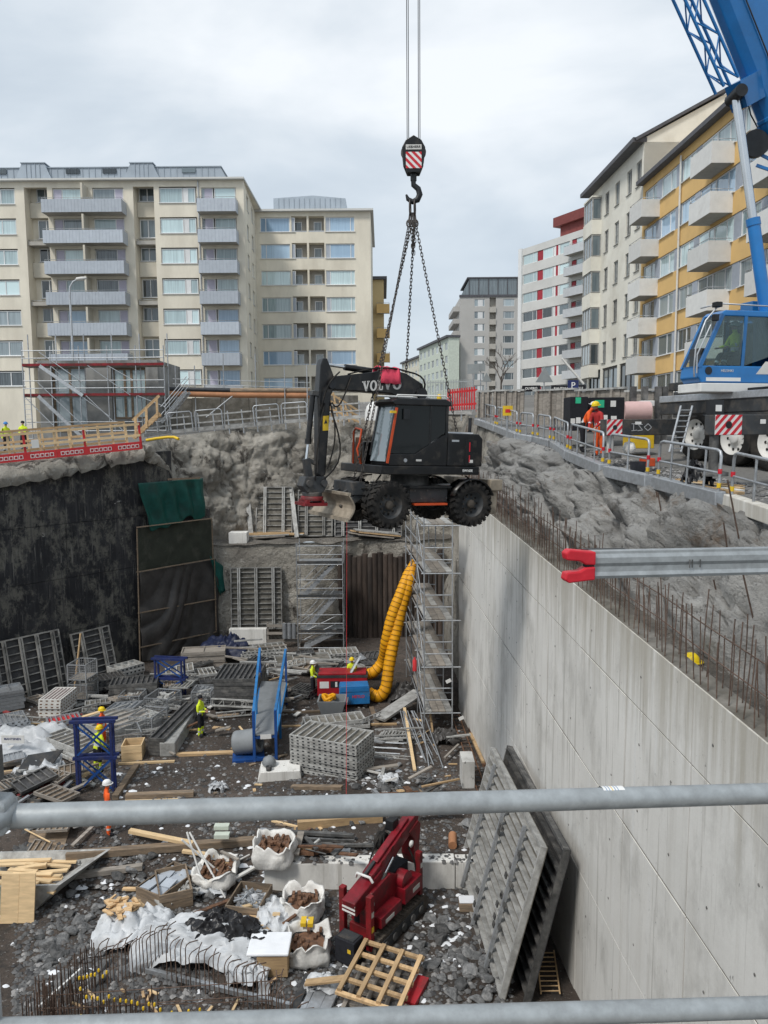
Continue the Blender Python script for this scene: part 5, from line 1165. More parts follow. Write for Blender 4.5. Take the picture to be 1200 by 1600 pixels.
# ================================================================ people: one skinned body each, helmet as a part
def person(label, loc, rz, pose=None, jacket='hivis_yellow', legs='cloth_black', helmet='helmet_white', arms=None, band=True, shin=None, bend=0.0, group=None, h=1.78):
    J = dict(pelvis=(0, 0, .95), spine=(.01, 0, 1.16), chest=(0, 0, 1.38), neck=(.005, 0, 1.51), jaw=(.02, 0, 1.58), head=(.02, 0, 1.66), crown=(.01, 0, 1.75),
             shL=(0, .17, 1.42), elL=(-.03, .25, 1.15), wrL=(.06, .25, .90), shR=(0, -.17, 1.42), elR=(-.03, -.25, 1.15), wrR=(.06, -.25, .90),
             hipL=(0, .095, .90), knL=(.03, .11, .50), anL=(-.02, .12, .10), toL=(.16, .15, .045), hipR=(0, -.095, .90), knR=(.03, -.11, .50), anR=(-.02, -.12, .10), toR=(.16, -.15, .045), nose=(.125, 0, 1.635))
    if pose: J.update(pose)
    RD = dict(pelvis=(.15, .115), spine=(.145, .11), chest=(.165, .12), neck=(.058, .058), jaw=(.072, .08), head=(.088, .1), crown=(.062, .07), shL=(.082, .082), elL=(.062, .062), wrL=(.045, .045), shR=(.082, .082), elR=(.062, .062), wrR=(.045, .045),
              hipL=(.105, .105), knL=(.082, .082), anL=(.068, .068), toL=(.045, .05), hipR=(.105, .105), knR=(.082, .082), anR=(.068, .068), toR=(.045, .05), nose=(.014, .014))
    B = [('pelvis', 'spine', 'J'), ('spine', 'chest', 'J'), ('chest', 'neck', 'J'), ('neck', 'jaw', 'S'), ('jaw', 'head', 'S'), ('head', 'crown', 'S'), ('head', 'nose', 'S')]
    for s in 'LR': B += [('chest', 'sh' + s, 'J'), ('sh' + s, 'el' + s, 'J'), ('el' + s, 'wr' + s, 'J'), ('pelvis', 'hip' + s, 'P'), ('hip' + s, 'kn' + s, 'P'), ('kn' + s, 'an' + s, 'P'), ('an' + s, 'to' + s, 'B')]
    V = {k: Vector(v) for k, v in J.items()}
    for s, sg in (('L', 1), ('R', -1)):                      # palm, four fingers and a thumb
        d = (V['wr' + s] - V['el' + s]).normalized(); side = d.cross(Vector((1, 0, .2))).normalized()
        if side.length < .1: side = Vector((0, 1, 0))
        up_ = d.cross(side)
        V['pa' + s] = V['wr' + s] + d * .075; RD['pa' + s] = (.036, .026); B.append(('wr' + s, 'pa' + s, 'H'))
        for i, (o, l) in enumerate(((-.03, .065), (-.01, .078), (.01, .074), (.03, .058))):
            V[f'f{i}{s}'] = V['pa' + s] + side * o * 1.2 + d * .03; V[f'g{i}{s}'] = V[f'f{i}{s}'] + d * l * .7 + up_ * .03 * sg
            RD[f'f{i}{s}'] = (.011, .011); RD[f'g{i}{s}'] = (.009, .009); B += [('pa' + s, f'f{i}{s}', 'H'), (f'f{i}{s}', f'g{i}{s}', 'H')]
        V['th' + s] = V['wr' + s] + d * .05 + side * .05 * sg + up_ * .02; RD['th' + s] = (.011, .011); B.append(('wr' + s, 'th' + s, 'H'))
    if bend:                                                 # lean forward from the hips
        M = Matrix.Translation(V['pelvis']) @ Matrix.Rotation(bend, 4, 'Y') @ Matrix.Translation(-V['pelvis'])
        low = {'pelvis', 'hipL', 'hipR', 'knL', 'knR', 'anL', 'anR', 'toL', 'toR'}
        for k in V:
            if k not in low: V[k] = M @ V[k]
    sc_ = h / 1.80; keys = list(V); idx = {k: i for i, k in enumerate(keys)}
    me = bpy.data.meshes.new('body'); me.from_pydata([V[k] * sc_ for k in keys], [(idx[a], idx[b]) for a, b, _ in B], [])
    o = bpy.data.objects.new('body', me); col.objects.link(o)
    m = o.modifiers.new('skin', 'SKIN'); m.use_smooth_shade = True; m.branch_smoothing = .3
    sv = me.skin_vertices[0].data
    for k in keys: sv[idx[k]].radius = tuple(r_ * sc_ for r_ in RD[k]); sv[idx[k]].use_root = (k == 'pelvis')
    sb = o.modifiers.new('sub', 'SUBSURF'); sb.levels = sb.render_levels = 1
    dg = bpy.context.evaluated_depsgraph_get(); nm = bpy.data.meshes.new_from_object(o.evaluated_get(dg)); bpy.data.objects.remove(o)
    nm.materials.clear(); ml = {'J': 0, 'P': 1, 'S': 2, 'H': 2, 'B': 3}
    for x in (jacket, legs, 'skin', 'cloth_black', 'reflective', shin or legs): nm.materials.append(MAT[x])
    for p in nm.polygons:
        c = p.center / sc_; best = (9, 'J', 0, '')
        for a, b_, ty in B:
            A_, d_ = V[a], V[b_] - V[a]; t_ = max(0, min(1, (c - A_).dot(d_) / max(d_.length_squared, 1e-9))); dist = (A_ + d_ * t_ - c).length / max(RD[a][0], .03)
            if dist < best[0]: best = (dist, ty, t_, a + b_)
        k = ml[best[1]]
        if best[1] == 'P' and best[3].startswith('kn') and shin: k = 5
        if band and ((best[3] == 'pelvisspine' and .45 < best[2] < .75) or (best[3].startswith('el') and .25 < best[2] < .45) or (best[3].startswith('kn') and .5 < best[2] < .68)): k = 4
        if best[3] in ('pelvisspine',) and best[2] < .02: k = 0
        p.material_index = k; p.use_smooth = True
    t_ = thing('person', label, 'person', loc, rz, group)
    put('body', nm, t_)
    hc = (V['head'] + (V['crown'] - V['head']) * .35) * sc_; q = (V['crown'] - V['head']).normalized().to_track_quat('Z', 'X').to_matrix()
    if bend or pose: Mh = q
    else: Mh = Matrix.Identity(3)
    if helmet:
        hm = MB(); hm.lathe([(.122, .0), (.124, .03), (.112, .085), (.075, .125), (.03, .142), (.001, .145)], 16, hc, Mh @ Matrix.Diagonal((1.1, .95, 1)))
        hm.lathe([(.12, .0), (.15, -.004), (.15, .006), (.12, .012)], 16, hc + Mh @ Vector((.025, 0, 0)), Mh @ Matrix.Diagonal((1.12, .92, 1)), cap=False); hm.build('helmet', helmet, t_)
    else:
        hm = MB(); hm.lathe([(.1, -.02), (.105, .03), (.085, .085), (.04, .11), (.001, .112)], 14, hc, Mh); hm.build('cap', 'cloth_black', t_)
    for s in (-1, 1): MB().lathe([(.001, -.009), (.009, 0), (.001, .009)], 6, V['head'] * sc_ + Mh @ Vector((.088, s * .033, .008))).build('eye', 'cloth_black', t_)
    return t_
def face(dx, dy): return math.atan2(dy, dx)
def pf(px, py): p = fl(px, py); return Vector((p.x, p.y, gz(p.x, p.y) + .0))
HOLD = dict(elL=(.02, .24, 1.14), wrL=(.24, .1, 1.14), elR=(.02, -.24, 1.14), wrR=(.24, -.1, 1.12))
person('worker in yellow and black hi-vis clothes and dark cap looking at his hands', pf(314, 1151), R(-15), HOLD, 'hivis_yellow', 'cloth_black', None, shin='hivis_yellow')
person('worker in yellow jacket and white helmet standing left of the red heater', pf(489, 1090), R(-10), dict(elR=(.05, -.25, 1.15), wrR=(.28, -.18, 1.05), elL=(.03, .24, 1.15), wrL=(.25, .16, 1.05)), 'hivis_yellow', 'cloth_black', 'helmet_white')
person('worker in yellow jacket and yellow helmet behind the red heater', pf(551, 1082), R(-100), dict(elL=(.1, .22, 1.15), wrL=(.3, .12, 1.1), elR=(.08, -.23, 1.15), wrR=(.28, -.12, 1.08)), 'hivis_yellow', 'cloth_black', 'helmet_yellow', bend=.12)
person('worker in orange jacket and yellow helmet by the mesh cages', pf(161, 1172), R(-5), None, 'hivis_orange', 'hivis_orange', 'helmet_yellow')
person('worker in yellow jacket seen through the near blue trestle', pf(153, 1208), R(60), dict(elR=(.05, -.26, 1.16), wrR=(.22, -.2, 1.0), elL=(.03, .26, 1.16), wrL=(.2, .2, .98)), 'hivis_yellow', 'cloth_black', 'helmet_yellow', shin='hivis_yellow', bend=.2)
person('worker in orange clothes and white helmet half hidden by the scaffold rail', pf(170, 1308), R(25), None, 'hivis_orange', 'hivis_orange', 'helmet_white')
def ps(px, py): return stp(px, py)
w1 = at(936, 715, Y=24.6); w1.z = zs(w1.x, w1.y)
person('worker in orange vest and yellow helmet behind the street railing', w1, R(215), dict(elL=(.12, .24, 1.2), wrL=(.34, .16, 1.08), elR=(.12, -.24, 1.2), wrR=(.34, -.14, 1.05)), 'cloth_red', 'hivis_orange', 'helmet_yellow', bend=.28)
w2 = at(909, 712, Y=26.0); w2.z = zs(w2.x, w2.y)
person('worker in orange jacket bending behind the railing, left of the orange vest worker', w2, R(-20), dict(elL=(.12, .24, 1.2), wrL=(.34, .16, 1.02), elR=(.12, -.24, 1.2), wrR=(.34, -.14, 1.0)), 'hivis_orange', 'cloth_black', 'helmet_white', bend=.5)
for lab, px, hm, rz_, hold in (('worker in yellow jacket and blue helmet behind the timber railing', 10, 'helmet_blue', -40, None), ('worker in yellow jacket and dark cap beside the timber railing', 37, None, -80, HOLD)):
    p = at(px, 688, Y=44.0); p.z = zs(p.x, p.y) - .05
    person(lab, p, R(rz_), hold, 'hivis_yellow', 'cloth_black', hm)
# crane driver inside the cab
dv = UPP @ Vector((1.55, 1.7, 0)); dv.z = 13.78
person('crane driver in yellow vest sitting inside the blue crane cab', dv, math.atan2(fw.y, fw.x), dict(pelvis=(0, 0, .9), hipL=(0, .1, .88), hipR=(0, -.1, .88), knL=(.4, .14, .9), knR=(.4, -.14, .9), anL=(.5, .15, .56), anR=(.5, -.15, .56), toL=(.66, .16, .52), toR=(.66, -.16, .52), elL=(.1, .24, 1.16), wrL=(.36, .2, 1.1), elR=(.1, -.24, 1.16), wrR=(.36, -.2, 1.1)), 'hivis_yellow', 'cloth_black', 'helmet_white')
# ================================================================ things in the pit
def gp(px, py, dz=0.0):                              # photo point on the pit floor
    p = fl(px, py)
    if p.y < STEP: p = fl(px, py, ZF)
    p.z = gz(p.x, p.y) + dz; return p
def put_thing(mesh_mb, name, mt, label, cat, group=None, bevel=0): return tag(mesh_mb.build(name, mt, None, bevel=bevel), label, cat, group)

# ---- formwork panels standing or leaning
FP = {}
def lean_panel(label, p0, p1, H, lean, ribs=7, walers=2, ribm='formwork', sheetm='form_sheet', wm='form_edge', t=.16, group=None, cap='wall_formwork', vertical=0):
    p0, p1 = Vector(p0), Vector(p1); d = p1 - p0; W = Vector((d.x, d.y)).length; rz = math.atan2(d.y, d.x)
    o = thing(cap, label, 'formwork', p0, rz, group); o.rotation_euler = (-lean, -math.atan2(d.z, W), rz)
    k = (round(W, 1), round(H, 1), ribm, sheetm, t)
    MB().b2((0, t * .75, 0), (W, t * .75 + .02, H)).build('sheet', sheetm, o)
    for a in (0, W - .07): MB().b2((a, 0, 0), (a + .07, t * .74, H)).build('frame_bar', ribm, o)
    for a in (0, H - .07): MB().b2((.071, 0, a), (W - .071, t * .74, a + .07)).build('frame_bar', ribm, o)
    if ribs:
        rm = MB().b2((.071, .02, 0), (W - .071, t * .74, .05)).mesh('rib', ribm)
        for i in range(1, ribs + 1): put('rib', rm, o, (rnd.uniform(-.01, .01), 0, H * i / (ribs + 1) - .025))
    if vertical:
        rm = MB().b2((0, .02, .071), (.05, t * .74, H - .071)).mesh('rib', ribm)
        for i in range(1, vertical + 1): put('rib', rm, o, (W * i / (vertical + 1) - .025, 0, 0))
    if walers:
        wmsh = MB().b2((0, -.1, .0), (.07, -.003, H * .97)).b2((.11, -.1, .0), (.18, -.003, H * .97)).b2((.0701, -.07, H * .2), (.1099, -.03, H * .24)).b2((.0701, -.07, H * .75), (.1099, -.03, H * .79)).mesh('waler', wm)
        for i in range(walers): put('waler', wmsh, o, (W * (i + .5) / walers - .09, 0, H * .015))
    return o
# on the bench against the rock
Yb = 48.0
def bp_(px, Y=Yb, z=6.05): p = at(px, 800, Y=Y); p.z = z; return p
lean_panel('leftmost dark formwork panel leaning on the rock above the bench', bp_(398), bp_(456), 3.2, R(14), 8, 2)
lean_panel('grey formwork panel leaning on the rock just behind the excavator tiltrotator', bp_(464), bp_(519), 3.0, R(16), 8, 2, wm='formwork')
lean_panel('low wide dark formwork panel on the bench under the excavator wheels', bp_(522, 47.7), bp_(628, 47.7), 1.9, R(20), 5, 4, 'steel_dark', 'form_dark')
tag(MB().bar(bp_(392, 47.6), bp_(386, 48.9, 9.4), .28, .12, up=(0, 1, 0)).build('formwork_beam', 'form_edge'), 'pale upright beam leaning on the rock left of the bench panels', 'beam')
tag(MB().bar(bp_(463, 47.5), bp_(456, 48.9, 9.0), .26, .12, up=(0, 1, 0)).build('formwork_beam', 'form_edge'), 'pale upright beam between the two bench panels', 'beam')
lean_panel('black formwork panel on the bench behind the front wheel of the excavator', bp_(512, 48.2), bp_(560, 48.2), 2.6, R(16), 7, 2, 'steel_dark', 'form_dark')
# upright at the foot of the bench
q0, q1 = at(361, 990, Y=45.2), at(441, 990, Y=45.2)
lean_panel('large upright grey formwork panel against the lower wall left of the stair tower', (q0.x, 45.2, .8), (q1.x, 45.3, .8), 3.75, R(5), 11, 3)
# against the black wall
def lwp(px, off=.9):                                  # on the floor in front of the black wall
    a, b_ = LW[1], LW[2]; d = ray(px, 1000); s_ = b_ - a; n_ = Vector((s_.y, -s_.x, 0)).normalized(); a = a + n_ * off
    k = (a.x * d.y - a.y * d.x) / (s_.y * d.x - s_.x * d.y); p = a + s_ * k; p.z = gz(p.x, p.y); return p
lean_panel('black formwork panel leaning on the stained wall at the left edge', lwp(-60), lwp(0), 3.0, R(13), 7, 3, 'formwork', 'form_dark', 'formwork')
lean_panel('wide black formwork panel with a ladder like top rail against the stained wall', lwp(1), lwp(104), 3.0, R(13), 7, 4, 'formwork', 'form_dark', 'formwork')
lean_panel('smaller black formwork panel beside the timber prop against the stained wall', lwp(122), lwp(183), 2.6, R(14), 7, 2, 'formwork', 'form_dark', 'formwork')
a = lwp(113); tag(MB().bar(a, a + Vector((.25, .45, 2.6)), .12, .06).build('timber_prop', 'wood'), 'pale timber prop leaning on the stained wall between two black panels', 'timber')
# the two big ones on the right wall
o = lean_panel('large grey formwork panel leaning on the concrete wall, front one of two', (2.15, 22.2, ZF), (2.52, 16.6, ZF), 4.05, R(14.5), 14, 0, 'form_edge', 'form_sheet', t=.2)
for k in range(3): MB().b2((.9 + 1.75 * k, -.09, .1), (.98 + 1.75 * k, -.002, 3.9)).build('waler', 'galv', o)
cl = MB().b2((0, -.13, 0), (.14, -.092, .12)).mesh('clamp', 'steel_dark')
for i in range(26): put('clamp', cl, o, (rnd.choice((.62, 1.0, 2.3, 2.75, 4.1, 4.5)) + rnd.uniform(-.1, .1), .05, rnd.uniform(.3, 3.7)))
lean_panel('large dark formwork panel leaning on the concrete wall, rear one of two', (2.75, 22.4, ZF), (3.12, 16.55, ZF), 4.0, R(13.5), 12, 0, 'steel_dark', 'form_dark', t=.2)

# ---- tarps and boards on the end of the black wall
def onLW(px, py, off=.12):
    a, b_ = LW[2], LW[3]; s_ = b_ - a; n_ = Vector((s_.y, -s_.x, 0)).normalized(); d = ray(px, py); a2 = a + n_ * off
    t_ = (a2 - Vector((0, 0, CAMZ))).dot(n_) / d.dot(n_); return Vector((0, 0, CAMZ)) + d * t_
def hang(name, mt, label, quad, nu, nv, amp, fr, off=.2, seed=0, ragged=0.0, diag=0):
    A_, B_, C_2, D_2 = [onLW(x, y, off) for x, y in quad]; n_ = Vector(((LW[3] - LW[2]).y, -(LW[3] - LW[2]).x, 0)).normalized(); vs = []
    for j in range(nv):
        v = j / (nv - 1)
        for i in range(nu):
            u = i / (nu - 1); p = A_.lerp(B_, u).lerp(D_2.lerp(C_2, u), v)
            f = (math.sin(u * fr + seed + 1.3 * math.sin(v * 2 + seed)) * .5 + noise.noise(Vector((u * fr * .35, v * 2.2, seed))) * .9)
            f += .55 * abs(math.sin(diag * (u * .9 + v * .55) + 3 * noise.noise(Vector((u * 2, v * 2, 9))))) * min(1, 2.2 * (1 - u)) if diag else 0; p = p + n_ * amp * (f * (.35 + .65 * min(v * 3, 1)) + .5) + Vector((0, 0, ragged * noise.noise(Vector((u * 5, 3, seed))) * v)); vs.append(p)
    m = MB(); m.smooth = True; m.add(vs, [(j * nu + i, j * nu + i + 1, (j + 1) * nu + i + 1, (j + 1) * nu + i) for j in range(nv - 1) for i in range(nu - 1)])
    o = put_thing(m, name, mt, label, 'tarp'); so_ = o.modifiers.new('thick', 'SOLIDIFY'); so_.thickness = .012; return o
hang('tarp', 'tarp_green', 'dark green tarp hanging at the top of the stained wall', [(214, 755), (316, 747), (318, 806), (232, 829)], 60, 24, .16, 26, .3, 2, .5)
put_thing(MB().add([onLW(214, 826, o_) for o_ in (.1, .16)] + [onLW(330, 811, o_) for o_ in (.1, .16)] + [onLW(332, 873, o_) for o_ in (.1, .16)] + [onLW(216, 893, o_) for o_ in (.1, .16)], [(1, 3, 5, 7), (0, 6, 4, 2), (0, 2, 3, 1), (2, 4, 5, 3), (4, 6, 7, 5), (6, 0, 1, 7)]), 'board', 'board_green', 'dark board fixed below the green tarp on the stained wall', 'board')
hang('tarp', 'tarp_black', 'large black plastic sheet behind battens on the stained wall', [(216, 893), (335, 873), (340, 1000), (219, 1035)], 90, 60, .26, 9, .2, 5, diag=16)
hang('tarp', 'tarp_green', 'small torn end of green tarp beside the black sheet', [(326, 868), (348, 885), (350, 922), (342, 930)], 14, 12, .12, 8, .45, 7)
for lab, a, b_ in (('left upright batten holding the black sheet', (214, 826), (219, 1035)), ('right upright batten beside the dark board', (331, 811), (333, 872)), ('right upright batten beside the black sheet', (335, 874), (338, 985)), ('top cross batten of the black sheet', (214, 894), (334, 873)), ('middle cross batten of the black sheet', (216, 958), (338, 936)), ('bottom cross batten of the black sheet', (218, 1012), (338, 987)), ('batten above the green tarp', (262, 749), (312, 747)), ('batten along the top of the dark board', (214, 824), (330, 810))):
    put_thing(MB().bar(onLW(*a, .5), onLW(*b_, .5), .1, .05, up=(0, 0, 1) if abs(a[0] - b_[0]) > 50 else (1, 0, 0)), 'batten', 'wood_old', lab, 'batten')

# ---- piles under the bench
pw = thing('pile_wall', 'dark rusty pile wall below the bench between the stair tower and the scaffold', 'wall', (0, 46.4, 0))
pm = MB().tube((0, 0, -.2), (0, 0, 5.4), .19, 10).mesh('pile', 'pile_steel')
for i in range(22):
    x_ = -3.05 + i * .31; put('pile', pm, pw, (x_, (46.9 - .35 * math.sin((x_ + 3.0) * .7)) - 46.4 - .35, rnd.uniform(-.1, .0)), (0, 0, rnd.uniform(0, 6)), (1, 1, rnd.uniform(.93, 1.0)))
# ---- stair tower
def T(o, name, a, b_, r_, mt='galv', n=6): return MB().tube(a, b_, r_, n).build(name, mt, o)
s0 = at(466, 1015, Y=43.2); s1 = at(537, 1015, Y=43.2); TW = s1.x - s0.x; TD = 1.7
st = thing('stair_tower', 'galvanised scaffold stair tower at the foot of the back wall', 'scaffold', (s0.x, 43.2, .1))
lv = [1.05, 3.1, 5.05]
for x_ in (0, TW):
    for y_ in (0, TD): T(st, 'standard', (x_, y_, 0), (x_, y_, 6.25), .032)
for z_ in lv + [.2]:
    for y_ in (0, TD): T(st, 'ledger', (.03, y_, z_ - .08), (TW - .03, y_, z_ - .08), .026)
    for x_ in (0, TW): T(st, 'transom', (x_, .03, z_ - .08), (x_, TD - .03, z_ - .08), .026)
for z_ in lv:
    for dz in (.5, 1.0):
        T(st, 'guard_rail', (.03, -.0, z_ + dz), (TW - .03, 0, z_ + dz), .024); T(st, 'guard_rail', (0, .03, z_ + dz), (0, TD - .03, z_ + dz), .024); T(st, 'guard_rail', (TW, .03, z_ + dz), (TW, TD - .03, z_ + dz), .024)
    MB().b2((.04, .05 if z_ > 5 else .9, z_ - .04), (TW - .04, TD - .05, z_)).build('deck', 'galv', st)
    MB().b2((.04, -.04, z_ + .0), (TW - .04, -.015, z_ + .14)).build('toe_board', 'graphite', st)
    T(st, 'brace', (.05, TD, z_ - 1.8), (TW - .05, TD, z_ - .1), .022)
for z0_, z1_ in zip([.1] + lv[:-1], lv):
    fl_ = MB(); a, b_ = Vector((.35, .45, z0_)), Vector((TW - .45, .45, z1_ - .05))
    for y_ in (.1, .75): fl_.bar(a + Vector((0, y_ - .45, 0)), b_ + Vector((0, y_ - .45, 0)), .04, .2)
    f_ = fl_.build('stair_stringer', 'galv', st)
    tm_ = MB().b2((-.12, .12, -.02), (.12, .73, .02)).mesh('tread', 'galv')
    for k in range(9): c = a.lerp(b_, (k + .5) / 9); put('tread', tm_, f_, (c.x, 0, c.z + .08))
    T(st, 'stair_rail', a + Vector((0, -.38, .95)), b_ + Vector((0, -.38, .95)), .022); T(st, 'stair_rail', a + Vector((0, -.38, .5)), b_ + Vector((0, -.38, .5)), .022)
# ---- long scaffold beside the concrete wall
sx0, sx1, sy0, sy1 = 1.62, 2.78, 31.0, 38.5
sk_ = thing('scaffold', 'tall narrow scaffold with plank decks standing beside the concrete wall', 'scaffold', (sx0, sy0, 0)); dz_ = [.95 + 1.97 * k for k in range(5)]
L_ = sy1 - sy0; WX = sx1 - sx0; sh_ = -.07
ysx = lambda y_: sh_ * y_
for y_ in (0, 2.5, 5.0, L_):
    for x_ in (0, WX): T(sk_, 'standard', (x_ + ysx(y_), y_, -.05), (x_ + ysx(y_), y_, dz_[-1] + (1.15 if y_ < 7 else 1.05)), .032)
    for z_ in dz_: T(sk_, 'transom', (-.12 + ysx(y_), y_, z_ - .07), (WX + .35 + ysx(y_), y_, z_ - .07), .028)
    if y_ == 0:
        for z_ in dz_:
            for e_ in (.5, 1.0): T(sk_, 'guard_rail', (ysx(0), 0, z_ + e_), (WX, 0, z_ + e_), .026)
for z_ in dz_:
    for x_ in (0, WX): T(sk_, 'ledger', (x_, 0, z_ - .12), (x_ + ysx(L_), L_, z_ - .12), .028)
    for e_ in (.5, 1.0): T(sk_, 'guard_rail', (0, 0, z_ + e_), (ysx(L_), L_, z_ + e_), .026)
    for b0 in range(3):
        for k in range(4): 
            ya, yb = 2.5 * b0 + .03, 2.5 * (b0 + 1) - .03 if b0 < 2 else L_ - .03
            m_ = MB(); vs = []
            for yy in (ya, yb):
                for xx in (.04 + k * .29, .04 + k * .29 + .27):
                    for zz in (z_ - .03, z_ + .02): vs.append((xx + ysx(yy), yy, zz))
            m_.add(vs, [(0, 1, 3, 2), (4, 6, 7, 5), (0, 4, 5, 1), (2, 3, 7, 6), (0, 2, 6, 4), (1, 5, 7, 3)]); m_.build('deck_plank', 'wood_grey' if (k + b0) % 3 else 'form_edge', sk_)
for z0_, z1_ in zip([0] + dz_, dz_): T(sk_, 'brace', (0, 0.05, z0_), (ysx(2.5), 2.5, z1_ - .1), .024); T(sk_, 'brace', (ysx(2.5), 2.55, z1_ - .1), (ysx(5), 5, z0_), .024)

# ---- yellow ducts
def duct(label, pts, r_, taper_end=None):
    P = [Vector(p) for p in pts]; S = []
    for i in range(len(P) - 1):                       # Catmull-Rom
        p0, p1, p2, p3 = P[max(i - 1, 0)], P[i], P[i + 1], P[min(i + 2, len(P) - 1)]
        for k in range(14):
            t = k / 14; S.append(.5 * ((2 * p1) + (p2 - p0) * t + (2 * p0 - 5 * p1 + 4 * p2 - p3) * t * t + (3 * p1 - p0 - 3 * p2 + p3) * t ** 3))
    S.append(P[-1]); S = resample(S, 150)
    rr = [r_ * (1 + .03 * math.cos(i * 2 * PI / 5) + .05 * noise.noise(Vector((i * .23, r_ * 9, 0)))) * (1.0 if not taper_end or i < 132 else max(.25, 1 - (i - 131) / 19 * (1 - taper_end))) for i in range(150)]
    o = thing('air_duct', label, 'duct', S[0]); MB().path(S, rr, 16).build('hose', 'yellow_duct', o, world=True)
    for i in range(2, 148, 5):
        d = (S[min(i + 1, 149)] - S[i - 1]).normalized()
        c = S[i + 2] if i + 2 < 150 else S[i]; MB().tube(c - d * .012, c + d * .012, rr[min(i + 2, 149)] + .006, 14, cap=False).build('band', 'duct_band', o, world=True)
    return o
A3 = lambda px, py, Y: at(px, py, Y=Y)
duct('orange-yellow flexible air duct looping from the blue heater up to the scaffold, front one', [A3(577, 1083, 35.0), A3(592, 1088, 34.8), A3(603, 1074, 34.8), A3(608, 1040, 35.0), A3(618, 990, 35.3), A3(630, 940, 35.6), A3(641, 905, 35.9), A3(648, 878, 36.2)], .27, .5)
duct('yellow flexible air duct rising behind the other one from the red heater', [A3(572, 1053, 36.2), A3(584, 1050, 36.0), A3(598, 1032, 36.0), A3(604, 1000, 35.4), A3(612, 965, 35.4), A3(625, 930, 35.6), A3(637, 900, 36.0), A3(647, 876, 36.4)], .26, .5)
# ---- red heater, blue heater, grey tub
h0, h1 = gp(496, 1093), gp(574, 1092); W_ = (h1 - h0).length
ht = thing('site_heater', 'long red site heater with a grey top rail in front of two workers', 'heater', h0, math.atan2(h1.y - h0.y, h1.x - h0.x))
MB().b2((0, 0, .12), (W_, 1.0, 1.0)).build('casing', 'red_paint', ht, bevel=.02); MB().b2((-.02, -.02, 1.001), (W_ + .02, 1.02, 1.1)).build('top_rail', 'graphite', ht); MB().b2((.05, .05, 1.101), (W_ - .05, .95, 1.2)).build('lid', 'red_paint', ht, bevel=.02)
for x_ in (.1, W_ - .25): MB().b2((x_, .05, 0), (x_ + .12, .95, .119)).build('skid', 'dark_metal', ht)
MB().b2((.12, -.008, .5), (.55, -.001, .82)).build('label_plate', 'white_paint', ht); MB().b2((.62, -.008, .52), (1.05, -.001, .84)).build('label_plate', 'cloth_black', ht); MB().b2((.85, -.013, .56), (.95, -.0085, .8)).build('label_mark', 'white_paint', ht)
lv_ = MB(); lv_.add([(1.55, .1, 1.21), (2.0, .5, 1.9), (2.1, .5, 1.9), (1.65, .1, 1.21), (1.55, .5, 1.21), (2.0, .9, 1.9), (2.1, .9, 1.9), (1.65, .5, 1.21)], [(0, 1, 2, 3), (4, 7, 6, 5), (0, 4, 5, 1), (3, 2, 6, 7), (1, 5, 6, 2), (0, 3, 7, 4)]); lv_.build('open_flap', 'galv', ht)
h0, h1 = gp(531, 1108), gp(578, 1106); W_ = (h1 - h0).length
bh = thing('blue_heater', 'small blue wheeled heater coupled to the orange duct', 'heater', h0, math.atan2(h1.y - h0.y, h1.x - h0.x))
MB().prism([(0, .2), (W_, .2), (W_, .95), (W_ - .05, 1.05), (.05, 1.05), (0, .9)], 0, .75).build('casing', 'blue_bright', bh, bevel=.02); MB().b2((.04, -.02, .8), (W_ - .04, .0, .98)).build('front_lip', 'blue_bright', bh); put('lettering', text_mesh('HEYLO', .18, .002, 'red_bright', .004), bh, (W_ * .62, -.006, .56), (PI / 2, 0, 0))
for x_ in (.2, W_ - .2): MB().lathe([(.1, -.04), (.13, 0), (.1, .04)], 12, (x_, .08, .12), Matrix.Rotation(PI / 2, 3, 'X')).build('castor', 'rubber', bh)
h0, h1 = gp(500, 1123), gp(536, 1123); W_ = (h1 - h0).length
tb = thing('mortar_tub', 'grey plastic mortar tub in front of the red heater', 'tub', h0, math.atan2(h1.y - h0.y, h1.x - h0.x))
m_ = MB(); vs = [(0.1, .1, 0), (W_ - .1, .1, 0), (W_ - .1, .8, 0), (.1, .8, 0), (-.12, -.08, .78), (W_ + .12, -.08, .78), (W_ + .12, .98, .78), (-.12, .98, .78), (-.05, -.02, .78), (W_ + .05, -.02, .78), (W_ + .05, .92, .78), (-.05, .92, .78), (.15, .15, .08), (W_ - .15, .15, .08), (W_ - .15, .75, .08), (.15, .75, .08)]
m_.add(vs, [(3, 2, 1, 0), (0, 1, 5, 4), (1, 2, 6, 5), (2, 3, 7, 6), (3, 0, 4, 7), (4, 5, 9, 8), (5, 6, 10, 9), (6, 7, 11, 10), (7, 4, 8, 11), (8, 9, 13, 12), (9, 10, 14, 13), (10, 11, 15, 14), (11, 8, 12, 15), (12, 13, 14, 15)]); m_.build('shell', 'grey_plastic', tb)
MB().b2((W_ + .121, .1, .6), (W_ + .2, .8, .7)).build('handle', 'grey_plastic', tb)
p = tb.location + Vector((.35, .6, .75)); tag(MB().path([p + Vector((.25 * math.cos(a_) * (1 + .2 * math.sin(3 * a_)), .25 * math.sin(a_), .08 * math.sin(a_ * 2.3))) for a_ in [i * .45 for i in range(30)]], .07, 7).build('hose_coil', 'yellow_duct'), 'yellow hose coil lying in the grey tub', 'hose')

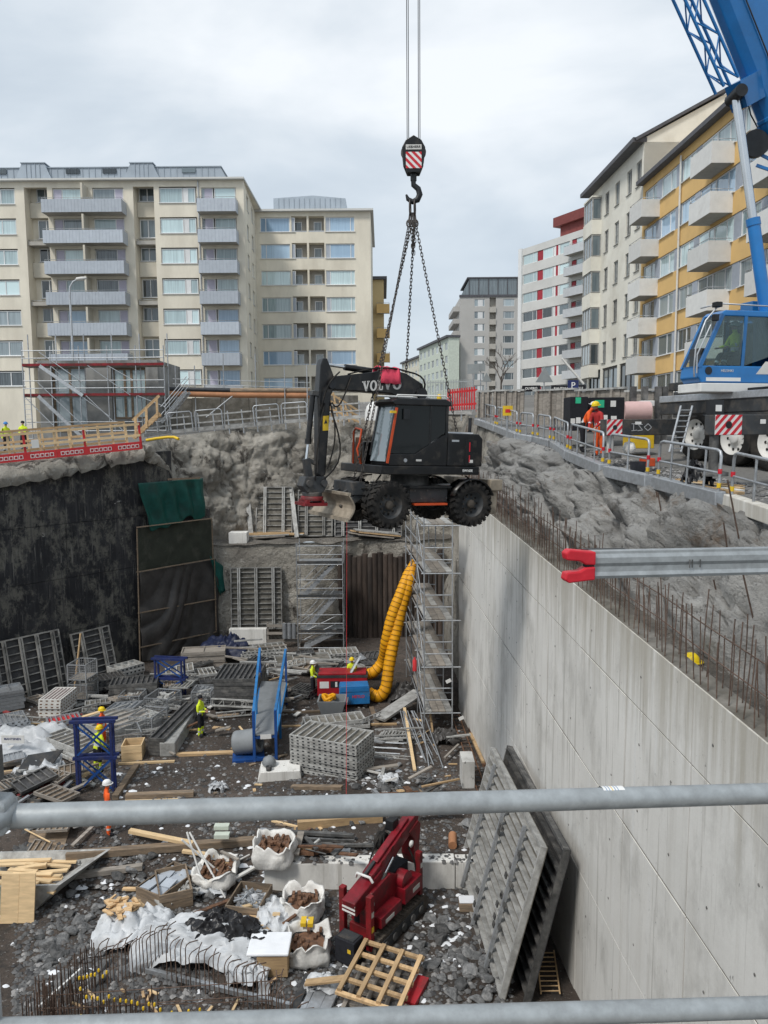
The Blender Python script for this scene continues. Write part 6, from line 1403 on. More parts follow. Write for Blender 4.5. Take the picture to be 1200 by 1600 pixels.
# ---- blue trolley with side rails (ramp frame)
t0_, t1_ = gp(398, 1190), gp(432, 1188); f0, f1 = gp(408, 1100), gp(448, 1100)
tr = thing('ramp_trolley', 'blue steel ramp trolley with sloping rails and grey deck', 'trolley', t0_); Z3 = lambda p, z: Vector((p.x, p.y, p.z + z))
for a, b_ in ((t0_, f0), (t1_, f1)):
    MB().bar(Z3(a, 1.95), Z3(b_, 2.6), .1, .14).build('top_rail', 'blue_bright', tr, world=True); MB().bar(Z3(a, 1.0), Z3(b_, 1.0), .1, .12).build('side_rail', 'blue_bright', tr, world=True)
    MB().bar(Z3(a, 0), Z3(a, 2.0), .1, .1).build('post', 'blue_paint', tr, world=True); MB().bar(Z3(a.lerp(b_, .35), 0), Z3(a.lerp(b_, .35), 2.15), .09, .09).build('post', 'blue_bright', tr, world=True); MB().bar(Z3(b_, 0), Z3(b_, 2.65), .09, .09).build('post', 'blue_paint', tr, world=True)
    MB().bar(Z3(a.lerp(b_, .05), .95), Z3(a.lerp(b_, .35), 2.1), .07, .07).build('brace', 'blue_bright', tr, world=True)
for k in range(3): q = (0, .5, 1)[k]; MB().bar(Z3(t0_.lerp(f0, q), .95), Z3(t1_.lerp(f1, q), .95), .08, .08).build('cross_bar', 'blue_paint', tr, world=True)
MB().add([Z3(t0_, 1.06), Z3(t1_, 1.06), Z3(f1, 1.08), Z3(f0, 1.08), Z3(t0_, 1.02), Z3(t1_, 1.02), Z3(f1, 1.04), Z3(f0, 1.04)], [(0, 1, 2, 3), (7, 6, 5, 4), (0, 4, 5, 1), (1, 5, 6, 2), (2, 6, 7, 3), (3, 7, 4, 0)]).build('deck', 'grey_plastic', tr, world=True)
MB().bar(Z3(t0_, .1), Z3(t1_, .1), .1, .12).build('cross_bar', 'blue_paint', tr, world=True)
MB().bar(Z3(t0_.lerp(t1_, .3), 1.0) - Vector((0, .08, 0)), Z3(t0_.lerp(t1_, .8), 1.0) - Vector((0, .08, 0)), .01, .18).build('number_plate', 'white_paint', tr, world=True)
# grey drum on a blue sled beside it
d0 = gp(388, 1182); dr = thing('cable_drum', 'ribbed grey plastic drum lying on a blue base left of the trolley', 'drum', d0, R(10))
m_ = MB(); pr = []
for i in range(14): z_ = -.5 + i / 13; pr += [(.46 + .015 * (i % 2), z_)]
m_.lathe([(.3, -.5)] + pr + [(.3, .5), (.3, .42), (.3, -.42)], 22, (0, .1, .58), Matrix.Rotation(R(78), 3, 'Y') @ Matrix.Rotation(R(20), 3, 'X'), cap=False); m_.build('shell', 'grey_plastic', dr)
MB().b2((-.6, -.55, 0), (.62, .5, .1)).build('base', 'blue_paint', dr)

# ---- blue trestles
def trestle(label, a, b_, depth, H):
    w_ = (b_ - a).length; o = thing('trestle', label, 'trestle', a, math.atan2(b_.y - a.y, b_.x - a.x))
    for x_ in (0, w_):
        for y_ in (0, depth): MB().b2((x_ - .04, y_ - .04, 0), (x_ + .04, y_ + .04, H)).build('leg', 'navy', o)
    for y_ in (0, depth):
        for z_ in (H * .48, H): MB().b2((-.18 if z_ == H else -.12, y_ - .05, z_ - .05), (w_ + .18, y_ + .05, z_ + .05)).build('beam', 'navy', o)
        for z0_, z1_ in ((.08, H * .44), (H * .53, H * .94)):
            MB().bar((.05, y_ - .03, z0_), (w_ - .05, y_ - .03, z1_), .03, .06).build('brace', 'blue_paint', o); MB().bar((.05, y_ + .03, z1_), (w_ - .05, y_ + .03, z0_), .03, .06).build('brace', 'blue_paint', o)
    return o
trestle('dark blue steel trestle at the lower left, workers behind it', gp(122, 1240), gp(177, 1238), .3, 2.55)
trestle('blue cross braced trestle standing before the grey plank bundle', gp(244, 1088), gp(285, 1090), .35, 1.85)

# ---- mesh crates
CG = {}
def crate(label, a, b_, depth, H, fill=None, solid=False, group=None):
    w_ = (b_ - a).length; o = thing('mesh_crate', label, 'crate', a, math.atan2(b_.y - a.y, b_.x - a.x), group)
    for x_ in (0, w_):
        for y_ in (0, depth): MB().b2((x_ - .025, y_ - .025, 0), (x_ + .025, y_ + .025, H)).build('post', 'galv', o)
    for z_ in (.14, H):
        for y_ in (0, depth): MB().b2((.026, y_ - .02, z_ - .025), (w_ - .026, y_ + .02, z_ + .02)).build('rail', 'galv', o)
        for x_ in (0, w_): MB().b2((x_ - .02, .026, z_ - .025), (x_ + .02, depth - .026, z_ + .02)).build('rail', 'galv', o)
    MB().b2((.03, .03, .1), (w_ - .03, depth - .03, .13)).build('base', 'wood_grey', o)
    m_ = MB(); n = int(w_ / .1); k = int(depth / .1)
    for y_ in (0, depth):
        for i in range(1, n): m_.b2((w_ * i / n - .006, y_ - .006, .15), (w_ * i / n + .006, y_ + .006, H - .03))
        for i in range(1, 6): m_.b2((.03, y_ - .005, .14 + (H - .16) * i / 6), (w_ - .03, y_ + .005, .15 + (H - .16) * i / 6))
    for x_ in (0, w_):
        for i in range(1, k): m_.b2((x_ - .006, depth * i / k - .006, .15), (x_ + .006, depth * i / k + .006, H - .03))
    w__ = m_.build('wire_mesh', 'galv', o); w__['kind'] = 'stuff'
    if fill:
        f = MB()
        for i in range(fill):
            c = Vector((rnd.uniform(.25, w_ - .25), rnd.uniform(.2, depth - .2), rnd.uniform(.2, H - .12))); d = Vector((rnd.uniform(-.5, .5), rnd.uniform(-.5, .5), rnd.uniform(-.08, .08)))
            f.bar(c - d * .4, c + d * .4, rnd.uniform(.05, .12), rnd.uniform(.04, .1))
        q = f.build('scaffold_fittings', 'form_edge', None); q.matrix_world = rootM(o); stuff(q, 'loose steel scaffold fittings heaped in a mesh crate', 'fittings')
    return o
crate('upper of two stacked empty mesh crates beside the black panels', gp(108, 1098, .95), gp(136, 1099, .95), 1.1, .85)
crate('lower of two stacked mesh crates beside the black panels', gp(108, 1098), gp(136, 1099), 1.1, .85)
crate('mesh crate half full of clamps right of the wide timber tray', gp(186, 1112), gp(218, 1112), 1.0, .7, 26)
crate('mesh crate heaped with steel fittings, rear one of the pair', gp(226, 1115), gp(262, 1118), 1.3, .75, 70)
crate('mesh crate heaped with steel fittings, front one of the pair', gp(203, 1147), gp(238, 1150), 1.3, .75, 70)
crate('mesh crate of fittings behind the worker in yellow and black', gp(300, 1108), gp(330, 1108), 1.0, .8, 50)
crate('empty low mesh crate behind the near trestle', gp(178, 1180), gp(222, 1172), 1.2, .75)

# ---- flat stacks of formwork panels
def flat_mesh(W, D, t_, holes, cross):
    m = MB(); m.b2((0, 0, 0), (W, .06, t_)); m.b2((0, D - .06, 0), (W, D, t_)); m.b2((0, .061, 0), (.06, D - .061, t_)); m.b2((W - .06, .061, 0), (W, D - .061, t_)); m.mi = 1; m.b2((.061, .061, .01), (W - .061, D - .061, t_ * .3)); m.mi = 0
    for i in range(1, cross): m.b2((W * i / cross - .025, .062, t_ * .31), (W * i / cross + .025, D - .062, t_ * .97))
    m.mi = 2
    if holes:
        n = int(W / .22)
        for i in range(n): m.b2((W * (i + .3) / n, -.003, t_ * .3), (W * (i + .7) / n, .01, t_ * .72))
        n = int(D / .22)
        for i in range(n): m.b2((W - .01, D * (i + .3) / n, t_ * .3), (W + .003, D * (i + .7) / n, t_ * .72))
    return m
def stack(label, a, b_, D, n, t_, mats, holes=False, cross=8, jit=.03, top_label=None, group=None, z0=0.06, bar=True):
    W = (b_ - a).length; rz = math.atan2(b_.y - a.y, b_.x - a.x); me = flat_mesh(W, D, t_, holes, cross).mesh('formwork_sheet', list(mats))
    for i in range(n):
        o = put('slab_formwork', me, None, Vector((a.x, a.y, a.z + z0 + i * (t_ + .012))) + Vector((rnd.uniform(-jit, jit), rnd.uniform(-jit, jit), 0)), (0, 0, rz + rnd.uniform(-jit, jit) * .5))
        tag(o, top_label if (i == n - 1 and top_label) else label + (', ' + ORD[i] + ' from the bottom' if n > 1 else ''), 'formwork', group or label[:40])
    if bar:
        for k in (.15, .85): put_thing(MB().bar(a.lerp(b_, k) - Vector((0, 0, .02)), a.lerp(b_, k) + Vector((-math.sin(rz), math.cos(rz), 0)) * D - Vector((0, 0, .02)), .12, .1), 'bearer', 'wood_old', 'timber bearer under a stack: ' + label.split(' in ')[-1].split(' of ')[-1], 'timber', 'bearers under formwork stacks')
ORD = ('first', 'second', 'third', 'fourth', 'fifth', 'sixth', 'seventh', 'eighth', 'ninth', 'tenth', 'eleventh')
GR = ('form_edge', 'form_sheet', 'cloth_black'); DKm = ('steel_dark', 'form_dark', 'cloth_black')
stack('perforated grey panel in the big central stack', gp(453, 1206), gp(557, 1226), 1.55, 11, .115, GR, True, 9, top_label='top perforated grey panel with red paint marks on the big central stack')
stack('dark formwork panel in the tall stack left of the blue trolley', gp(335, 1112), gp(404, 1112), 2.4, 9, .15, DKm, False, 9, .04, 'topmost ladder like panel on the tall dark stack left of the blue trolley')
stack('long dark formwork panel in the low stack before the blue trestle', gp(170, 1103), gp(245, 1098), 1.3, 6, .14, DKm, False, 9, .04, 'topmost ladder like panel on the long low dark stack before the trestle')
stack('black formwork panel in the narrow lengthwise stack near the standing worker', gp(232, 1182), gp(257, 1183), 4.2, 5, .13, DKm, False, 2, .02, 'topmost black panel of the narrow lengthwise stack near the standing worker')
stack('rust edged panel in the small stack left of the mesh crates', gp(60, 1125), gp(95, 1125), 1.7, 6, .13, ('off_white', 'ply_red', 'rust'), True, 6, .05)
stack('blue grey steel plank in the pile at the left edge', gp(-22, 1120), gp(40, 1108), 1.2, 6, .14, ('galv', 'galv', 'graphite'), False, 3, .05)
stack('wide timber deck panel in the tray beside the orange worker', gp(120, 1150), gp(170, 1170), 2.6, 4, .14, ('form_edge', 'wood_grey', 'graphite'), False, 5, .03)
stack('grey shuttering panel in the row behind the two workers', gp(432, 1058), gp(520, 1052), 1.6, 5, .12, ('form_edge', 'form_sheet', 'graphite'), False, 3, .06)
stack('grey panel in the strapped bundle under the navy tarp', gp(283, 1050), gp(352, 1046), 1.2, 8, .11, ('wood_grey', 'wood_grey', 'graphite'), False, 2, .02)
stack('grey perforated block pallet behind the low dark stack', gp(183, 1068), gp(226, 1056), 1.0, 3, .2, ('form_edge', 'form_edge', 'cloth_black'), True, 4, .03)
stack('ladder like formwork panel lying flat right of the big central stack', gp(470, 1142), gp(578, 1140), .9, 1, .14, GR, False, 9, 0, bar=False)
stack('ladder like formwork panel lying flat before the grey tub', gp(478, 1146), gp(572, 1136), 1.0, 1, .16, GR, False, 8, 0, z0=.2, bar=False)
stack('red edged board in the pile at the lower left', gp(40, 1262), gp(100, 1232), .35, 3, .09, ('ply_red', 'ply_red', 'rust'), False, 2, .06)
stack('red tipped aluminium plank in the small bundle before the mesh crates', gp(78, 1152), gp(130, 1142), .8, 4, .13, ('galv', 'red_bright', 'rust'), True, 7, .06)
# pale concrete beam beside the worker
a, b_ = gp(262, 1183), gp(302, 1116); bm_ = MB(); bm_.bar(a + Vector((0, 0, .3)), b_ + Vector((0, 0, .3)), .62, .6); put_thing(bm_, 'concrete_beam', 'form_edge', 'pale grooved concrete beam lying left of the standing worker', 'beam', bevel=.05)
# perforated plank ramp against the scaffold, loose panel
put_thing(MB().bar(gp(592, 1130, .2), gp(655, 1105, .75), .7, .1), 'steel_plank', 'form_edge', 'pale perforated steel plank leaning at the foot of the long scaffold', 'plank')
# concrete footing with bag and cup
a = gp(402, 1222); put_thing(MB().prism([(0, 0), (1.6, 0), (1.55, .38), (.12, .38)], 0, 1.0, Matrix.Translation(a) @ Matrix.Rotation(R(6), 4, 'Z')), 'footing', 'wall_concrete', 'small concrete footing slab left of the big central stack', 'footing', bevel=.02)
put_thing(MB().lathe([(.2, 0), (.27, .12), (.2, .3), (.08, .36)], 12, a + Vector((.35, .6, .38))), 'sack', 'grey_plastic', 'grey sack standing on the concrete footing', 'sack'); put_thing(MB().lathe([(.1, 0), (.11, .16), (.09, .16), (.08, .03)], 12, a + Vector((.4, .2, .38))), 'bucket', 'graphite', 'little dark bucket on the concrete footing', 'bucket')

# ---- pipes, planks and beams lying about
def lie(label, name, mt, a, b_, w_, h, za=0., zb=0., cat='plank', group=None, rnd_=False):
    p, q = gp(*a), gp(*b_); p.z += h / 2 + za; q.z += h / 2 + zb
    m_ = MB().tube(p, q, w_ / 2, 8) if rnd_ else MB().bar(p, q, w_, h)
    return put_thing(m_, name, mt, label, cat, group)
for i in range(11):
    y_ = 1150 + i * 2.6; lie('scaffold tube in the bundle between the central stack and the scaffold', 'scaffold_tube', 'galv', (505 + rnd.uniform(-12, 8), y_), (632 + rnd.uniform(-14, 4), y_ + 6), .05, .05, .04 + .05 * (i % 3), .04 + .05 * (i % 3), 'pipe', 'tubes in the central bundle', True)
for i in range(9):
    x_ = 622 + i * 4.6; lie('scaffold tube leaning down from the foot of the scaffold', 'scaffold_tube', 'galv', (x_ + rnd.uniform(-4, 4), 1138), (x_ + 24 + rnd.uniform(-8, 16), 1196 + rnd.uniform(-16, 14)), .05, .05, .75, .0, 'pipe', 'tubes leaning at the scaffold foot', True)
lie('pale timber leaning down among the tubes by the scaffold', 'timber', 'wood_pale', (632, 1132), (648, 1206), .12, .06, .7, .02)
for lab, mt, a, b_, w_, h, za, zb in (
    ('long dark timber along the step below the orange worker', 'wood_old', (104, 1330), (412, 1312), .25, .2, 0, 0), ('weathered timber lying before the long dark timber', 'wood_grey', (110, 1345), (222, 1336), .2, .15, 0, 0),
    ('bright new timber lying slanted over the dark timbers', 'wood_pale', (203, 1312), (303, 1357), .18, .1, .25, .1), ('thin pale timber below the slanted new timber', 'wood', (190, 1352), (240, 1352), .12, .06, 0, 0),
    ('pale timber right of the white poles on the step', 'wood_pale', (285, 1325), (335, 1328), .12, .08, .1, .1), ('thin timber on the step behind the bulk bags', 'wood', (325, 1334), (370, 1334), .1, .06, .1, .1),
    ('thick pale timber beam on the ground behind the red crane', 'wood', (465, 1296), (597, 1284), .28, .26, 0, 0), ('thin pale timber under the thick beam behind the red crane', 'wood_pale', (425, 1285), (470, 1297), .08, .05, 0, .02),
    ('timber lying across the path below the standing worker', 'wood', (276, 1180), (368, 1178), .22, .1, 0, 0), ('dark sleeper at the left of the open path', 'wood_old', (197, 1248), (303, 1243), .24, .16, 0, 0), ('thin pale batten before the dark sleeper', 'wood_pale', (195, 1254), (278, 1252), .1, .06, 0, 0),
    ('dark beam running towards the near trestle', 'wood_old', (180, 1250), (214, 1198), .22, .16, 0, 0), ('pale batten before the plywood crate', 'wood_pale', (185, 1194), (273, 1191), .12, .07, 0, 0), ('brown board behind the standing worker on the right', 'wood_old', (326, 1122), (373, 1119), .25, .1, 0, 0),
    ('short brown board right of the standing worker', 'wood', (333, 1138), (360, 1140), .2, .05, 0, 0), ('yellow board leaning on the near trestle', 'wood_pale', (112, 1232), (144, 1218), .22, .04, .1, .3), ('long board beneath the central stack front', 'wood_old', (456, 1235), (535, 1246), .2, .12, 0, 0),
    ('dark track timber under the blue heater', 'wood_old', (440, 1116), (500, 1113), .15, .1, 0, 0), ('timber across the path right of the trolley', 'wood', (440, 1136), (620, 1133), .12, .07, 0, 0), ('brown plank running back beside the orange duct', 'wood_old', (590, 1135), (580, 1104), .2, .06, 0, 0),
    ('long rusty timber along the foot of the concrete wall', 'rust', (724, 1110), (757, 1200), .14, .1, 0, 0), ('pale timber edge along the concrete wall foot', 'wood', (735, 1150), (755, 1198), .12, .08, .08, .08), ('thin batten leaning under the scaffold', 'wood', (672, 1128), (678, 1168), .08, .04, .5, 0)):
    lie(lab, 'timber', mt, a, b_, w_, h, za, zb)
for i in range(10): lie('old plank in the untidy heap at the left edge', 'plank', ('wood', 'wood_old', 'wood_grey', 'wood_pale')[i % 4], (-20 + rnd.uniform(0, 40), 1196 + i * 4.5), (56 + rnd.uniform(-25, 12), 1190 + i * 4.2 + rnd.uniform(-5, 5)), rnd.uniform(.12, .22), .06, .05 + .06 * (i % 3), .05 + .06 * (i % 3), 'plank', 'planks at the left edge')
for i in range(9): lie('grey steel profile in the slanting bundle left of the near trestle', 'steel_profile', 'form_edge', (64 + i * 3.0, 1152 + i * 2.5), (118 + i * 3.5, 1196 - i * 3.2), .2, .09, .1 + .08 * (i % 3), .25, 'profile', 'profiles left of the near trestle')
for i in range(6): lie('dark steel section lying in the corner below the rail at the left', 'steel_section', 'steel_dark', (12 + i * 7, 1338 - i * 2), (46 + i * 6, 1290 - i), .12, .1, .06, .06, 'profile', 'steel sections at the lower left')
for i in range(10): lie('grey tube or channel in the pile on the step left of the red crane', 'steel_profile', ('galv', 'form_edge', 'steel_dark')[i % 3], (404 + rnd.uniform(-6, 16), 1302 + i * 2.6), (556 + rnd.uniform(-50, 40), 1312 + i * 2.4), rnd.uniform(.06, .16), .08, .08 + .06 * (i % 3), .06 + .06 * (i % 3), 'profile', 'profiles on the step left of the red crane')
for i in range(6): lie('rusty square bar in the stack left of the red crane', 'rusty_bar', 'rust', (468 + i * 7, 1340 - i), (492 + i * 7, 1382 - i * 2), .14, .12, .1 + .06 * (i % 2), .1, 'bar', 'rusty bars left of the red crane')
for i, (a, b_) in enumerate((((292, 1300), (322, 1400)), ((296, 1300), (352, 1406)), ((284, 1312), (362, 1386)))):
    p, q = fl(*a, .9), gp(*b_); tag(MB().tube(p, q, .03, 7).build('white_pole', 'white_paint'), ('left', 'middle', 'right')[i] + ' one of three crossed white poles over the wooden crates', 'pole')
# rail-like track at the wall foot
tk = thing('formwork_track', 'narrow rusty ladder track along the foot of the concrete wall', 'track', gp(705, 1120)); a, b_ = gp(705, 1118), gp(748, 1245)
for dx in (0, .32): MB().bar(a + Vector((dx, 0, .06)), b_ + Vector((dx, 0, .06)), .04, .05).build('rail', 'rust', tk, world=True)
for i in range(18): c = a.lerp(b_, (i + .5) / 18) + Vector((0, 0, .07)); MB().bar(c, c + Vector((.32, 0, 0)), .03, .03).build('rung', 'rebar', tk, world=True)
a, b_ = gp(845, 1562), gp(838, 1490); tk = thing('rebar_ladder', 'pale rebar ladder lying in the gap behind the big leaning panels', 'rebar', a)
for dx in (0, .45): MB().tube(a + Vector((dx, 0, .1)), b_ + Vector((dx, 0, .1)), .02, 6).build('rail', 'wood', tk, world=True)
for i in range(9): c = a.lerp(b_, (i + .5) / 9) + Vector((0, 0, .1)); MB().tube(c, c + Vector((.45, 0, 0)), .015, 6).build('rung', 'wood', tk, world=True)
p = gp(722, 1232); put_thing(MB().b2(p + Vector((0, 0, 0)), p + Vector((.45, .9, 1.0))), 'concrete_pier', 'wall_concrete', 'short concrete pier with starter bars right of the central tubes', 'pier', bevel=.02)
p = gp(706, 1358, .12); put_thing(MB().tube(p + Vector((0, -.25, 0)), p + Vector((.05, .3, .04)), .13, 12), 'drain_pipe', 'orange_pipe', 'short orange pipe stub in front of the step wall', 'pipe')
p = gp(718, 1428); put_thing(MB().b2(p, p + Vector((.45, .35, .25))), 'brick_block', 'wood_old', 'brown wooden block with snow on top right of the red crane', 'block', bevel=.02); put_thing(MB().b2(p + Vector((.0, .0, .252)), p + Vector((.44, .34, .29))), 'snow_cap', 'snow', 'snow cap on the brown wooden block', 'snow', bevel=.015)

# ---- tarps and heaps (crumpled sheets)
def crumple(q): d_ = noise.voronoi(q)[0]; return min(1.0, (d_[1] - d_[0]) * 1.6)
def heap(label, name, mt, c, rx, ry, h, seed, n=34, cat='tarp', rough=.5, fr=2.2, crease=.17):
    vs = []; m_ = MB(); m_.smooth = True
    for j in range(n):
        for i in range(n):
            u, v = i / (n - 1) * 2 - 1, j / (n - 1) * 2 - 1; q = Vector((u * fr, v * fr, seed))
            d = max(0, 1 - (u * u + v * v) ** .9 * (.75 + .4 * noise.noise(q * .8)))
            z = h * d ** .5 * (.75 + rough * noise.fractal(q * 1.4, .8, 2.2, 4)) + crease * (crumple(q * .9) + .4 * crumple(q * 2.3)) * d ** .3
            vs.append(c + Vector((u * rx + .15 * noise.noise(q * 1.5 + Vector((5, 0, 0))), v * ry + .15 * noise.noise(q * 1.5), max(z, -.05) if d > 0 else -.08)))
    m_.add(vs, [(j * n + i, j * n + i + 1, (j + 1) * n + i + 1, (j + 1) * n + i) for j in range(n - 1) for i in range(n - 1)])
    return put_thing(m_, name, mt, label, cat)
heap('crumpled navy tarp over the grey bundle at the back', 'tarp', 'tarp_navy', gp(352, 1030, .5), 1.3, 1.0, .8, 3)
heap('white plastic sheeting heaped over planks at the left edge', 'plastic_sheet', 'film_white', gp(35, 1170), 2.0, 1.6, .8, 9)
heap('torn white plastic beside the dark board at lower left', 'plastic_sheet', 'film_white', gp(62, 1215), 1.0, .7, .5, 14)
heap('black tarp heap at the foot of the scaffold', 'tarp', 'tarp_black', gp(632, 1092), .9, .7, .7, 22); heap('black tarp bundle under the scaffold deck', 'tarp', 'tarp_black', gp(695, 1160), .6, .5, .5, 25)
p = gp(10, 1192, .75); sg = thing('banner', 'small white site banner lying on the plastic heap at the left edge', 'banner', p, R(-3)); MB().b2((-.15, 0, 0), (.75, .03, .32)).build('board', 'white_paint', sg); put('lettering', text_mesh('MANTSINEN', .12, .002, 'navy', .002), sg, (.3, -.004, .17), (PI / 2, 0, 0))
p = gp(45, 1226); put_thing(MB().add([p + Vector(v) for v in ((-.6, -.5, .15), (.35, .2, .1), (.75, 1.3, .75), (-.3, .7, .8), (-.6, -.5, .11), (.35, .2, .06), (.75, 1.3, .71), (-.3, .7, .76))], [(0, 1, 2, 3), (7, 6, 5, 4), (0, 4, 5, 1), (1, 5, 6, 2), (2, 6, 7, 3), (3, 7, 4, 0)]), 'dark_board', 'graphite', 'dark plywood sheet tilted on the heap left of the near trestle', 'board')

# ---- timber boxes and their contents
def box_crate(label, a, b_, D, H, mt='wood_old', tilt=0, t_=.04):
    w_ = (b_ - a).length; o = thing('timber_crate', label, 'crate', a, math.atan2(b_.y - a.y, b_.x - a.x)); o.rotation_euler = (tilt, 0, o.rotation_euler.z)
    for k in range(2):
        z0_, z1_ = .02 + k * H / 2, .01 + (k + 1) * H / 2 - .008
        MB().b2((0, 0, z0_), (w_, t_, z1_)).build('board', mt, o); MB().b2((0, D - t_, z0_), (w_, D, z1_)).build('board', mt, o); MB().b2((0, t_ + .001, z0_), (t_, D - t_ - .001, z1_)).build('board', mt, o); MB().b2((w_ - t_, t_ + .001, z0_), (w_, D - t_ - .001, z1_)).build('board', mt, o)
    MB().b2((.01, .01, -.03), (w_ - .01, D - .01, .018)).build('base', mt, o); return o
box_crate('small new plywood crate beside the narrow black stack', gp(190, 1190), gp(222, 1188), .8, .62, 'wood_pale')
c1 = box_crate('brown timber crate of stacked grey plates', gp(213, 1412), gp(252, 1428), 1.5, .5)
c2 = box_crate('brown timber crate of wire scraps beside the plate crate', gp(250, 1432), gp(302, 1420), 1.4, .5)
c3 = box_crate('brown timber crate of clamps under the white poles, right', gp(352, 1440), gp(404, 1446), 1.2, .35)
m_ = MB().b2((-.22, -.22, 0), (.22, .22, .05)).mesh('grey_plate', 'balcony_metal')
for i in range(13):
    k, j = i % 2, (i // 2) % 4; p = worldM(c1) @ Vector((.28 + .42 * k, .25 + .33 * j, .38 + .055 * (i // 8) + .02 * (i % 3))); tag(put('grey_plate', m_, None, p, (rnd.uniform(-.15, .15), rnd.uniform(-.15, .15), c1.rotation_euler.z + rnd.uniform(-.3, .3)), .85), 'square grey steel plate in the plate crate', 'plate', 'grey plates in the crate')
def scrap(label, name, mt, o, w_, D, z0_, n, smin, smax, cat):
    f = MB()
    for i in range(n):
        c = Vector((rnd.uniform(.1, w_ - .1), rnd.uniform(.1, D - .1), z0_ + rnd.uniform(0, .2))); d = Vector((rnd.uniform(-1, 1), rnd.uniform(-1, 1), rnd.uniform(-.4, .4))).normalized() * rnd.uniform(smin, smax)
        f.bar(c - d, c + d, rnd.uniform(.02, .09), rnd.uniform(.02, .07))
    q = f.build(name, mt); q.matrix_world = worldM(o); return stuff(q, label, cat)
scrap('tangle of wire and metal scraps in the middle timber crate', 'metal_scraps', 'form_edge', c2, 1.2, 1.4, .15, 90, .05, .16, 'scraps'); scrap('loose clamps in the right timber crate', 'clamps', 'galv', c3, 1.1, 1.2, .1, 70, .05, .12, 'scraps'); scrap('rusty clamps in the plate crate', 'clamps', 'rust', c1, .8, 1.5, .15, 50, .05, .14, 'scraps')
# ---- bulk bags
def bulk_bag(label, p, r_, H, seed, fillm, nfill, s=(.05, .2), filln='fittings'):
    o = thing('bulk_bag', label, 'bag', p); m_ = MB(); m_.smooth = True; n = 36; prof = [(.86, 0), (1.0, .15), (1.04, .4), (1.0, .7), (.97, .9), (1.0, 1.0), (1.02, 1.06), (.93, 1.04), (.86, .9), (.8, .72)]; vs = []
    for r2, z in prof:
        for i in range(n):
            a = 2 * PI * i / n; sq = (abs(math.cos(a)) ** 4 + abs(math.sin(a)) ** 4) ** -.25
            q = Vector((math.cos(a) * 2, math.sin(a) * 2, z * 2 + seed)); rr = r_ * r2 * sq * (1 + .2 * noise.fractal(q, .9, 2, 3) + .025 * math.sin(a * 13 + seed)); vs.append((rr * math.cos(a), rr * math.sin(a), H * z + (.26 * noise.noise(q * 1.3) if z > .8 else .05 * noise.noise(q * 3))))
    m_.add(vs, [(j * n + i, j * n + (i + 1) % n, (j + 1) * n + (i + 1) % n, (j + 1) * n + i) for j in range(len(prof) - 1) for i in range(n)]); m_.build('sack', 'bag_white', o)
    f = MB(); f.lathe([(.8 * r_, H * .7), (.02, H * .78)], 20, cap=False)
    ro = f.build('filling', fillm, o)
    f = MB()
    for i in range(nfill):
        c = Vector((rnd.uniform(-.72, .72) * r_, rnd.uniform(-.72, .72) * r_, H * .74 + rnd.uniform(0, .14))); d = Vector((rnd.uniform(-.3, .3), 1, rnd.uniform(-.1, .1))).normalized() * rnd.uniform(*s)
        f.bar(c - d, c + d, rnd.uniform(.05, .1), rnd.uniform(.05, .09))
    q = f.build(filln, fillm); q.location = p; stuff(q, 'fittings heaped in ' + label, 'fittings')
bulk_bag('white bulk bag of rusty clamps at the back right of the crates', gp(430, 1384), .58, .62, 1, 'rust', 60)
bulk_bag('white bulk bag with bolts and snow, the middle one', gp(474, 1428), .55, .55, 5, 'rust', 16, (.05, .12))
bulk_bag('white bulk bag holding yellow labelled boxes, nearest the red crane', gp(481, 1496), .55, .55, 9, 'rust', 14, (.05, .1))
bulk_bag('white bulk bag of green and rusty parts behind the white poles', gp(338, 1384), .6, .45, 12, 'rust', 40)
for i in range(2): put_thing(MB().b2(gp(470 + 11 * i, 1480, .56), gp(470 + 11 * i, 1480, .56) + Vector((.14, .3, .1))), 'yellow_box', 'yellow_paint', ('left', 'right')[i] + ' yellow labelled box in the nearest bulk bag', 'box')
for i in range(2): put_thing(MB().b2(gp(336, 1366 - i * 8, .62), gp(336, 1366 - i * 8, .62) + Vector((.45, .22, .12))), 'green_case', 'pale_green', ('nearer', 'farther')[i] + ' green case on top of the bag behind the white poles', 'case')
heap('snow covered grey tarp between the crates and bulk bags', 'tarp', 'film_white', gp(430, 1442), .55, .7, .5, 31, rough=.3)
bag2 = heap('opened white sack of timber offcuts left of the crumpled sheeting', 'sack', 'film_white', gp(208, 1470), .95, .8, .55, 35)
f = MB()
for i in range(40): c = gp(190 + rnd.uniform(-22, 28), 1462 + rnd.uniform(-18, 14), .5 + rnd.uniform(0, .2)); d = Vector((rnd.uniform(-1, 1), rnd.uniform(-1, 1), rnd.uniform(-.3, .3))).normalized() * rnd.uniform(.1, .28); f.bar(c - d, c + d, rnd.uniform(.05, .14), .04)
stuff(f.build('wood_offcuts', 'wood'), 'brown timber offcuts in the opened white sack', 'offcuts')
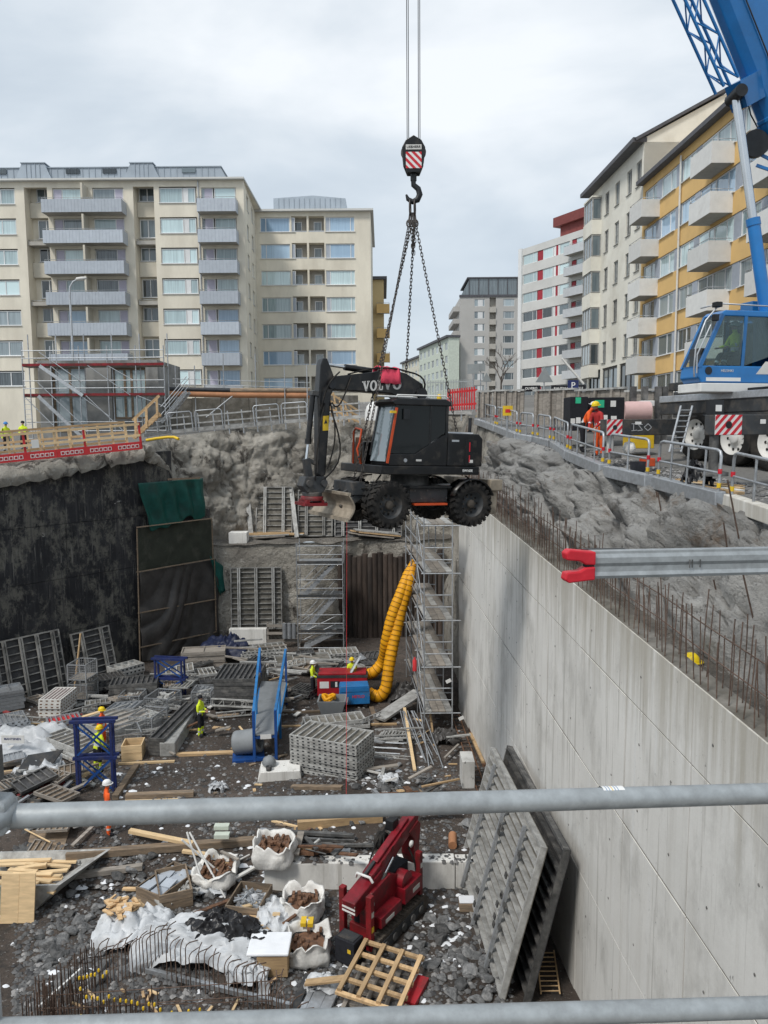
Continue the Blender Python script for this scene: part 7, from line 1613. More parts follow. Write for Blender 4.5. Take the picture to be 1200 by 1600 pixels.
# crumpled black and white sheeting
heap('crumpled white plastic sheeting over the rebar pit edge', 'plastic_sheet', 'film_white', gp(312, 1500), 1.75, .9, .62, 41, 70, rough=.3, fr=2.4)
heap('crumpled black plastic sheeting tangled in the white sheeting', 'plastic_sheet', 'film_black', gp(345, 1488, .2), 1.0, .6, .6, 44, 60, rough=.35, fr=2.4)
heap('loose fold of black plastic at the right of the sheeting', 'plastic_sheet', 'film_black', gp(390, 1504, .15), .75, .4, .45, 48, 44, rough=.35, fr=2.2)
heap('fold of white plastic hanging towards the rebar at the right', 'plastic_sheet', 'film_white', gp(388, 1536), .55, .5, .4, 52, 44, rough=.35, fr=2.2)
a = gp(402, 1535); put_thing(MB().b2(a, a + Vector((.75, .8, .55))), 'plywood_box', 'wood', 'plywood box with snowy lid at the right end of the sheeting', 'box', bevel=.01); put_thing(MB().b2(a + Vector((-.25, -.03, .555)), a + Vector((.78, .83, .63))), 'snow_cap', 'snow', 'snow layer on the plywood box', 'snow', bevel=.03)
# ---- skip with timber
a = gp(-40, 1425); sp = thing('skip', 'grey steel skip full of pale timber at the left edge', 'skip', a, R(2))
vs = [(0, 0, 0), (1.7, 0, 0), (1.7, 1.3, 0), (0, 1.3, 0), (-.5, -.1, .8), (2.45, -.1, .8), (3.3, 1.75, .8), (-.5, 1.75, .8)]
m_ = MB(); m_.add(vs + [(-.44, -.04, .8), (2.4, -.04, .8), (3.18, 1.69, .8), (-.44, 1.69, .8), (.05, .05, .05), (1.65, .05, .05), (1.65, 1.25, .05), (.05, 1.25, .05)], [(3, 2, 1, 0), (0, 1, 5, 4), (1, 2, 6, 5), (2, 3, 7, 6), (3, 0, 4, 7), (4, 5, 9, 8), (5, 6, 10, 9), (6, 7, 11, 10), (7, 4, 8, 11), (8, 9, 13, 12), (9, 10, 14, 13), (10, 11, 15, 14), (11, 8, 12, 15), (12, 13, 14, 15)]); m_.build('shell', 'form_edge', sp)
m_ = MB().b2((-.7, -.06, -.02), (.7, .06, .03)).mesh('timber', 'wood_pale')
for i in range(22):
    p = worldM(sp) @ Vector((rnd.uniform(.5, 1.7), .1 + 1.4 * (i % 9) / 8, .55 + .06 * (i // 9) + rnd.uniform(0, .06))); tag(put('timber', m_, None, p, (rnd.uniform(-.1, .1), rnd.uniform(-.12, .12), rnd.uniform(-.22, .22)), (rnd.uniform(.6, 1.15), 1.1, 1.0)), 'pale sawn timber in the grey skip', 'timber', 'timbers in the skip')
for i, (x0, x1) in enumerate(((0, 28), (28.6, 53))):
    p = gp(x0, 1443); q = gp(x1, 1443); w_ = (q - p).length; put_thing(MB().add([p + Vector(v) for v in ((0, -.02, .02), (w_, -.02, .02), (w_, .25, 1.3), (0, .25, 1.3), (0, .02, .02), (w_, .02, .02), (w_, .29, 1.3), (0, .29, 1.3))], [(0, 1, 2, 3), (7, 6, 5, 4), (0, 4, 5, 1), (1, 5, 6, 2), (2, 6, 7, 3), (3, 7, 4, 0)]), 'plywood_sheet', 'wood_pale', ('left', 'right')[i] + ' of two pale boards leaning on the skip', 'board')
p = gp(30, 1340); q = gp(92, 1336); put_thing(MB().add([p + Vector((0, 0, .05)), q + Vector((0, 0, .05)), gp(110, 1303, .05), gp(50, 1305, .05), p + Vector((0, 0, .09)), q + Vector((0, 0, .09)), gp(110, 1303, .09), gp(50, 1305, .09)], [(3, 2, 1, 0), (4, 5, 6, 7), (0, 1, 5, 4), (1, 2, 6, 5), (2, 3, 7, 6), (3, 0, 4, 7)]), 'plywood_sheet', 'wood_old', 'brown plywood sheet lying behind the skip', 'board')
# ---- pallets by the red crane
def pallet(label, a, rz, nx, ny, L_, W_, z0_, tilt, mt='wood'):
    o = thing('timber_pallet', label, 'pallet', a + Vector((0, 0, z0_)), rz); o.rotation_euler = (tilt[0], tilt[1], rz)
    for i in range(nx): MB().b2((0, W_ * i / (nx - 1) - .05, .07), (L_, W_ * i / (nx - 1) + .05, .14)).build('beam', mt, o)
    for i in range(ny): MB().b2((L_ * i / (ny - 1) - .05, -.08, 0), (L_ * i / (ny - 1) + .05, W_ + .08, .069)).build('slat', mt, o)
    return o
ax = gp(520, 1585); bx_ = gp(575, 1488); rzp = math.atan2((bx_ - ax).y, (bx_ - ax).x)
pallet('orange brown timber pallet lying tilted before the red crane, uppermost', gp(622, 1606), rzp, 4, 5, 1.75, 1.45, .35, (R(4), R(-3))); pallet('timber pallet under the uppermost one before the red crane', gp(624, 1614), rzp + .05, 4, 5, 1.7, 1.4, .05, (0, 0), 'wood_grey')
# boards and gratings beside
for i, (x0, mt, w_) in enumerate(((455, 'graphite', .2), (470, 'galv', .12), (486, 'galv', .3), (503, 'galv', .3))): lie(('dark channel', 'thin galvanised channel', 'galvanised grating strip', 'wide galvanised grating strip')[i] + ' lying left of the timber pallets', 'grating', mt, (x0, 1590), (x0 + 28, 1530), w_, .07, .02, .05)
lie('red board end with white lettering right of the timber pallets', 'red_board', 'red_paint', (640, 1582), (662, 1545), .28, .12, .05, .05, 'board')

# ---- red crawler crane
rc0 = gp(556, 1492); ra = math.atan2(.838, .545)
RC = thing('crawler_crane', 'folded dark red mini crawler crane on tracks in the lower pit', 'crane', rc0, ra)
for s_ in (-1, 1):
    m_ = MB(); pts_ = []
    for i in range(9): a = -PI / 2 + PI * i / 8; pts_.append((2.45 + .24 * math.cos(a), .26 + .24 * math.sin(a)))
    for i in range(9): a = PI / 2 + PI * i / 8; pts_.append((.25 + .24 * math.cos(a), .26 + .24 * math.sin(a)))
    y0_, y1_ = (.32, .6) if s_ > 0 else (-.6, -.32); m_.prism(pts_, y0_, y1_); tk_ = m_.build('track', 'mud', RC)
    lm = MB().b2((-.03, y0_ - .01, 0), (.03, y1_ + .01, .025)).mesh('track_lug', 'mud')
    for i in range(16): put('track_lug', lm, tk_, (.25 + 2.2 * i / 15, 0, .5))
    MB().b2((.3, s_ * .605 - .02, .12), (2.4, s_ * .605 + .02, .4)).build('track_frame', 'graphite', RC)
MB().b2((.15, -.3, .3), (2.6, .3, .75)).build('chassis', 'red_dark', RC, bevel=.02)
for x_, y_ in ((.05, .42), (.05, -.42), (2.5, .42), (2.5, -.42)): MB().b2((x_ - .08, y_ - .08, .3), (x_ + .08, y_ + .08, 1.75)).build('outrigger_leg', 'red_dark', RC, bevel=.015); MB().lathe([(.12, .02), (.12, .07), (.05, .12), (.05, .3)], 12, (x_, y_, 0)).build('outrigger_foot', 'steel_dark', RC)
bxk = MB(); bxk.b2((-.5, -.3, .08), (-.08, .3, .72)); bx2 = bxk.build('battery_box', 'cloth_black', RC, bevel=.02); MB().b2((-.45, -.24, .721), (-.13, .24, .74)).build('box_lid', 'graphite', bx2); MB().b2((-.42, -.306, .2), (-.3, -.301, .4)).build('sticker', 'grey_plastic', bx2); MB().prism([(-.27, .2), (-.15, .2), (-.21, .32)], -.306, -.301).build('warning_sticker', 'yellow_paint', bx2); MB().b2((-.506, -.2, .42), (-.501, -.1, .52)).build('sticker', 'yellow_paint', bx2)
MB().prism([(.1, .8), (1.5, .8), (1.6, 1.5), (1.2, 1.72), (.35, 1.62), (.1, 1.3)], -.3, -.05).build('side_tank', 'crimson', RC, bevel=.03); MB().prism([(.2, .8), (1.4, .8), (1.5, 1.5), (1.1, 1.7), (.4, 1.6)], .05, .3).build('side_tank', 'crimson', RC, bevel=.03)
MB().b2((.25, -.31, .95), (.75, -.302, 1.05)).build('lettering_plate', 'off_white', RC); MB().b2((.3, -.6, .76), (1.3, -.2, 1.05)).build('side_case', 'crimson', RC, bevel=.02); MB().b2((.5, -.612, .82), (.9, -.602, .92)).build('lettering_plate', 'off_white', RC); MB().b2((1.5, -.58, .76), (2.4, -.2, 1.2)).build('side_case', 'crimson', RC, bevel=.02); MB().b2((1.9, -.592, .9), (2.25, -.582, 1.02)).build('lettering_plate', 'off_white', RC)
MB().lathe([(.26, -.14), (.26, .14)], 20, (1.75, -.35, 1.3), Matrix.Rotation(PI / 2, 3, 'X')).build('winch_drum', 'crimson', RC)
bmr = MB(); bmr.bar((-.28, 0, 1.45), (1.0, 0, 1.72), .42, .4, w1=.42, h1=.42); bmr.build('boom_head', 'crimson', RC, bevel=.03)
for k in range(3): MB().bar((-.294 + .0 * k, -.2, 1.36 + .1 * k), (-.294, .2, 1.3 + .1 * k + .08), .006, .05).build('white_stripe', 'white_paint', RC)
MB().bar((.6, 0, 1.78), (2.7, 0, 2.45), .34, .36).build('boom', 'crimson', RC, bevel=.03); MB().bar((.9, 0, 2.08), (2.5, 0, 2.6), .2, .14).build('boom_cover', 'crimson', RC, bevel=.02); MB().bar((.4, .0, 1.95), (1.5, .0, 2.3), .08, .08).build('jib_rod', 'graphite', RC)
MB().path([(.42, -.26, 1.86), (.38, -.2, 2.0), (.38, .2, 2.0), (.42, .26, 1.86)], .035, 8).build('white_guard', 'white_paint', RC)
MB().prism([(2.35, 2.3), (2.85, 2.45), (3.0, 2.3), (2.9, 1.5), (2.7, 1.2), (2.55, 1.5), (2.6, 2.0)], -.2, .2).build('folded_jib', 'red_dark', RC, bevel=.03); MB().prism([(2.4, 2.5), (2.75, 2.62), (2.95, 2.55), (2.9, 2.35), (2.4, 2.3)], -.16, .16).build('jib_head', 'crimson', RC, bevel=.02)
for y_ in (.28, .4): MB().lathe([(.16, -.05), (.24, -.04), (.24, .04), (.16, .05)], 20, (1.75, y_, 2.2), Matrix.Rotation(PI / 2, 3, 'X')).build('spare_wheel', 'rubber', RC)
MB().lathe([(.001, -.06), (.09, -.04), (.1, 0), (.001, .03)], 14, (2.35, -.28, 2.0), Matrix.Rotation(PI / 2, 3, 'X')).build('work_lamp', 'white_paint', RC); MB().lathe([(.001, -.06), (.09, -.04), (.1, 0), (.001, .03)], 14, (.15, -.4, 1.5), Matrix.Rotation(PI / 2, 3, 'Y')).build('work_lamp', 'galv', RC)
for a, b_, s_ in (((.9, .2, 1.9), (2.4, .25, 2.5), (0, .1, .2)), ((.3, -.2, 1.0), (1.2, -.3, .9), (0, -.1, -.2)), ((1.5, .1, 2.2), (2.6, .2, 2.4), (0, .2, .25)), ((2.3, -.2, 1.9), (2.5, -.3, .9), (0, -.1, 0))): MB().path(sag(a, b_, s_), .025, 6).build('hose', 'rubber', RC)
MB().b2((.2, -.19, .76), (2.3, .19, 1.55)).build('engine_block', 'cloth_black', RC, bevel=.02)
for y_ in (-.2, .2): MB().tube((.3, y_, 1.25), (1.1, y_, 1.75), .06, 10).build('lift_cylinder', 'graphite', RC); MB().tube((1.1, y_, 1.75), (1.5, y_, 2.0), .035, 8).build('lift_rod', 'chrome', RC)
for x_ in (.45, .95, 1.45, 1.95): MB().bar((x_, -.19, 1.95 + .32 * (x_ - .6)), (x_ + .1, -.19, 1.98 + .32 * (x_ - .6)), .012, .16).build('bracket', 'red_dark', RC); MB().tube((x_, -.34, .7), (x_ + .2, -.33, 1.0), .02, 6).build('hose', 'rubber', RC)
for x_, y_, z_ in ((.05, -.505, 1.2), (2.5, -.505, 1.3), (.05, -.505, .8)): MB().b2((x_ - .05, y_ - .004, z_), (x_ + .05, y_, z_ + .14)).build('sticker', 'yellow_paint' if z_ < 1 else 'off_white', RC)
for k in range(5): MB().lathe([(.11, -.03), (.11, .03)], 12, (.45 + .45 * k, -.63, .24), Matrix.Rotation(PI / 2, 3, 'X')).build('track_roller', 'steel_dark', RC)
MB().b2((1.9, .05, 2.45), (2.2, .3, 2.75)).build('valve_block', 'dark_metal', RC, bevel=.02)

# ---- rebar pit at the lower left
cg = thing('rebar_cage', 'field of upright rusty rebar with orange caps at the lower left', 'rebar', gp(200, 1590)); rb2 = MB().tube((0, 0, 0), (0, 0, 1.0), .014, 5).mesh('upright_bar', 'rebar')
cp_ = MB().lathe([(.026, 0), (.028, .05), (.018, .07)], 8).mesh('cap', 'yellow_paint'); kk = 0
hk_ = MB().path([(0, 0, 0), (0, 0, .95), (.02, .03, 1.02), (.05, .1, 1.04), (.14, .28, 1.02)], .013, 5).mesh('hooked_bar', 'rebar')
def bars(x0, y0, x1, y1, n, h0, h1, caps=False, hook=False):
    for i in range(n):
        u = i / (n - 1); p = gp(x0 + (x1 - x0) * u, y0 + (y1 - y0) * u); hh = 1.22 * (h0 + (h1 - h0) * u) + rnd.uniform(-.13, .1)
        o = put('hooked_bar' if hook else 'upright_bar', hk_ if hook else rb2, cg, p - cg.location + Vector((0, 0, -.05)), (rnd.uniform(-.03, .03), rnd.uniform(-.03, .03), rnd.uniform(-.9, .7) if hook else 0), (1, 1, hh))
        if caps: c_ = put('cap', cp_, cg, p - cg.location + Vector((0, 0, hh - .06)))
bars(40, 1648, 150, 1556, 26, .9, 1.0); bars(150, 1556, 262, 1532, 20, .8, .85, hook=True); bars(262, 1546, 440, 1598, 25, .85, .9, hook=True); bars(70, 1672, 250, 1620, 26, .9, 1.0)
bars(130, 1630, 315, 1652, 22, .85, .85, True); bars(120, 1668, 300, 1690, 18, .85, .85, True); bars(410, 1600, 470, 1640, 12, .8, .8, hook=True); bars(60, 1600, 110, 1660, 12, .9, .9); bars(128, 1604, 170, 1590, 8, .8, .8, True); bars(30, 1690, 130, 1610, 20, .9, .9)
for y0_, y1_ in ((1556, 1570), (1580, 1600), (1604, 1630)):
    for zz in (.35, .7): MB().tube(gp(60, y0_ + 60, zz), gp(430, y1_ + 8, zz), .011, 5).build('cross_bar', 'rebar', cg, world=True)
p = gp(150, 1660); put_thing(MB().bar(gp(60, 1600, .1), gp(128, 1530, .1), .05, .2), 'edge_board', 'white_paint', 'white edge board of the small foundation pit', 'board')
put_thing(MB().bar(gp(215, 1535, .12), gp(455, 1580, .12), .1, .12), 'formwork_edge', 'galv', 'galvanised edge profile behind the hooked rebar', 'profile')
for i in range(16):
    x_, y_ = rnd.uniform(90, 410), rnd.uniform(1555, 1620); lie('loose timber offcut lying among the rebar', 'offcut', ('wood', 'wood_pale')[i % 2], (x_, y_), (x_ + rnd.uniform(-35, 35), y_ + rnd.uniform(-22, 22)), .06, .03, .05, .1, 'offcut', 'offcuts among the rebar')

# ---- rubble
def stone_mesh(seed):
    bm = bmesh.new(); r_ = random.Random(seed)
    for i in range(15):
        v = Vector((r_.gauss(0, 1), r_.gauss(0, 1), r_.gauss(0, 1))).normalized() * r_.uniform(.75, 1.1); bm.verts.new((v.x, v.y * .8, v.z * .6))
    h_ = bmesh.ops.convex_hull(bm, input=bm.verts); bmesh.ops.delete(bm, geom=[g_ for g_ in h_['geom_interior'] if isinstance(g_, bmesh.types.BMVert)], context='VERTS')
    bmesh.ops.bevel(bm, geom=bm.edges[:], offset=.05, segments=1, affect='EDGES')
    me = bpy.data.meshes.new('stone'); bm.to_mesh(me); bm.free(); me.materials.append(MAT['stone']); return me
SM = [stone_mesh(i) for i in range(8)]
big = [(205, 1500, .55), (110, 1460, .42), (75, 1478, .5), (122, 1440, .4), (135, 1455, .3), (60, 1500, .35), (690, 1470, .48), (675, 1520, .5), (722, 1512, .42), (735, 1538, .36), (706, 1500, .3), (655, 1480, .4), (760, 1548, .35), (640, 1305, .5), (595, 1236, .3), (555, 1240, .3), (730, 1290, .45), (720, 1560, .38), (690, 1545, .3), (648, 1240, .4), (745, 1580, .4), (90, 1500, .3), (150, 1490, .32), (565, 1215, .28), (690, 1500, .3)]
big[0] = (85, 1492, .5)
def stone(px, py, s_):
    p = gp(px, py); o = put('stone', rnd.choice(SM), None, p + Vector((0, 0, s_ * .15)), (rnd.uniform(-.4, .4), rnd.uniform(-.4, .4), rnd.uniform(0, 6)), (s_ * rnd.uniform(.8, 1.2), s_ * rnd.uniform(.8, 1.2), s_ * rnd.uniform(.7, 1.1)))
    return o
for i, (x_, y_, s_) in enumerate(big): tag(stone(x_, y_, s_ * .68), 'large grey blasted rock lying in the pit rubble', 'rock', 'large rocks in the pit')
regs = [(60, 240, 1380, 1560, 115), (640, 770, 1395, 1575, 60), (200, 330, 1350, 1420, 25), (560, 690, 1190, 1290, 40), (380, 560, 1235, 1310, 20), (180, 400, 1255, 1315, 15)]
for x0, x1, y0, y1, n in regs:
    for i in range(n): tag(stone(rnd.uniform(x0, x1), rnd.uniform(y0, y1), rnd.choice((.1, .12, .15, .2, .26))), 'broken grey stone among the pit rubble', 'stone', 'broken stones in the pit')
# fine rubble as one mass
rm = MB(); ic = [(0, 0, .6), (1, 0, 0), (.2, .9, -.1), (-.9, .4, .1), (-.6, -.8, 0), (.4, -.9, .05)]
for x0, x1, y0, y1, n in ((20, 330, 1350, 1600, 3800), (380, 800, 1380, 1600, 2600), (150, 760, 1200, 1345, 3600), (0, 760, 1080, 1230, 2200), (330, 620, 1400, 1600, 900)):
    for i in range(n):
        p = gp(rnd.uniform(x0, x1), rnd.uniform(y0, y1))
        if p.x > Xw(p.y) - .15: continue
        if 1130 < y0 + 50 and n == 3600 and noise.noise(p * .5) < -.12: continue
        s_ = rnd.choice((.03, .04, .05, .07, .1)); a = rnd.uniform(0, 6); ca, sa = math.cos(a) * s_, math.sin(a) * s_
        rm.mi = rnd.choice((0, 0, 0, 1, 0, 2)) if n != 2200 else rnd.choice((0, 1, 0, 0))
        rm.add([p + Vector((x * ca - y * sa, x * sa + y * ca, z * s_ * rnd.uniform(.7, 1.4) + s_ * .1)) for x, y, z in ic], [(0, 1, 2), (0, 2, 3), (0, 3, 4), (0, 4, 5), (0, 5, 1)], False)
mat('stone_pale', (.26, .255, .25), .9, var=.3, world=True, rv=0); mat('stone_mid', (.12, .12, .12), .9, var=.4, world=True, scale=6, rv=0)
stuff(rm.build('fine_rubble', ['stone_mid', 'stone_pale', 'form_dark']), 'fine crushed stone strewn over the pit floor', 'rubble')
# snow remnants
sn = MB(); sn.smooth = True
for x0, x1, y0, y1, n in ((640, 720, 1395, 1540, 34), (120, 200, 1385, 1420, 10), (560, 660, 1200, 1260, 24), (60, 140, 1500, 1575, 14), (420, 520, 1400, 1540, 22), (180, 260, 1190, 1250, 8), (0, 60, 1300, 1330, 6), (340, 420, 1340, 1420, 12), (455, 540, 1500, 1580, 12), (0, 120, 1130, 1230, 14)):
    for i in range(n):
        p = gp(rnd.uniform(x0, x1), rnd.uniform(y0, y1)); s_ = rnd.uniform(.07, .26); b0 = len(sn.v); sd_ = rnd.uniform(0, 50); vs = [p + Vector((0, 0, .04 + s_ * .12))]
        for k in range(10): a = 2 * PI * k / 10; rr = s_ * (.55 + .75 * abs(noise.noise(Vector((math.cos(a) * 1.7, math.sin(a) * 1.7, sd_))))); vs.append(p + Vector((math.cos(a) * rr, math.sin(a) * rr * .8, -.01)))
        sn.add(vs, [(0, k + 1, (k + 1) % 10 + 1) for k in range(10)], True)
stuff(sn.build('snow_patch', 'snow'), 'scattered patches of old snow on the rubble', 'snow')
# small litter of offcuts
for i in range(46):
    x_, y_ = rnd.choice(((rnd.uniform(180, 420), rnd.uniform(1240, 1300)), (rnd.uniform(560, 720), rnd.uniform(1090, 1260)), (rnd.uniform(0, 120), rnd.uniform(1180, 1290)), (rnd.uniform(420, 560), rnd.uniform(1280, 1330)), (rnd.uniform(340, 460), rnd.uniform(1090, 1240))))
    lie('small timber offcut lying loose on the pit floor', 'offcut', ('wood', 'wood_old', 'wood_pale')[i % 3], (x_, y_), (x_ + rnd.uniform(-18, 18), y_ + rnd.uniform(-7, 7)), rnd.uniform(.05, .14), .04, .02, .02, 'offcut', 'loose offcuts on the pit floor')
# bench lumber
for i in range(13):
    Y_ = 46.9 + .12 * i; a = at(362 + rnd.uniform(0, 25), 860, Y=Y_); b_ = at(470 + rnd.uniform(-30, 10), 860, Y=Y_); a.z, b_.z = 6.1 + .1 * (i % 3), 6.1 + .1 * (i % 3) + rnd.uniform(-.05, .15)
    tag(MB().bar(a, b_, .2, .06).build('plank', ('wood_grey', 'form_edge', 'wood')[i % 3]), 'weathered plank in the heap at the left of the bench', 'plank', 'planks on the left of the bench')
for i in range(11):
    Y_ = 46.9 + .1 * i; a = at(542 + rnd.uniform(0, 20), 860, Y=Y_); b_ = at(620 + rnd.uniform(-8, 8), 860, Y=Y_); a.z, b_.z = 6.3 + .12 * (i % 3), 6.05 + .1 * (i % 3)
    tag(MB().bar(a, b_, .22, .06).build('plank', ('wood_grey', 'wood', 'form_edge')[i % 3]), 'plank in the heap on the bench right of the stair tower', 'plank', 'planks on the right of the bench')
a = at(355, 878, Y=45.3); put_thing(MB().b2((a.x, 45.9, 5.7), (a.x + 1.1, 46.7, 6.6)), 'concrete_block', 'wall_concrete', 'pale concrete block at the left end of the bench', 'block', bevel=.03)
a = at(358, 1000, Y=44.2); put_thing(MB().b2((a.x, 44.2, -.1), (a.x + 2.2, 44.6, 1.1)), 'low_wall', 'wall_concrete', 'low pale concrete wall behind the navy tarp', 'wall', bevel=.03)
rl_ = thing('timber_railing', 'rough grey timber railing left of the stair tower', 'railing', (at(417, 1000, Y=44.0).x, 44.0, 0)); 
for k in range(3): MB().b2((0, 0, .35 + .45 * k), (1.9, .05, .5 + .45 * k)).build('rail', 'wood_grey', rl_)
for x_ in (0, .95, 1.85): MB().b2((x_, .051, 0), (x_ + .1, .15, 1.5)).build('post', 'wood_grey', rl_)
bx0 = at(441, 990, Y=43.9)
for i in range(3): tag(MB().lathe([(.13, 0), (.13, .9)], 12, (bx0.x + .14 + .28 * i, 43.9, .6)).build('steel_tube', 'galv'), 'short upright galvanised tube beside the stair tower', 'tube', 'upright tubes beside the stair tower')
# red survey line hanging down
tag(MB().tube(at(542, 800, Y=42.6), at(541, 1250, Y=24), .008, 5).build('survey_line', 'red_bright'), 'thin red string line hanging from the bench into the pit', 'string')
# orange extinguisher on the scaffold, white notices
p = Vector((1.55, 32.2, 3.0)); put_thing(MB().lathe([(.09, 0), (.09, .45), (.04, .52), (.04, .58)], 12, at(648, 1048, Y=31.6)), 'extinguisher', 'red_bright', 'red fire extinguisher hanging on the scaffold', 'extinguisher')
for lab, px, py in (('white notice hanging at the scaffold side', 697, 1066), ('white notice on the floor by the scaffold foot', 717, 1124)):
    p = at(px, py, Y=30.8); put_thing(MB().bar(p, p + Vector((.2, 0, .1)), .02, .14), 'notice', 'white_paint', lab, 'notice')

for i in range(26):
    x_, y_ = rnd.uniform(0, 115), rnd.uniform(1125, 1290); dx = rnd.uniform(20, 60); dy = rnd.uniform(-18, 10)
    lie('loose plank or strip in the cluttered heap along the left edge', 'plank', ('wood_grey', 'form_edge', 'wood_old', 'galv', 'wood', 'ply_red')[i % 6], (x_, y_), (x_ + dx, y_ + dy), rnd.uniform(.08, .24), .07, rnd.uniform(.05, .5), rnd.uniform(.05, .45), 'plank', 'loose strips along the left edge')
for i in range(16):
    x_, y_ = rnd.uniform(120, 330), rnd.uniform(1066, 1110); lie('dark steel soldier lying among the crates at the back left', 'steel_profile', ('steel_dark', 'formwork', 'form_edge')[i % 3], (x_, y_), (x_ + rnd.uniform(18, 60), y_ + rnd.uniform(-14, 8)), .14, .1, rnd.uniform(.05, .3), rnd.uniform(.05, .3), 'profile', 'steel soldiers at the back left')
for i in range(14):
    x_, y_ = rnd.uniform(335, 470), rnd.uniform(1030, 1075); lie('grey batten lying on the stacks behind the blue trolley', 'batten', ('wood_grey', 'form_edge')[i % 2], (x_, y_), (x_ + rnd.uniform(30, 70), y_ + rnd.uniform(-6, 6)), .12, .07, rnd.uniform(.9, 1.3) if x_ < 400 else .7, rnd.uniform(.9, 1.3) if x_ < 400 else .7, 'batten', 'battens behind the blue trolley')
for i in range(12):
    lie('batten poking out of the right side of the tall dark stack', 'batten', 'wood_grey', (412 + rnd.uniform(-6, 6), 1085 + i * 3.2), (452 + rnd.uniform(-8, 10), 1085 + i * 3.2), .1, .07, .15 + .12 * (i % 5), .15 + .12 * (i % 5), 'batten', 'battens beside the tall dark stack')

# ---- dense clutter: girders, tubes, offcuts and panels thrown together
gm = MB()
for z_ in (0, .3): gm.b2((0, -.04, z_), (2.2, .04, z_ + .05))
for i in range(8): gm.bar((.05 + .27 * i, 0, .05), (.3 + .27 * i, 0, .3) if i % 2 else (.05 + .27 * i, 0, .3), .03, .03)
gme = gm.mesh('lattice_girder', 'form_edge')
for i in range(26):
    x_, y_ = rnd.choice(((rnd.uniform(0, 200), rnd.uniform(1105, 1215)), (rnd.uniform(180, 340), rnd.uniform(1070, 1125)), (rnd.uniform(330, 460), rnd.uniform(1048, 1120)), (rnd.uniform(470, 640), rnd.uniform(1140, 1180))))
    tag(put('lattice_girder', gme, None, gp(x_, y_, rnd.uniform(.05, .5)), (rnd.choice((0, PI / 2)), rnd.uniform(-.12, .12), rnd.uniform(-.6, .9)), rnd.uniform(.6, 1.1)), 'grey lattice girder thrown among the stacked formwork', 'girder', 'lattice girders among the stacks')
for lab, a, b_, D, n, t_, mt in (('grey panel in the slanting stack before the mesh crates', (64, 1172), (118, 1196), 1.1, 4, .12, GR), ('dark panel in the stack at the lower left edge', (0, 1262), (44, 1246), 1.2, 4, .12, DKm), ('pale panel in the low stack right of the blue trestle', (292, 1076), (338, 1070), 1.2, 4, .12, GR), ('grey panel in the stack between the trolley and the grey tub', (452, 1090), (484, 1096), 1.0, 3, .12, DKm), ('grey panel lying in the pile in front of the stair tower', (380, 1040), (450, 1034), 1.5, 5, .12, GR), ('grey panel in the small stack right of the trolley base', (590, 1160), (626, 1164), .8, 2, .1, GR), ('dark panel in the stack beside the lower mesh crates', (150, 1086), (196, 1078), 1.2, 4, .14, DKm), ('pale panel leaning low at the left edge above the planks', (-10, 1160), (46, 1148), 1.3, 5, .12, ('galv', 'galv', 'graphite')), ('weathered panel in the row behind the red heater', (500, 1040), (560, 1036), 1.2, 4, .13, GR)):
    stack(lab, gp(*a), gp(*b_), D, n, t_, mt, rnd.random() < .4, 7, .09, bar=False)
for i in range(120):
    x_, y_ = rnd.choice(((rnd.uniform(0, 130), rnd.uniform(1130, 1330)), (rnd.uniform(120, 350), rnd.uniform(1070, 1180)), (rnd.uniform(330, 480), rnd.uniform(1040, 1130)), (rnd.uniform(300, 560), rnd.uniform(1330, 1400)), (rnd.uniform(560, 700), rnd.uniform(1150, 1290)), (rnd.uniform(190, 480), rnd.uniform(1400, 1560))))
    L_ = rnd.choice((14, 22, 34, 50)); an = rnd.uniform(-.5, .5); p = gp(x_, y_); q = p + Vector((math.cos(an * 3) * L_ / 35, math.sin(an * 3) * L_ / 35, rnd.uniform(-.05, .25))); q.z = max(q.z, gz(q.x, q.y)); u = rnd.random(); w_ = rnd.choice((.05, .08, .12, .2)); up_ = Vector((0, 0, rnd.uniform(.04, .35)))
    tag((MB().tube(p + up_, q + up_, .025, 6) if w_ < .06 else MB().bar(p + up_, q + up_, w_, .05)).build('debris_piece', ('form_edge', 'wood', 'wood_grey', 'galv', 'wood_pale', 'steel_dark', 'off_white', 'rust')[int(u * 8)]), 'loose stick or strip of building debris strewn in the pit', 'debris', 'strewn building debris')
for i, (x_, y_, s_) in enumerate(((20, 1150, .9), (95, 1180, .6), (330, 1395, .5), (400, 1415, .5), (240, 1450, .5), (505, 1545, .45), (340, 1235, .3), (610, 1225, .4))):
    heap('scrap of white plastic film lying in the pit, number %d from the back left' % (i + 1) if False else ('scrap of white film ' + ('on the steel planks at the left edge', 'left of the near trestle', 'in front of the white poles', 'between the bulk bags', 'beside the plate crate', 'left of the timber pallets', 'left of the concrete footing', 'under the leaning tubes')[i]), 'plastic_scrap', 'film_white', gp(x_, y_, .02), s_, s_ * .7, .25, 70 + i, 18, 'plastic', .4, 2.0, .12)

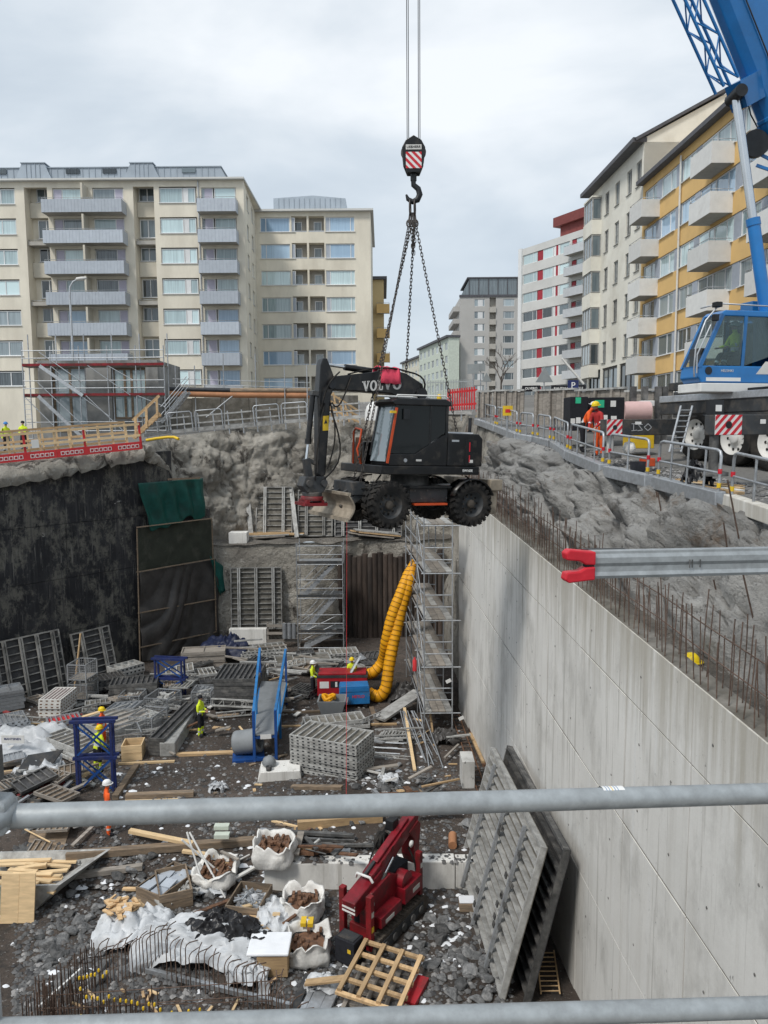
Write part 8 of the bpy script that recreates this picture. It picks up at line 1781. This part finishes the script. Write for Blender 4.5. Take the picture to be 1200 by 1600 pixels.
FM = [flat_mesh(1.5, .9, .12, False, 5).mesh('formwork_sheet', list(m_)) for m_ in (GR, DKm, ('galv', 'galv', 'graphite'), ('wood_grey', 'wood_old', 'rust'))]
for i in range(70):
    x0, x1, y0, y1 = rnd.choice(((0, 130, 1090, 1270), (110, 240, 1066, 1130), (240, 345, 1052, 1100), (340, 460, 1036, 1075), (440, 570, 1030, 1066), (0, 60, 1200, 1330))); x_, y_ = rnd.uniform(x0, x1), rnd.uniform(y0, y1)
    tag(put('slab_formwork', FM[i % 4], None, gp(x_, y_, rnd.uniform(.06, .55)), (rnd.uniform(-.2, .25), rnd.uniform(-.15, .15), rnd.uniform(-.5, .9)), rnd.uniform(.55, 1.05)), 'loose small formwork panel dumped among the stacks in the left half', 'formwork', 'loose small panels among the stacks')
sn = MB(); sn.smooth = True
for i in range(240):
    p = gp(rnd.uniform(0, 740), rnd.uniform(1090, 1600)); s_ = rnd.uniform(.03, .12)
    if p.x > Xw(p.y) - .3: continue
    sn.add([p + Vector((0, 0, .05))] + [p + Vector((math.cos(k * .9) * s_ * rnd.uniform(.6, 1.4), math.sin(k * .9) * s_, -.01)) for k in range(7)], [(0, k + 1, (k + 1) % 7 + 1) for k in range(7)], True)
stuff(sn.build('snow_flecks', 'snow'), 'tiny flecks of old snow over the whole pit floor', 'snow')
# ================================================================ street level
def seg_frame(a, b_):
    d = b_ - a; return math.atan2(d.y, d.x), math.atan2(d.z, Vector((d.x, d.y)).length), Vector((d.x, d.y)).length
def barrier(label, a, b_, base='galv', hgt=1.1, bh=.24, group=None, posts=2):
    rz, ry, W = seg_frame(a, b_); o = thing('street_barrier', label, 'barrier', a, rz, group); o.rotation_euler = (0, -ry, rz); W -= .22
    MB().prism([(0, -.06), (W, -.06), (W - .04, bh), (.04, bh)], -.13, .13).build('base', base, o, bevel=.02)
    MB().path([(.12, 0, bh), (.12, 0, hgt - .12), (.16, 0, hgt - .03), (.26, 0, hgt), (W - .26, 0, hgt), (W - .16, 0, hgt - .03), (W - .12, 0, hgt - .12), (W - .12, 0, bh)], .034, 8).build('frame_rail', 'galv', o)
    MB().tube((.12, 0, bh + .38), (W - .12, 0, bh + .38), .026, 8).build('middle_rail', 'galv', o)
    for i in range(1, posts): MB().tube((W * i / posts, 0, bh), (W * i / posts, 0, hgt), .026, 8).build('post', 'galv', o)
    for x_ in (.12, W - .12):
        for z_, mt in ((bh + .12, 'yellow_paint'), (bh + .42, 'red_plastic')): MB().lathe([(.045, -.05), (.045, .05)], 10, (x_, 0, z_)).build('clamp_sleeve', mt, o)
    return o
bpx = [(1330, 860), (1230, 822), (1137, 789), (1023, 759), (947, 741), (889, 716), (864, 699), (838, 692), (810, 687), (776, 673), (744, 661)]
bpt = [stp(*p) for p in bpx]
labs = ['nearest grey street barrier at the right picture edge', 'street barrier with a concrete base below the near outrigger', 'street barrier right of the black bucket above the rock bank', 'street barrier in front of the orange worker, right half', 'street barrier in front of the orange worker, left half', 'street barrier at the bend left of the orange worker', 'street barrier just beyond the bend', 'street barrier midway along the far side railing', 'far street barrier behind the rebar slope', 'farthest street barrier behind the excavator']
for i, (a, b_) in enumerate(zip(bpt, bpt[1:])): barrier(labs[i], b_, a, 'wall_concrete' if i < 2 else 'galv', posts=2 if (a - b_).length < 2.6 else 4)
# railing along the back edge
rp = [stp(*p) for p in ((225, 686), (262, 680), (305, 676), (352, 672), (396, 668), (440, 664), (484, 661), (530, 658), (580, 655), (640, 652), (690, 650), (738, 650))]
for i, (a, b_) in enumerate(zip(rp, rp[1:])):
    rz, ry, W = seg_frame(a, b_); o = thing('edge_railing', 'aluminium edge railing section along the far rim of the pit, %s from the left' % ('first', 'second', 'third', 'fourth', 'fifth', 'sixth', 'seventh', 'eighth', 'ninth', 'tenth', 'eleventh')[i], 'railing', a, rz, 'railing along the far rim'); o.rotation_euler = (0, -ry, rz)
    for z_ in (.1, .55, 1.0): MB().b2((.02, -.02, z_), (W - .02, .02, z_ + (.2 if z_ < .2 else .09))).build('rail', 'form_edge', o)
    for k in range(2): MB().b2((W * (k + .25) / 2, .021, -.3), (W * (k + .25) / 2 + .07, .08, 1.2)).build('post', 'galv', o)
    if i in (1, 2, 4, 5): MB().path([(.1, -.1, .1), (.1, -.1, 1.25), (.2, -.1, 1.36), (W - .2, -.1, 1.36), (W - .1, -.1, 1.25), (W - .1, -.1, .1)], .035, 7).build('crowd_barrier', 'galv', o)
# timber railing with the red boards on the left
ta, tb2 = at(-60, 726, Y=35.6), at(222, 698, Y=40.2); rz, ry, W = seg_frame(ta, tb2)
tr_ = thing('timber_railing', 'new timber railing with a red board skirt above the stained wall', 'railing', ta, rz); tr_.rotation_euler = (0, -ry, rz)
n = 12
for i in range(n + 1): MB().b2((W * i / n - .05, 0, -.1), (W * i / n + .05, .08, 1.25)).build('post', 'wood_pale' if i % 4 else 'red_bright', tr_)
for z_ in (.55, 1.12): MB().b2((0, -.045, z_), (W, -.002, z_ + .12)).build('rail', 'wood_pale', tr_)
for i in range(4): MB().b2((W * i / 4 + .01, -.05, -.12), (W * (i + 1) / 4 - .01, -.003, .28)).build('skirt_board', 'red_bright', tr_)
for i in range(6): 
    x_ = W * (i + .35) / 6
    for k in range(5): MB().b2((x_ + .22 * k - .3, -.058, -.02), (x_ + .22 * k - .12, -.0505, .16)).build('sign_square', 'white_paint', tr_); MB().b2((x_ + .22 * k - .27, -.062, .01), (x_ + .22 * k - .15, -.0585, .13)).build('sign_mark', 'red_paint', tr_)
MB().b2((W * .37, -.06, .45), (W * .41, -.05, .85)).build('notice', 'white_paint', tr_)
m_ = MB(); rz2 = rz
o = thing('timber_railing', 'second timber railing standing behind the red skirted one', 'railing', ta + Vector((-1.3, 1.6, .15)), rz)
o.rotation_euler = (0, -ry, rz)
for i in range(n + 1): MB().b2((W * i / n - .04, 0, -.1), (W * i / n + .04, .08, 1.2)).build('post', 'wood_pale', o)
for z_ in (.1, .55, 1.1): MB().b2((0, -.045, z_), (W, -.002, z_ + .12)).build('rail', 'wood', o)
# timber stair
sa = at(208, 690, Y=43.5); sa.z = zs(sa.x, sa.y) + .2; o = thing('timber_stair', 'rough timber stair with handrails at the right end of the timber railing', 'stair', sa, R(15))
for y_ in (0, 1.1):
    MB().bar((0, y_, .1), (1.5, y_, 1.5), .05, .25).build('stringer', 'wood', o); MB().bar((0, y_, 1.1), (1.5, y_, 2.5), .05, .1).build('handrail', 'wood', o)
    for k in range(3): MB().b2((.1 + .6 * k, y_ - .08, .1 + .56 * k), (.2 + .6 * k, y_ - .03, 1.25 + .56 * k)).build('post', 'wood', o)
for k in range(6): MB().b2((.1 + .24 * k, .05, .18 + .22 * k), (.36 + .24 * k, 1.05, .22 + .22 * k)).build('tread', 'wood', o)
# ---- concrete shell with scaffold
CY = 54.0; c0, c1_ = at(60, 600, Y=CY), at(247, 600, Y=CY); W = c1_.x - c0.x; zb = zs(c0.x, CY); zt = at(150, 563, Y=CY).z
sh = thing('concrete_shell', 'unfinished grey concrete building shell with large glazed openings, at the left', 'building', (c0.x, CY, zb)); Hs = zt - zb
m_ = MB(); sc_ = W / 187.0
ops = [((80 - 60) * sc_, (134 - 60) * sc_, .5, Hs - .4), ((174 - 60) * sc_, (228 - 60) * sc_, 1.4, Hs - .5)]
wall_face(m_, 0, W, -2, Hs, ops, 0, .35); m_.quad((0, 0, -2), (0, 0, Hs), (0, 6, Hs), (0, 6, -2)); m_.quad((W, 0, -2), (W, 6, -2), (W, 6, Hs), (W, 0, Hs)); m_.quad((0, 0, Hs), (W, 0, Hs), (W, 6, Hs), (0, 6, Hs)); m_.build('wall', 'shell_concrete', sh)
o = win(sh, ops[0][0], ops[0][2], ops[0][1] - ops[0][0], ops[0][3] - ops[0][2], (.5,), 'pane_grey', y=.3, frame='wood_old', sill=False, fw=.15); o = win(sh, ops[1][0], ops[1][2], ops[1][1] - ops[1][0], ops[1][3] - ops[1][2], (.35, .55), 'pane_cyan', y=.3, frame='wood_old', sill=False, fw=.15)
fs_ = thing('facade_scaffold', 'tube scaffold with red toe boards and stairs in front of the concrete shell', 'scaffold', (c0.x - .3, CY - 1.6, zb)); Wf = W + 1.2
lvs = [at(150, 618, Y=CY - 1.6).z - zb, at(150, 571, Y=CY - 1.6).z - zb]
for i in range(5): T(fs_, 'brace', (Wf * i / 5, -.03, lvs[i % 2]), (Wf * (i + 1) / 5, -.03, lvs[i % 2] - 2.0 + .3 * i), .03)
for i in range(6):
    for y_ in (0, 1.0): T(fs_, 'standard', (Wf * i / 5, y_, -.5), (Wf * i / 5, y_, lvs[1] + (1.3 if y_ == 0 else 2.2)), .04)
for z_ in lvs:
    MB().b2((0, .02, z_ - .06), (Wf, .98, z_)).build('deck', 'wood_grey', fs_); MB().b2((0, -.06, z_ - .02), (Wf, -.03, z_ + .15)).build('toe_board', 'red_dark', fs_)
    for e_ in (.5, 1.0): T(fs_, 'guard_rail', (0, -.04, z_ + e_), (Wf, -.04, z_ + e_), .035)
for z_ in (.6, 1.2): T(fs_, 'guard_rail', (0, -.04, z_), (Wf, -.04, z_), .03)
for a, b_ in (((1.2, -.1, lvs[1]), (4.0, -.1, lvs[0])), ((1.0, -.1, lvs[0]), (3.9, -.1, .1))):
    MB().bar(a, b_, .06, .22).build('stair_stringer', 'galv', fs_); T(fs_, 'stair_rail', Vector(a) + Vector((0, 0, .9)), Vector(b_) + Vector((0, 0, .9)), .03); T(fs_, 'brace', (a[0] + 3.2, -.06, a[2]), (b_[0] + 3.2, -.06, b_[2]), .03)
ls = MB()
for x_ in (0, .45): T(fs_, 'ladder_rail', (.1 + x_, -.2, -.2), (.1 + x_, -.2, lvs[0] + .5), .03)
for i in range(9): T(fs_, 'ladder_rung', (.1, -.2, .1 + .33 * i), (.55, -.2, .1 + .33 * i), .022)
# light stair right of it
sa = at(252, 660, Y=50.5); sb = at(292, 612, Y=52.0); o = thing('metal_stair', 'light metal scaffold stair leading up beside the pipe bridge', 'stair', sa)
for k in (0, 1): MB().bar(sa + Vector((0, k * .8, 0)), sb + Vector((0, k * .8, 0)), .05, .2).build('stringer', 'galv', o, world=True); MB().tube(sa + Vector((0, k * .8, 1.0)), sb + Vector((0, k * .8, 1.0)), .03, 6).build('handrail', 'galv', o, world=True); MB().tube(sa + Vector((0, k * .8, .5)), sb + Vector((0, k * .8, .5)), .025, 6).build('handrail', 'galv', o, world=True)
for k in range(8): c = sa.lerp(sb, (k + .5) / 8); MB().b2(c + Vector((-.13, .02, -.02)), c + Vector((.13, .78, .02))).build('tread', 'galv', o, world=True)
# ---- pipe bridge and dark wall at the back
dw = [at(255, 640, Y=55), at(560, 640, Y=58)]; o = thing('retaining_wall', 'dark concrete retaining wall below the pipe bridge', 'wall', dw[0])
m_ = MB(); nseg = 7
for i in range(nseg):
    a, b_ = dw[0].lerp(dw[1], i / nseg), dw[0].lerp(dw[1], (i + 1) / nseg - .002); za_, zb_ = at(300, 622, Y=55).z, at(300, 628, Y=55).z
    MB().add([(a.x, a.y, 11), (b_.x, b_.y, 11), (b_.x, b_.y, za_ + .04 * i), (a.x, a.y, za_ + .04 * i), (a.x, a.y + .4, 11), (b_.x, b_.y + .4, 11), (b_.x, b_.y + .4, za_ + .04 * i), (a.x, a.y + .4, za_ + .04 * i)], [(0, 1, 2, 3), (7, 6, 5, 4), (3, 2, 6, 7), (0, 3, 7, 4), (1, 5, 6, 2)]).build('wall_panel', 'form_sheet', o, world=True)
pb_ = thing('pipe_bridge', 'pipe bridge with two orange brown pipes on steel props along the far rim', 'pipe bridge', at(270, 640, Y=54))
for y0_, y1_, r_, mt in ((606, 612, .16, 'dark_metal'), (613, 620, .2, 'orange_pipe')):
    a, m1, b_ = at(264, y0_ + 2, Y=54), at(360, y0_ + 4, Y=54.3), at(485, y1_ - 2, Y=54.8); MB().tube(a, m1, r_, 12).build('pipe', mt, pb_, world=True); MB().tube(m1, b_, r_, 12).build('pipe', 'wood_old' if mt == 'dark_metal' else mt, pb_, world=True)
for px in (275, 305, 350, 400, 445, 480): p = at(px, 612, Y=54.4); MB().tube((p.x, p.y, zs(p.x, p.y) - 1.0), (p.x, p.y, p.z + (1.8 if px % 50 else 2.6)), .04, 6).build('prop', 'galv', pb_, world=True)
for yy in (592, 600): MB().tube(at(270, yy, Y=54.4), at(485, yy + 6, Y=54.8), .025, 6).build('guard_rail', 'galv', pb_, world=True)
MB().tube(at(322, 652, Y=54.0), at(368, 615, Y=54.2), .05, 6).build('brace', 'galv', pb_, world=True)
# timber ramp behind the stick
a = at(520, 655, Y=49.6); o = thing('timber_ramp', 'pale timber ramp frame behind the excavator stick', 'ramp', a)
for k in range(5): MB().bar(a + Vector((.35 * k, .1 * k, -.2)), a + Vector((.35 * k - .3, .1 * k, 2.0 - .3 * k)), .08, .1).build('post', 'wood', o, world=True)
for k in range(3): MB().bar(a + Vector((-.4, 0, 1.8 - .5 * k)), a + Vector((1.7, .4, .5 - .35 * k)), .06, .12).build('rail', 'wood', o, world=True)
p = stp(586, 655); p.y -= 1.0; tag(MB().lathe([(.62, 0), (.6, .5), (.5, .85), (.3, 1.08), (.02, 1.15)], 18, p + Vector((0, 0, -.1))).build('cover_dome', 'white_paint'), 'white domed cover on the far rim behind the excavator boom', 'cover')
# yellow hose on the black wall
tag(MB().path([at(228, 688, Y=39.6), at(245, 685, Y=39.7), at(262, 683, Y=39.8), at(272, 683, Y=39.7), at(279, 686, Y=39.5)], .075, 10).build('yellow_pipe', 'yellow_paint'), 'short yellow pipe lying on top of the stained wall', 'pipe')
# ---- grey plank screens on the right street
def screen(label, x0, x1, ytop, ybot, Y0, Y1, mt='wood_grey', bays=8, lean=0):
    a, b_ = at(x0, ybot, Y=Y0), at(x1, ybot, Y=Y1); H = at(x0, ytop, Y=Y0).z - a.z; rz, ry, W = seg_frame(a, b_)
    o = thing('plank_screen', label, 'screen', a, rz); o.rotation_euler = (0, -ry, rz)
    for i in range(bays): MB().b2((W * i / bays + .01, rnd.uniform(-.02, .02), -.4), (W * (i + 1) / bays - .01, .07, H - rnd.uniform(0, .06))).build('plank', mt, o)
    MB().b2((-.03, -.09, H - .02), (W + .03, .1, H + .06)).build('top_rail', 'form_edge', o)
    for i in range(3): MB().b2((W * (i + .3) / 3 - .05, -.12, -.4), (W * (i + .3) / 3 + .05, -.025, H - .03)).build('post', 'wood_grey', o)
    return o
screen('leftmost grey plank screen beside the red fence', 744, 768, 612, 640, 39, 38.8, bays=4); screen('grey plank screen behind the yellow sign', 770, 818, 611, 645, 38.6, 37.5, bays=8); screen('grey plank screen left of the black boxes', 834, 898, 611, 650, 36.5, 34, bays=9); screen('grey plank screen behind the black boxes', 899, 976, 611, 660, 33.8, 31, bays=10); screen('grey plank screen behind the pink roll', 977, 1048, 612, 662, 30.8, 28.5, bays=8)
for i, px in enumerate((988, 1006, 1027, 1037)): p = at(px, 660, Y=28.0); tag(MB().b2((p.x - .1, 27.9, p.z - 1.2), (p.x + .1, 28.1, at(px, 604, Y=28).z)).build('steel_post', 'steel_dark'), 'upright steel post behind the crane outrigger, %s from the left' % ('first', 'second', 'third', 'fourth')[i], 'post')
ra_, rb_ = at(700, 642, Y=46), at(745, 640, Y=43); o = thing('red_fence', 'bright red slatted fence at the far rim right of the excavator boom', 'fence', ra_); rz, ry, W = seg_frame(ra_, rb_); o.rotation_euler = (0, 0, rz)
for z_ in (.25, 1.0): MB().b2((0, -.03, z_), (W, .03, z_ + .12)).build('rail', 'red_bright', o)
for i in range(12): MB().b2((W * i / 12 + .02, -.06, .0), (W * i / 12 + .14, -.031, 1.25)).build('slat', 'red_bright', o)
# iron fence behind
fa, fb = at(640, 620, Y=60), at(742, 616, Y=58); o = thing('iron_fence', 'grey iron fence across the far end of the street', 'fence', fa); rz, ry, W = seg_frame(fa, fb); o.rotation_euler = (0, 0, rz)
for z_ in (-.2, 1.0): MB().b2((0, -.03, z_), (W, .03, z_ + .06)).build('rail', 'sign_grey', o)
for i in range(40): MB().b2((W * i / 40, -.02, -1), (W * i / 40 + .035, .02, 1.2)).build('bar', 'sign_grey', o)
# signs
def post_sign(label, px, ytop, ybot, Y_, kind, size=.9):
    p = at(px, ybot, Y=Y_); zt_ = at(px, ytop, Y=Y_).z; o = thing('road_sign', label, 'sign', (p.x, Y_, p.z)); H = zt_ - p.z
    MB().tube((0, .05, -1.5), (0, .05, H - .05), .04, 8).build('post', 'galv', o)
    if kind == 'tri': MB().prism([(-size / 2, H - size * .87), (size / 2, H - size * .87), (0, H)], -.02, .02).build('plate', 'sign_grey', o, bevel=.01)
    elif kind == 'rect': MB().b2((-size / 2, -.02, H - size * .85), (size / 2, .02, H)).build('plate', 'sign_grey', o)
    elif kind == 'yellow':
        MB().b2((-size / 2, -.02, H - size), (size / 2, .02, H)).build('plate', 'yellow_paint', o); MB().b2((-size * .25, -.026, H - size * .7), (size * .25, -.021, H - size * .35)).build('mark', 'red_plastic', o)
    elif kind == 'park': MB().b2((-size / 2, -.02, H - size), (size / 2, .02, H)).build('plate', 'navy', o); put('lettering', text_mesh('P', size * .8, .003, 'white_paint', .004), o, (0, -.026, H - size / 2), (PI / 2, 0, 0))
    return o
post_sign('back of a grey triangular road sign before the white block', 850, 573, 625, 42, 'tri', .95); post_sign('back of a smaller triangular road sign by the grey block', 760, 582, 620, 55, 'tri', .75)
post_sign('left one of two grey green sign backs before the grey block', 739, 569, 615, 52, 'rect', .75); post_sign('right one of two grey green sign backs before the grey block', 751, 568, 615, 52.5, 'rect', .6)
post_sign('small yellow warning sign on the street barrier', 793, 634, 668, 33, 'yellow', .42); post_sign('blue parking sign near the shop front', 895, 594, 625, 40, 'park', .55)
p = at(912, 600, Y=60); tag(MB().tube(at(878, 560, Y=60), at(912, 600, Y=60), .09, 8).build('boom_barrier', 'white_paint'), 'raised white barrier pole before the white plaster house', 'barrier')
for lab, tx, px, Y_ in (('dark shop sign with white lettering under the white block', 'RAUTAUSPALVELU', 888, 96), ('dark shop sign at the left corner of the white block', 'OLVERO', 830, 104)):
    p = at(px, 607, Y=Y_); o = thing('shop_sign', lab, 'sign', p, R(-8)); w_ = 2.1 if len(tx) > 8 else 1.2; MB().b2((-w_, 0, -.4), (w_, .2, .4)).build('board', 'cloth_black', o); put('lettering', text_mesh(tx, .42, .01, 'white_paint', .01), o, (0, -.012, 0), (PI / 2, 0, 0))
# street lamp in front of the beige block
p = at(116, 600, Y=62); o = thing('street_lamp', 'grey street lamp in front of the beige block', 'lamp', (p.x, 62, zs(p.x, 62))); H = at(116, 438, Y=62).z - o.location.z
MB().path([(0, 0, -.2), (0, 0, H - .9), (.05, 0, H - .5), (.3, 0, H - .1), (.7, 0, H + .1)], [.11, .08, .07, .06, .05], 10).build('pole', 'galv', o); MB().lathe([(.001, -.5), (.12, -.4), (.14, 0), (.1, .3), (.001, .4)], 10, (1.0, 0, H + .14), Matrix.Rotation(R(85), 3, 'Y')).build('lamp_head', 'off_white', o)
# bare tree near the grey block
p = at(783, 612, Y=75); tr2 = thing('bare_tree', 'leafless street tree in front of the grey block', 'tree', (p.x, 75, zs(p.x, 75))); tm_ = MB(); rt = random.Random(5); br = MB()
def limb(mbx, a, d, l_, r_, dep):
    b_ = a + d * l_; mbx.tube(a, b_, r_, 5, r_ * .65, cap=False)
    if dep:
        for k in range(3): limb(br, a.lerp(b_, rt.uniform(.55, 1)), (d + Vector((rt.uniform(-.8, .8), rt.uniform(-.8, .8), rt.uniform(-.1, .4)))).normalized(), l_ * rt.uniform(.55, .8), r_ * .6, dep - 1)
limb(tm_, Vector((0, 0, -.3)), Vector((0, 0, 1)), 2.2, .1, 4); tm_.build('trunk', 'bark', tr2); br.build('crown', 'bark', tr2)
# ---- things round the orange worker
def bx(label, name, px0, px1, py0, py1, Y_, D, mt, cat, extra=None, rz=0):
    a, b_ = at(px0, py1, Y=Y_), at(px1, py1, Y=Y_); H = at(px0, py0, Y=Y_).z - a.z; W = b_.x - a.x
    o = thing(name, label, cat, a, rz); MB().b2((0, 0, -.02), (W, D, H)).build('body', mt, o, bevel=.02)
    for (u0, u1, v0, v1, m2) in extra or (): MB().b2((W * u0, -.012, H * v0), (W * u1, -.001, H * v1)).build('label', m2, o)
    return o
bx('black site box with a green label left of the orange worker', 'site_box', 890, 918, 620, 672, 27.0, 1.0, 'cloth_black', 'box', [(.3, .6, .8, .98, 'green_label'), (.05, .3, .2, .35, 'white_paint'), (.35, .6, .2, .38, 'white_paint')])
bx('wide black site box with green and white labels behind the orange worker', 'site_box', 920, 975, 621, 674, 27.4, 1.2, 'cloth_black', 'box', [(.15, .42, .7, .92, 'green_label'), (.6, .75, .72, .9, 'white_paint'), (.35, .52, .3, .48, 'white_paint'), (.62, .78, .3, .45, 'white_paint')])
a = at(978, 656, Y=27.2); tag(MB().tube(a + Vector((0, .4, .3)), at(1020, 656, Y=27.2) + Vector((0, .4, .3)), .36, 20).build('pink_roll', 'pink'), 'large pale pink roll behind the outrigger beam', 'roll'); bx('white box above the pink roll', 'white_box', 1002, 1023, 626, 634, 27.6, .6, 'white_paint', 'box'); bx('yellow container behind the outrigger jack', 'yellow_box', 985, 1022, 676, 700, 24.5, .8, 'yellow_paint', 'box')
a = stp(1008, 748); tag(MB().lathe([(.17, 0), (.21, .42), (.2, .42), (.16, .03)], 16, a + Vector((0, .6, 0))).build('bucket', 'cloth_black'), 'black plastic bucket behind the street barrier', 'bucket')
a = stp(1000, 735); tag(MB().lathe([(.12, 0), (.2, .12), (.14, .3), (.02, .34)], 12, a + Vector((0, 1.0, .45))).build('white_sack', 'bag_white'), 'small white sack on the rubbish beside the bucket', 'sack'); bx('red brown tool case by the street barrier', 'tool_case', 1004, 1024, 716, 728, 21.0, .3, 'orange_paint', 'case')
for i in range(4): a, b_ = stp(1080 + i * 8, 760 + i * 7), stp(1190, 772 + i * 8); a.y += .9; b_.y += .9; a.z += .1 + .05 * i; b_.z += .1 + .05 * i; tag(MB().bar(a, b_, .2, .06).build('plank', ('wood', 'wood_pale', 'off_white', 'wood')[i]), 'plank behind the near street barriers, %s from the front' % ('fourth', 'third', 'second', 'first')[i], 'plank')
a = stp(1102, 775); heap('black cloth heap on the near street barrier foot', 'cloth', 'film_black', a + Vector((0, .5, .1)), .35, .3, .6, 61, 24, 'cloth')
# rods in the rock bank, gravel on top
for i in range(18):
    px, py = rnd.uniform(860, 1190), rnd.uniform(790, 960); Y_ = 12 + (1190 - px) / 330 * 12; p = at(px, py, Y=Y_); 
    if not (Zw(Y_) < p.z < 11.6): continue
    tag(MB().tube(p + Vector((.3, .2, -.6)), p + Vector((rnd.uniform(-.1, .1), 0, .5)), .016, 6).build('anchor_rod', 'rebar'), 'rusty anchor rod sticking out of the rock bank', 'rod', 'anchor rods in the rock bank')
rmb = MB()
for i in range(2600):
    k = rnd.uniform(0, 1) ** .8; y = 8 + 26 * k; 
    for (x0, y0), (x1, y1) in zip(EDGE, EDGE[1:8]):
        if y0 <= y <= y1: xe = x0 + (x1 - x0) * (y - y0) / (y1 - y0); break
    x = xe + rnd.uniform(-.1, 1.2) ; s_ = rnd.choice((.02, .03, .05, .07)); a = rnd.uniform(0, 6); ca, sa = math.cos(a) * s_, math.sin(a) * s_; p = Vector((x, y, zs(x, y) + .015)); rmb.mi = rnd.choice((0, 0, 1))
    rmb.add([p + Vector((xx * ca - yy * sa, xx * sa + yy * ca, zz * s_)) for xx, yy, zz in ic], [(0, 1, 2), (0, 2, 3), (0, 3, 4), (0, 4, 5), (0, 5, 1)], False)
stuff(rmb.build('edge_gravel', ['stone_mid', 'stone_pale']), 'loose gravel along the street edge above the rock bank', 'gravel')
p = at(1078, 1062, Y=13.0); p = Vector((Xw(13.2) + .62, 13.2, Zw(13.2) - .18)); o = thing('hard_hat', 'yellow hard hat lying on the ledge behind the wall top rebar', 'helmet', p)
MB().lathe([(.15, 0), (.13, .09), (.07, .15), (.001, .165)], 16).build('shell', 'helmet_yellow', o); MB().lathe([(.15, 0), (.19, -.005), (.19, .01), (.15, .015)], 16, (.02, 0, 0), cap=False).build('brim', 'helmet_yellow', o)
# ================================================================ the scaffold the photo is taken from
def rail(label, a, b_, r_): return thing('guard_rail', label, 'rail', a)
a, b_ = at(-40, 1277, Y=1.24), at(1260, 1238, Y=1.52); o = rail('upper galvanised scaffold rail across the foreground', a, b_, 0)
MB().tube(a, b_, .0205, 28).build('tube', 'galv_near', o, world=True)
c = at(939, 1246, Y=1.443); d = (b_ - a).normalized(); st_ = MB().tube(c, c + d * .045, .0209, 28, cap=False).build('sticker', 'white_paint', o, world=True); 
for k in range(5): q = c + d * (.006 + .006 * k); MB().tube(q, q + d * .0015, .0211, 28, cap=False).build('sticker_line', 'sky_blue_pipe' if k != 2 else 'yellow_paint', o, world=True)
a, b_ = at(150, 1606, Y=1.26), at(1260, 1572, Y=1.48); o = rail('lower galvanised scaffold rail along the bottom edge', a, b_, 0); a2 = a + (a - b_).normalized() * .3; MB().tube(a2, b_, .0205, 28).build('tube', 'galv_near', o, world=True)
# post and coupler at the left edge
pa_ = at(-30, 1272, Y=1.24); o = thing('scaffold_post', 'galvanised scaffold post with a wedge coupler at the left edge', 'post', (pa_.x, pa_.y, 10.95))
MB().tube((-.008, 0, -.05), (-.008, 0, pa_.z - 10.95 + .06), .02, 24).build('tube', 'galv_near', o)
zc = pa_.z - 10.95; MB().lathe([(.03, -.02), (.058, -.012), (.058, .012), (.03, .02)], 20, (0, 0, zc)).build('rosette', 'galv_near', o); MB().prism([(.01, zc - .028), (.045, zc - .03), (.052, zc - .022), (.052, zc + .022), (.045, zc + .03), (.01, zc + .028)], -.022, .022).build('wedge_head', 'galv_near', o, bevel=.004)
MB().b2((-.03, -.03, zc + .05), (.028, .03, zc + .11)).build('spigot_plate', 'steel_dark', o)
# red tipped beam on the right
a, b_ = at(925, 883, Y=2.6), at(1290, 875, Y=2.75); o = thing('steel_guard_beam', 'galvanised guard beam with a red plastic end at the right', 'beam', a); rz, ry, W = seg_frame(a, b_); o.rotation_euler = (0, -ry, rz); h = .048
sec = [(.012, -h), (-.008, -h * .96), (-.012, -h * .75), (-.004, -h * .5), (-.004, -h * .1), (-.010, h * .15), (-.010, h * .55), (-.002, h * .8), (-.002, h), (.035, h), (.035, h * .9), (.012, h * .8)]
m_ = MB(); vs = [Vector((x_, p_[0], p_[1])) for x_ in (0, W) for p_ in sec]; n = len(sec); m_.add(vs, [tuple(range(n)), tuple(range(2 * n - 1, n - 1, -1))] + [(i, n + i, n + (i + 1) % n, (i + 1) % n) for i in range(n)]); m_.build('beam', 'galv_near', o, bevel=.001)
MB().b2((-.015, .036, h * .62), (.14, .06, h * 1.02)).build('rear_flange', 'dark_metal', o)
for s_ in (1, -1):
    MB().prism([(-.105, s_ * h * .95), (-.09, s_ * h * 1.2), (-.02, s_ * h * 1.05), (.004, s_ * h * 1.02), (.004, s_ * h * .05), (-.03, s_ * h * .1), (-.05, s_ * h * .35), (-.1, s_ * h * .45)], -.022, .022).build('end_claw', 'red_plastic', o, bevel=.005)
MB().b2((-.028, -.012, -h * .12), (.003, .012, h * .12)).build('end_slot', 'dark_metal', o)
for k, dx in enumerate((.355, .365, .395)): MB().b2((dx, -.0135, -h * .3), (dx + .004, -.0121, h * .3)).build('paint_mark', 'steel_dark', o)
dkp = thing('work_deck', 'timber scaffold deck where the photographer stands', 'deck', (0, 0, 10.9))
for i in range(6): MB().b2((-3, -1.2 + .4 * i, 0), (3, -.81 + .4 * i, .045)).build('plank', 'wood_grey', dkp)
for x_ in (-2.8, 2.8): MB().tube((x_, -.9, -1.6), (x_, -.9, -.002), .04, 8).build('leg', 'galv', dkp)
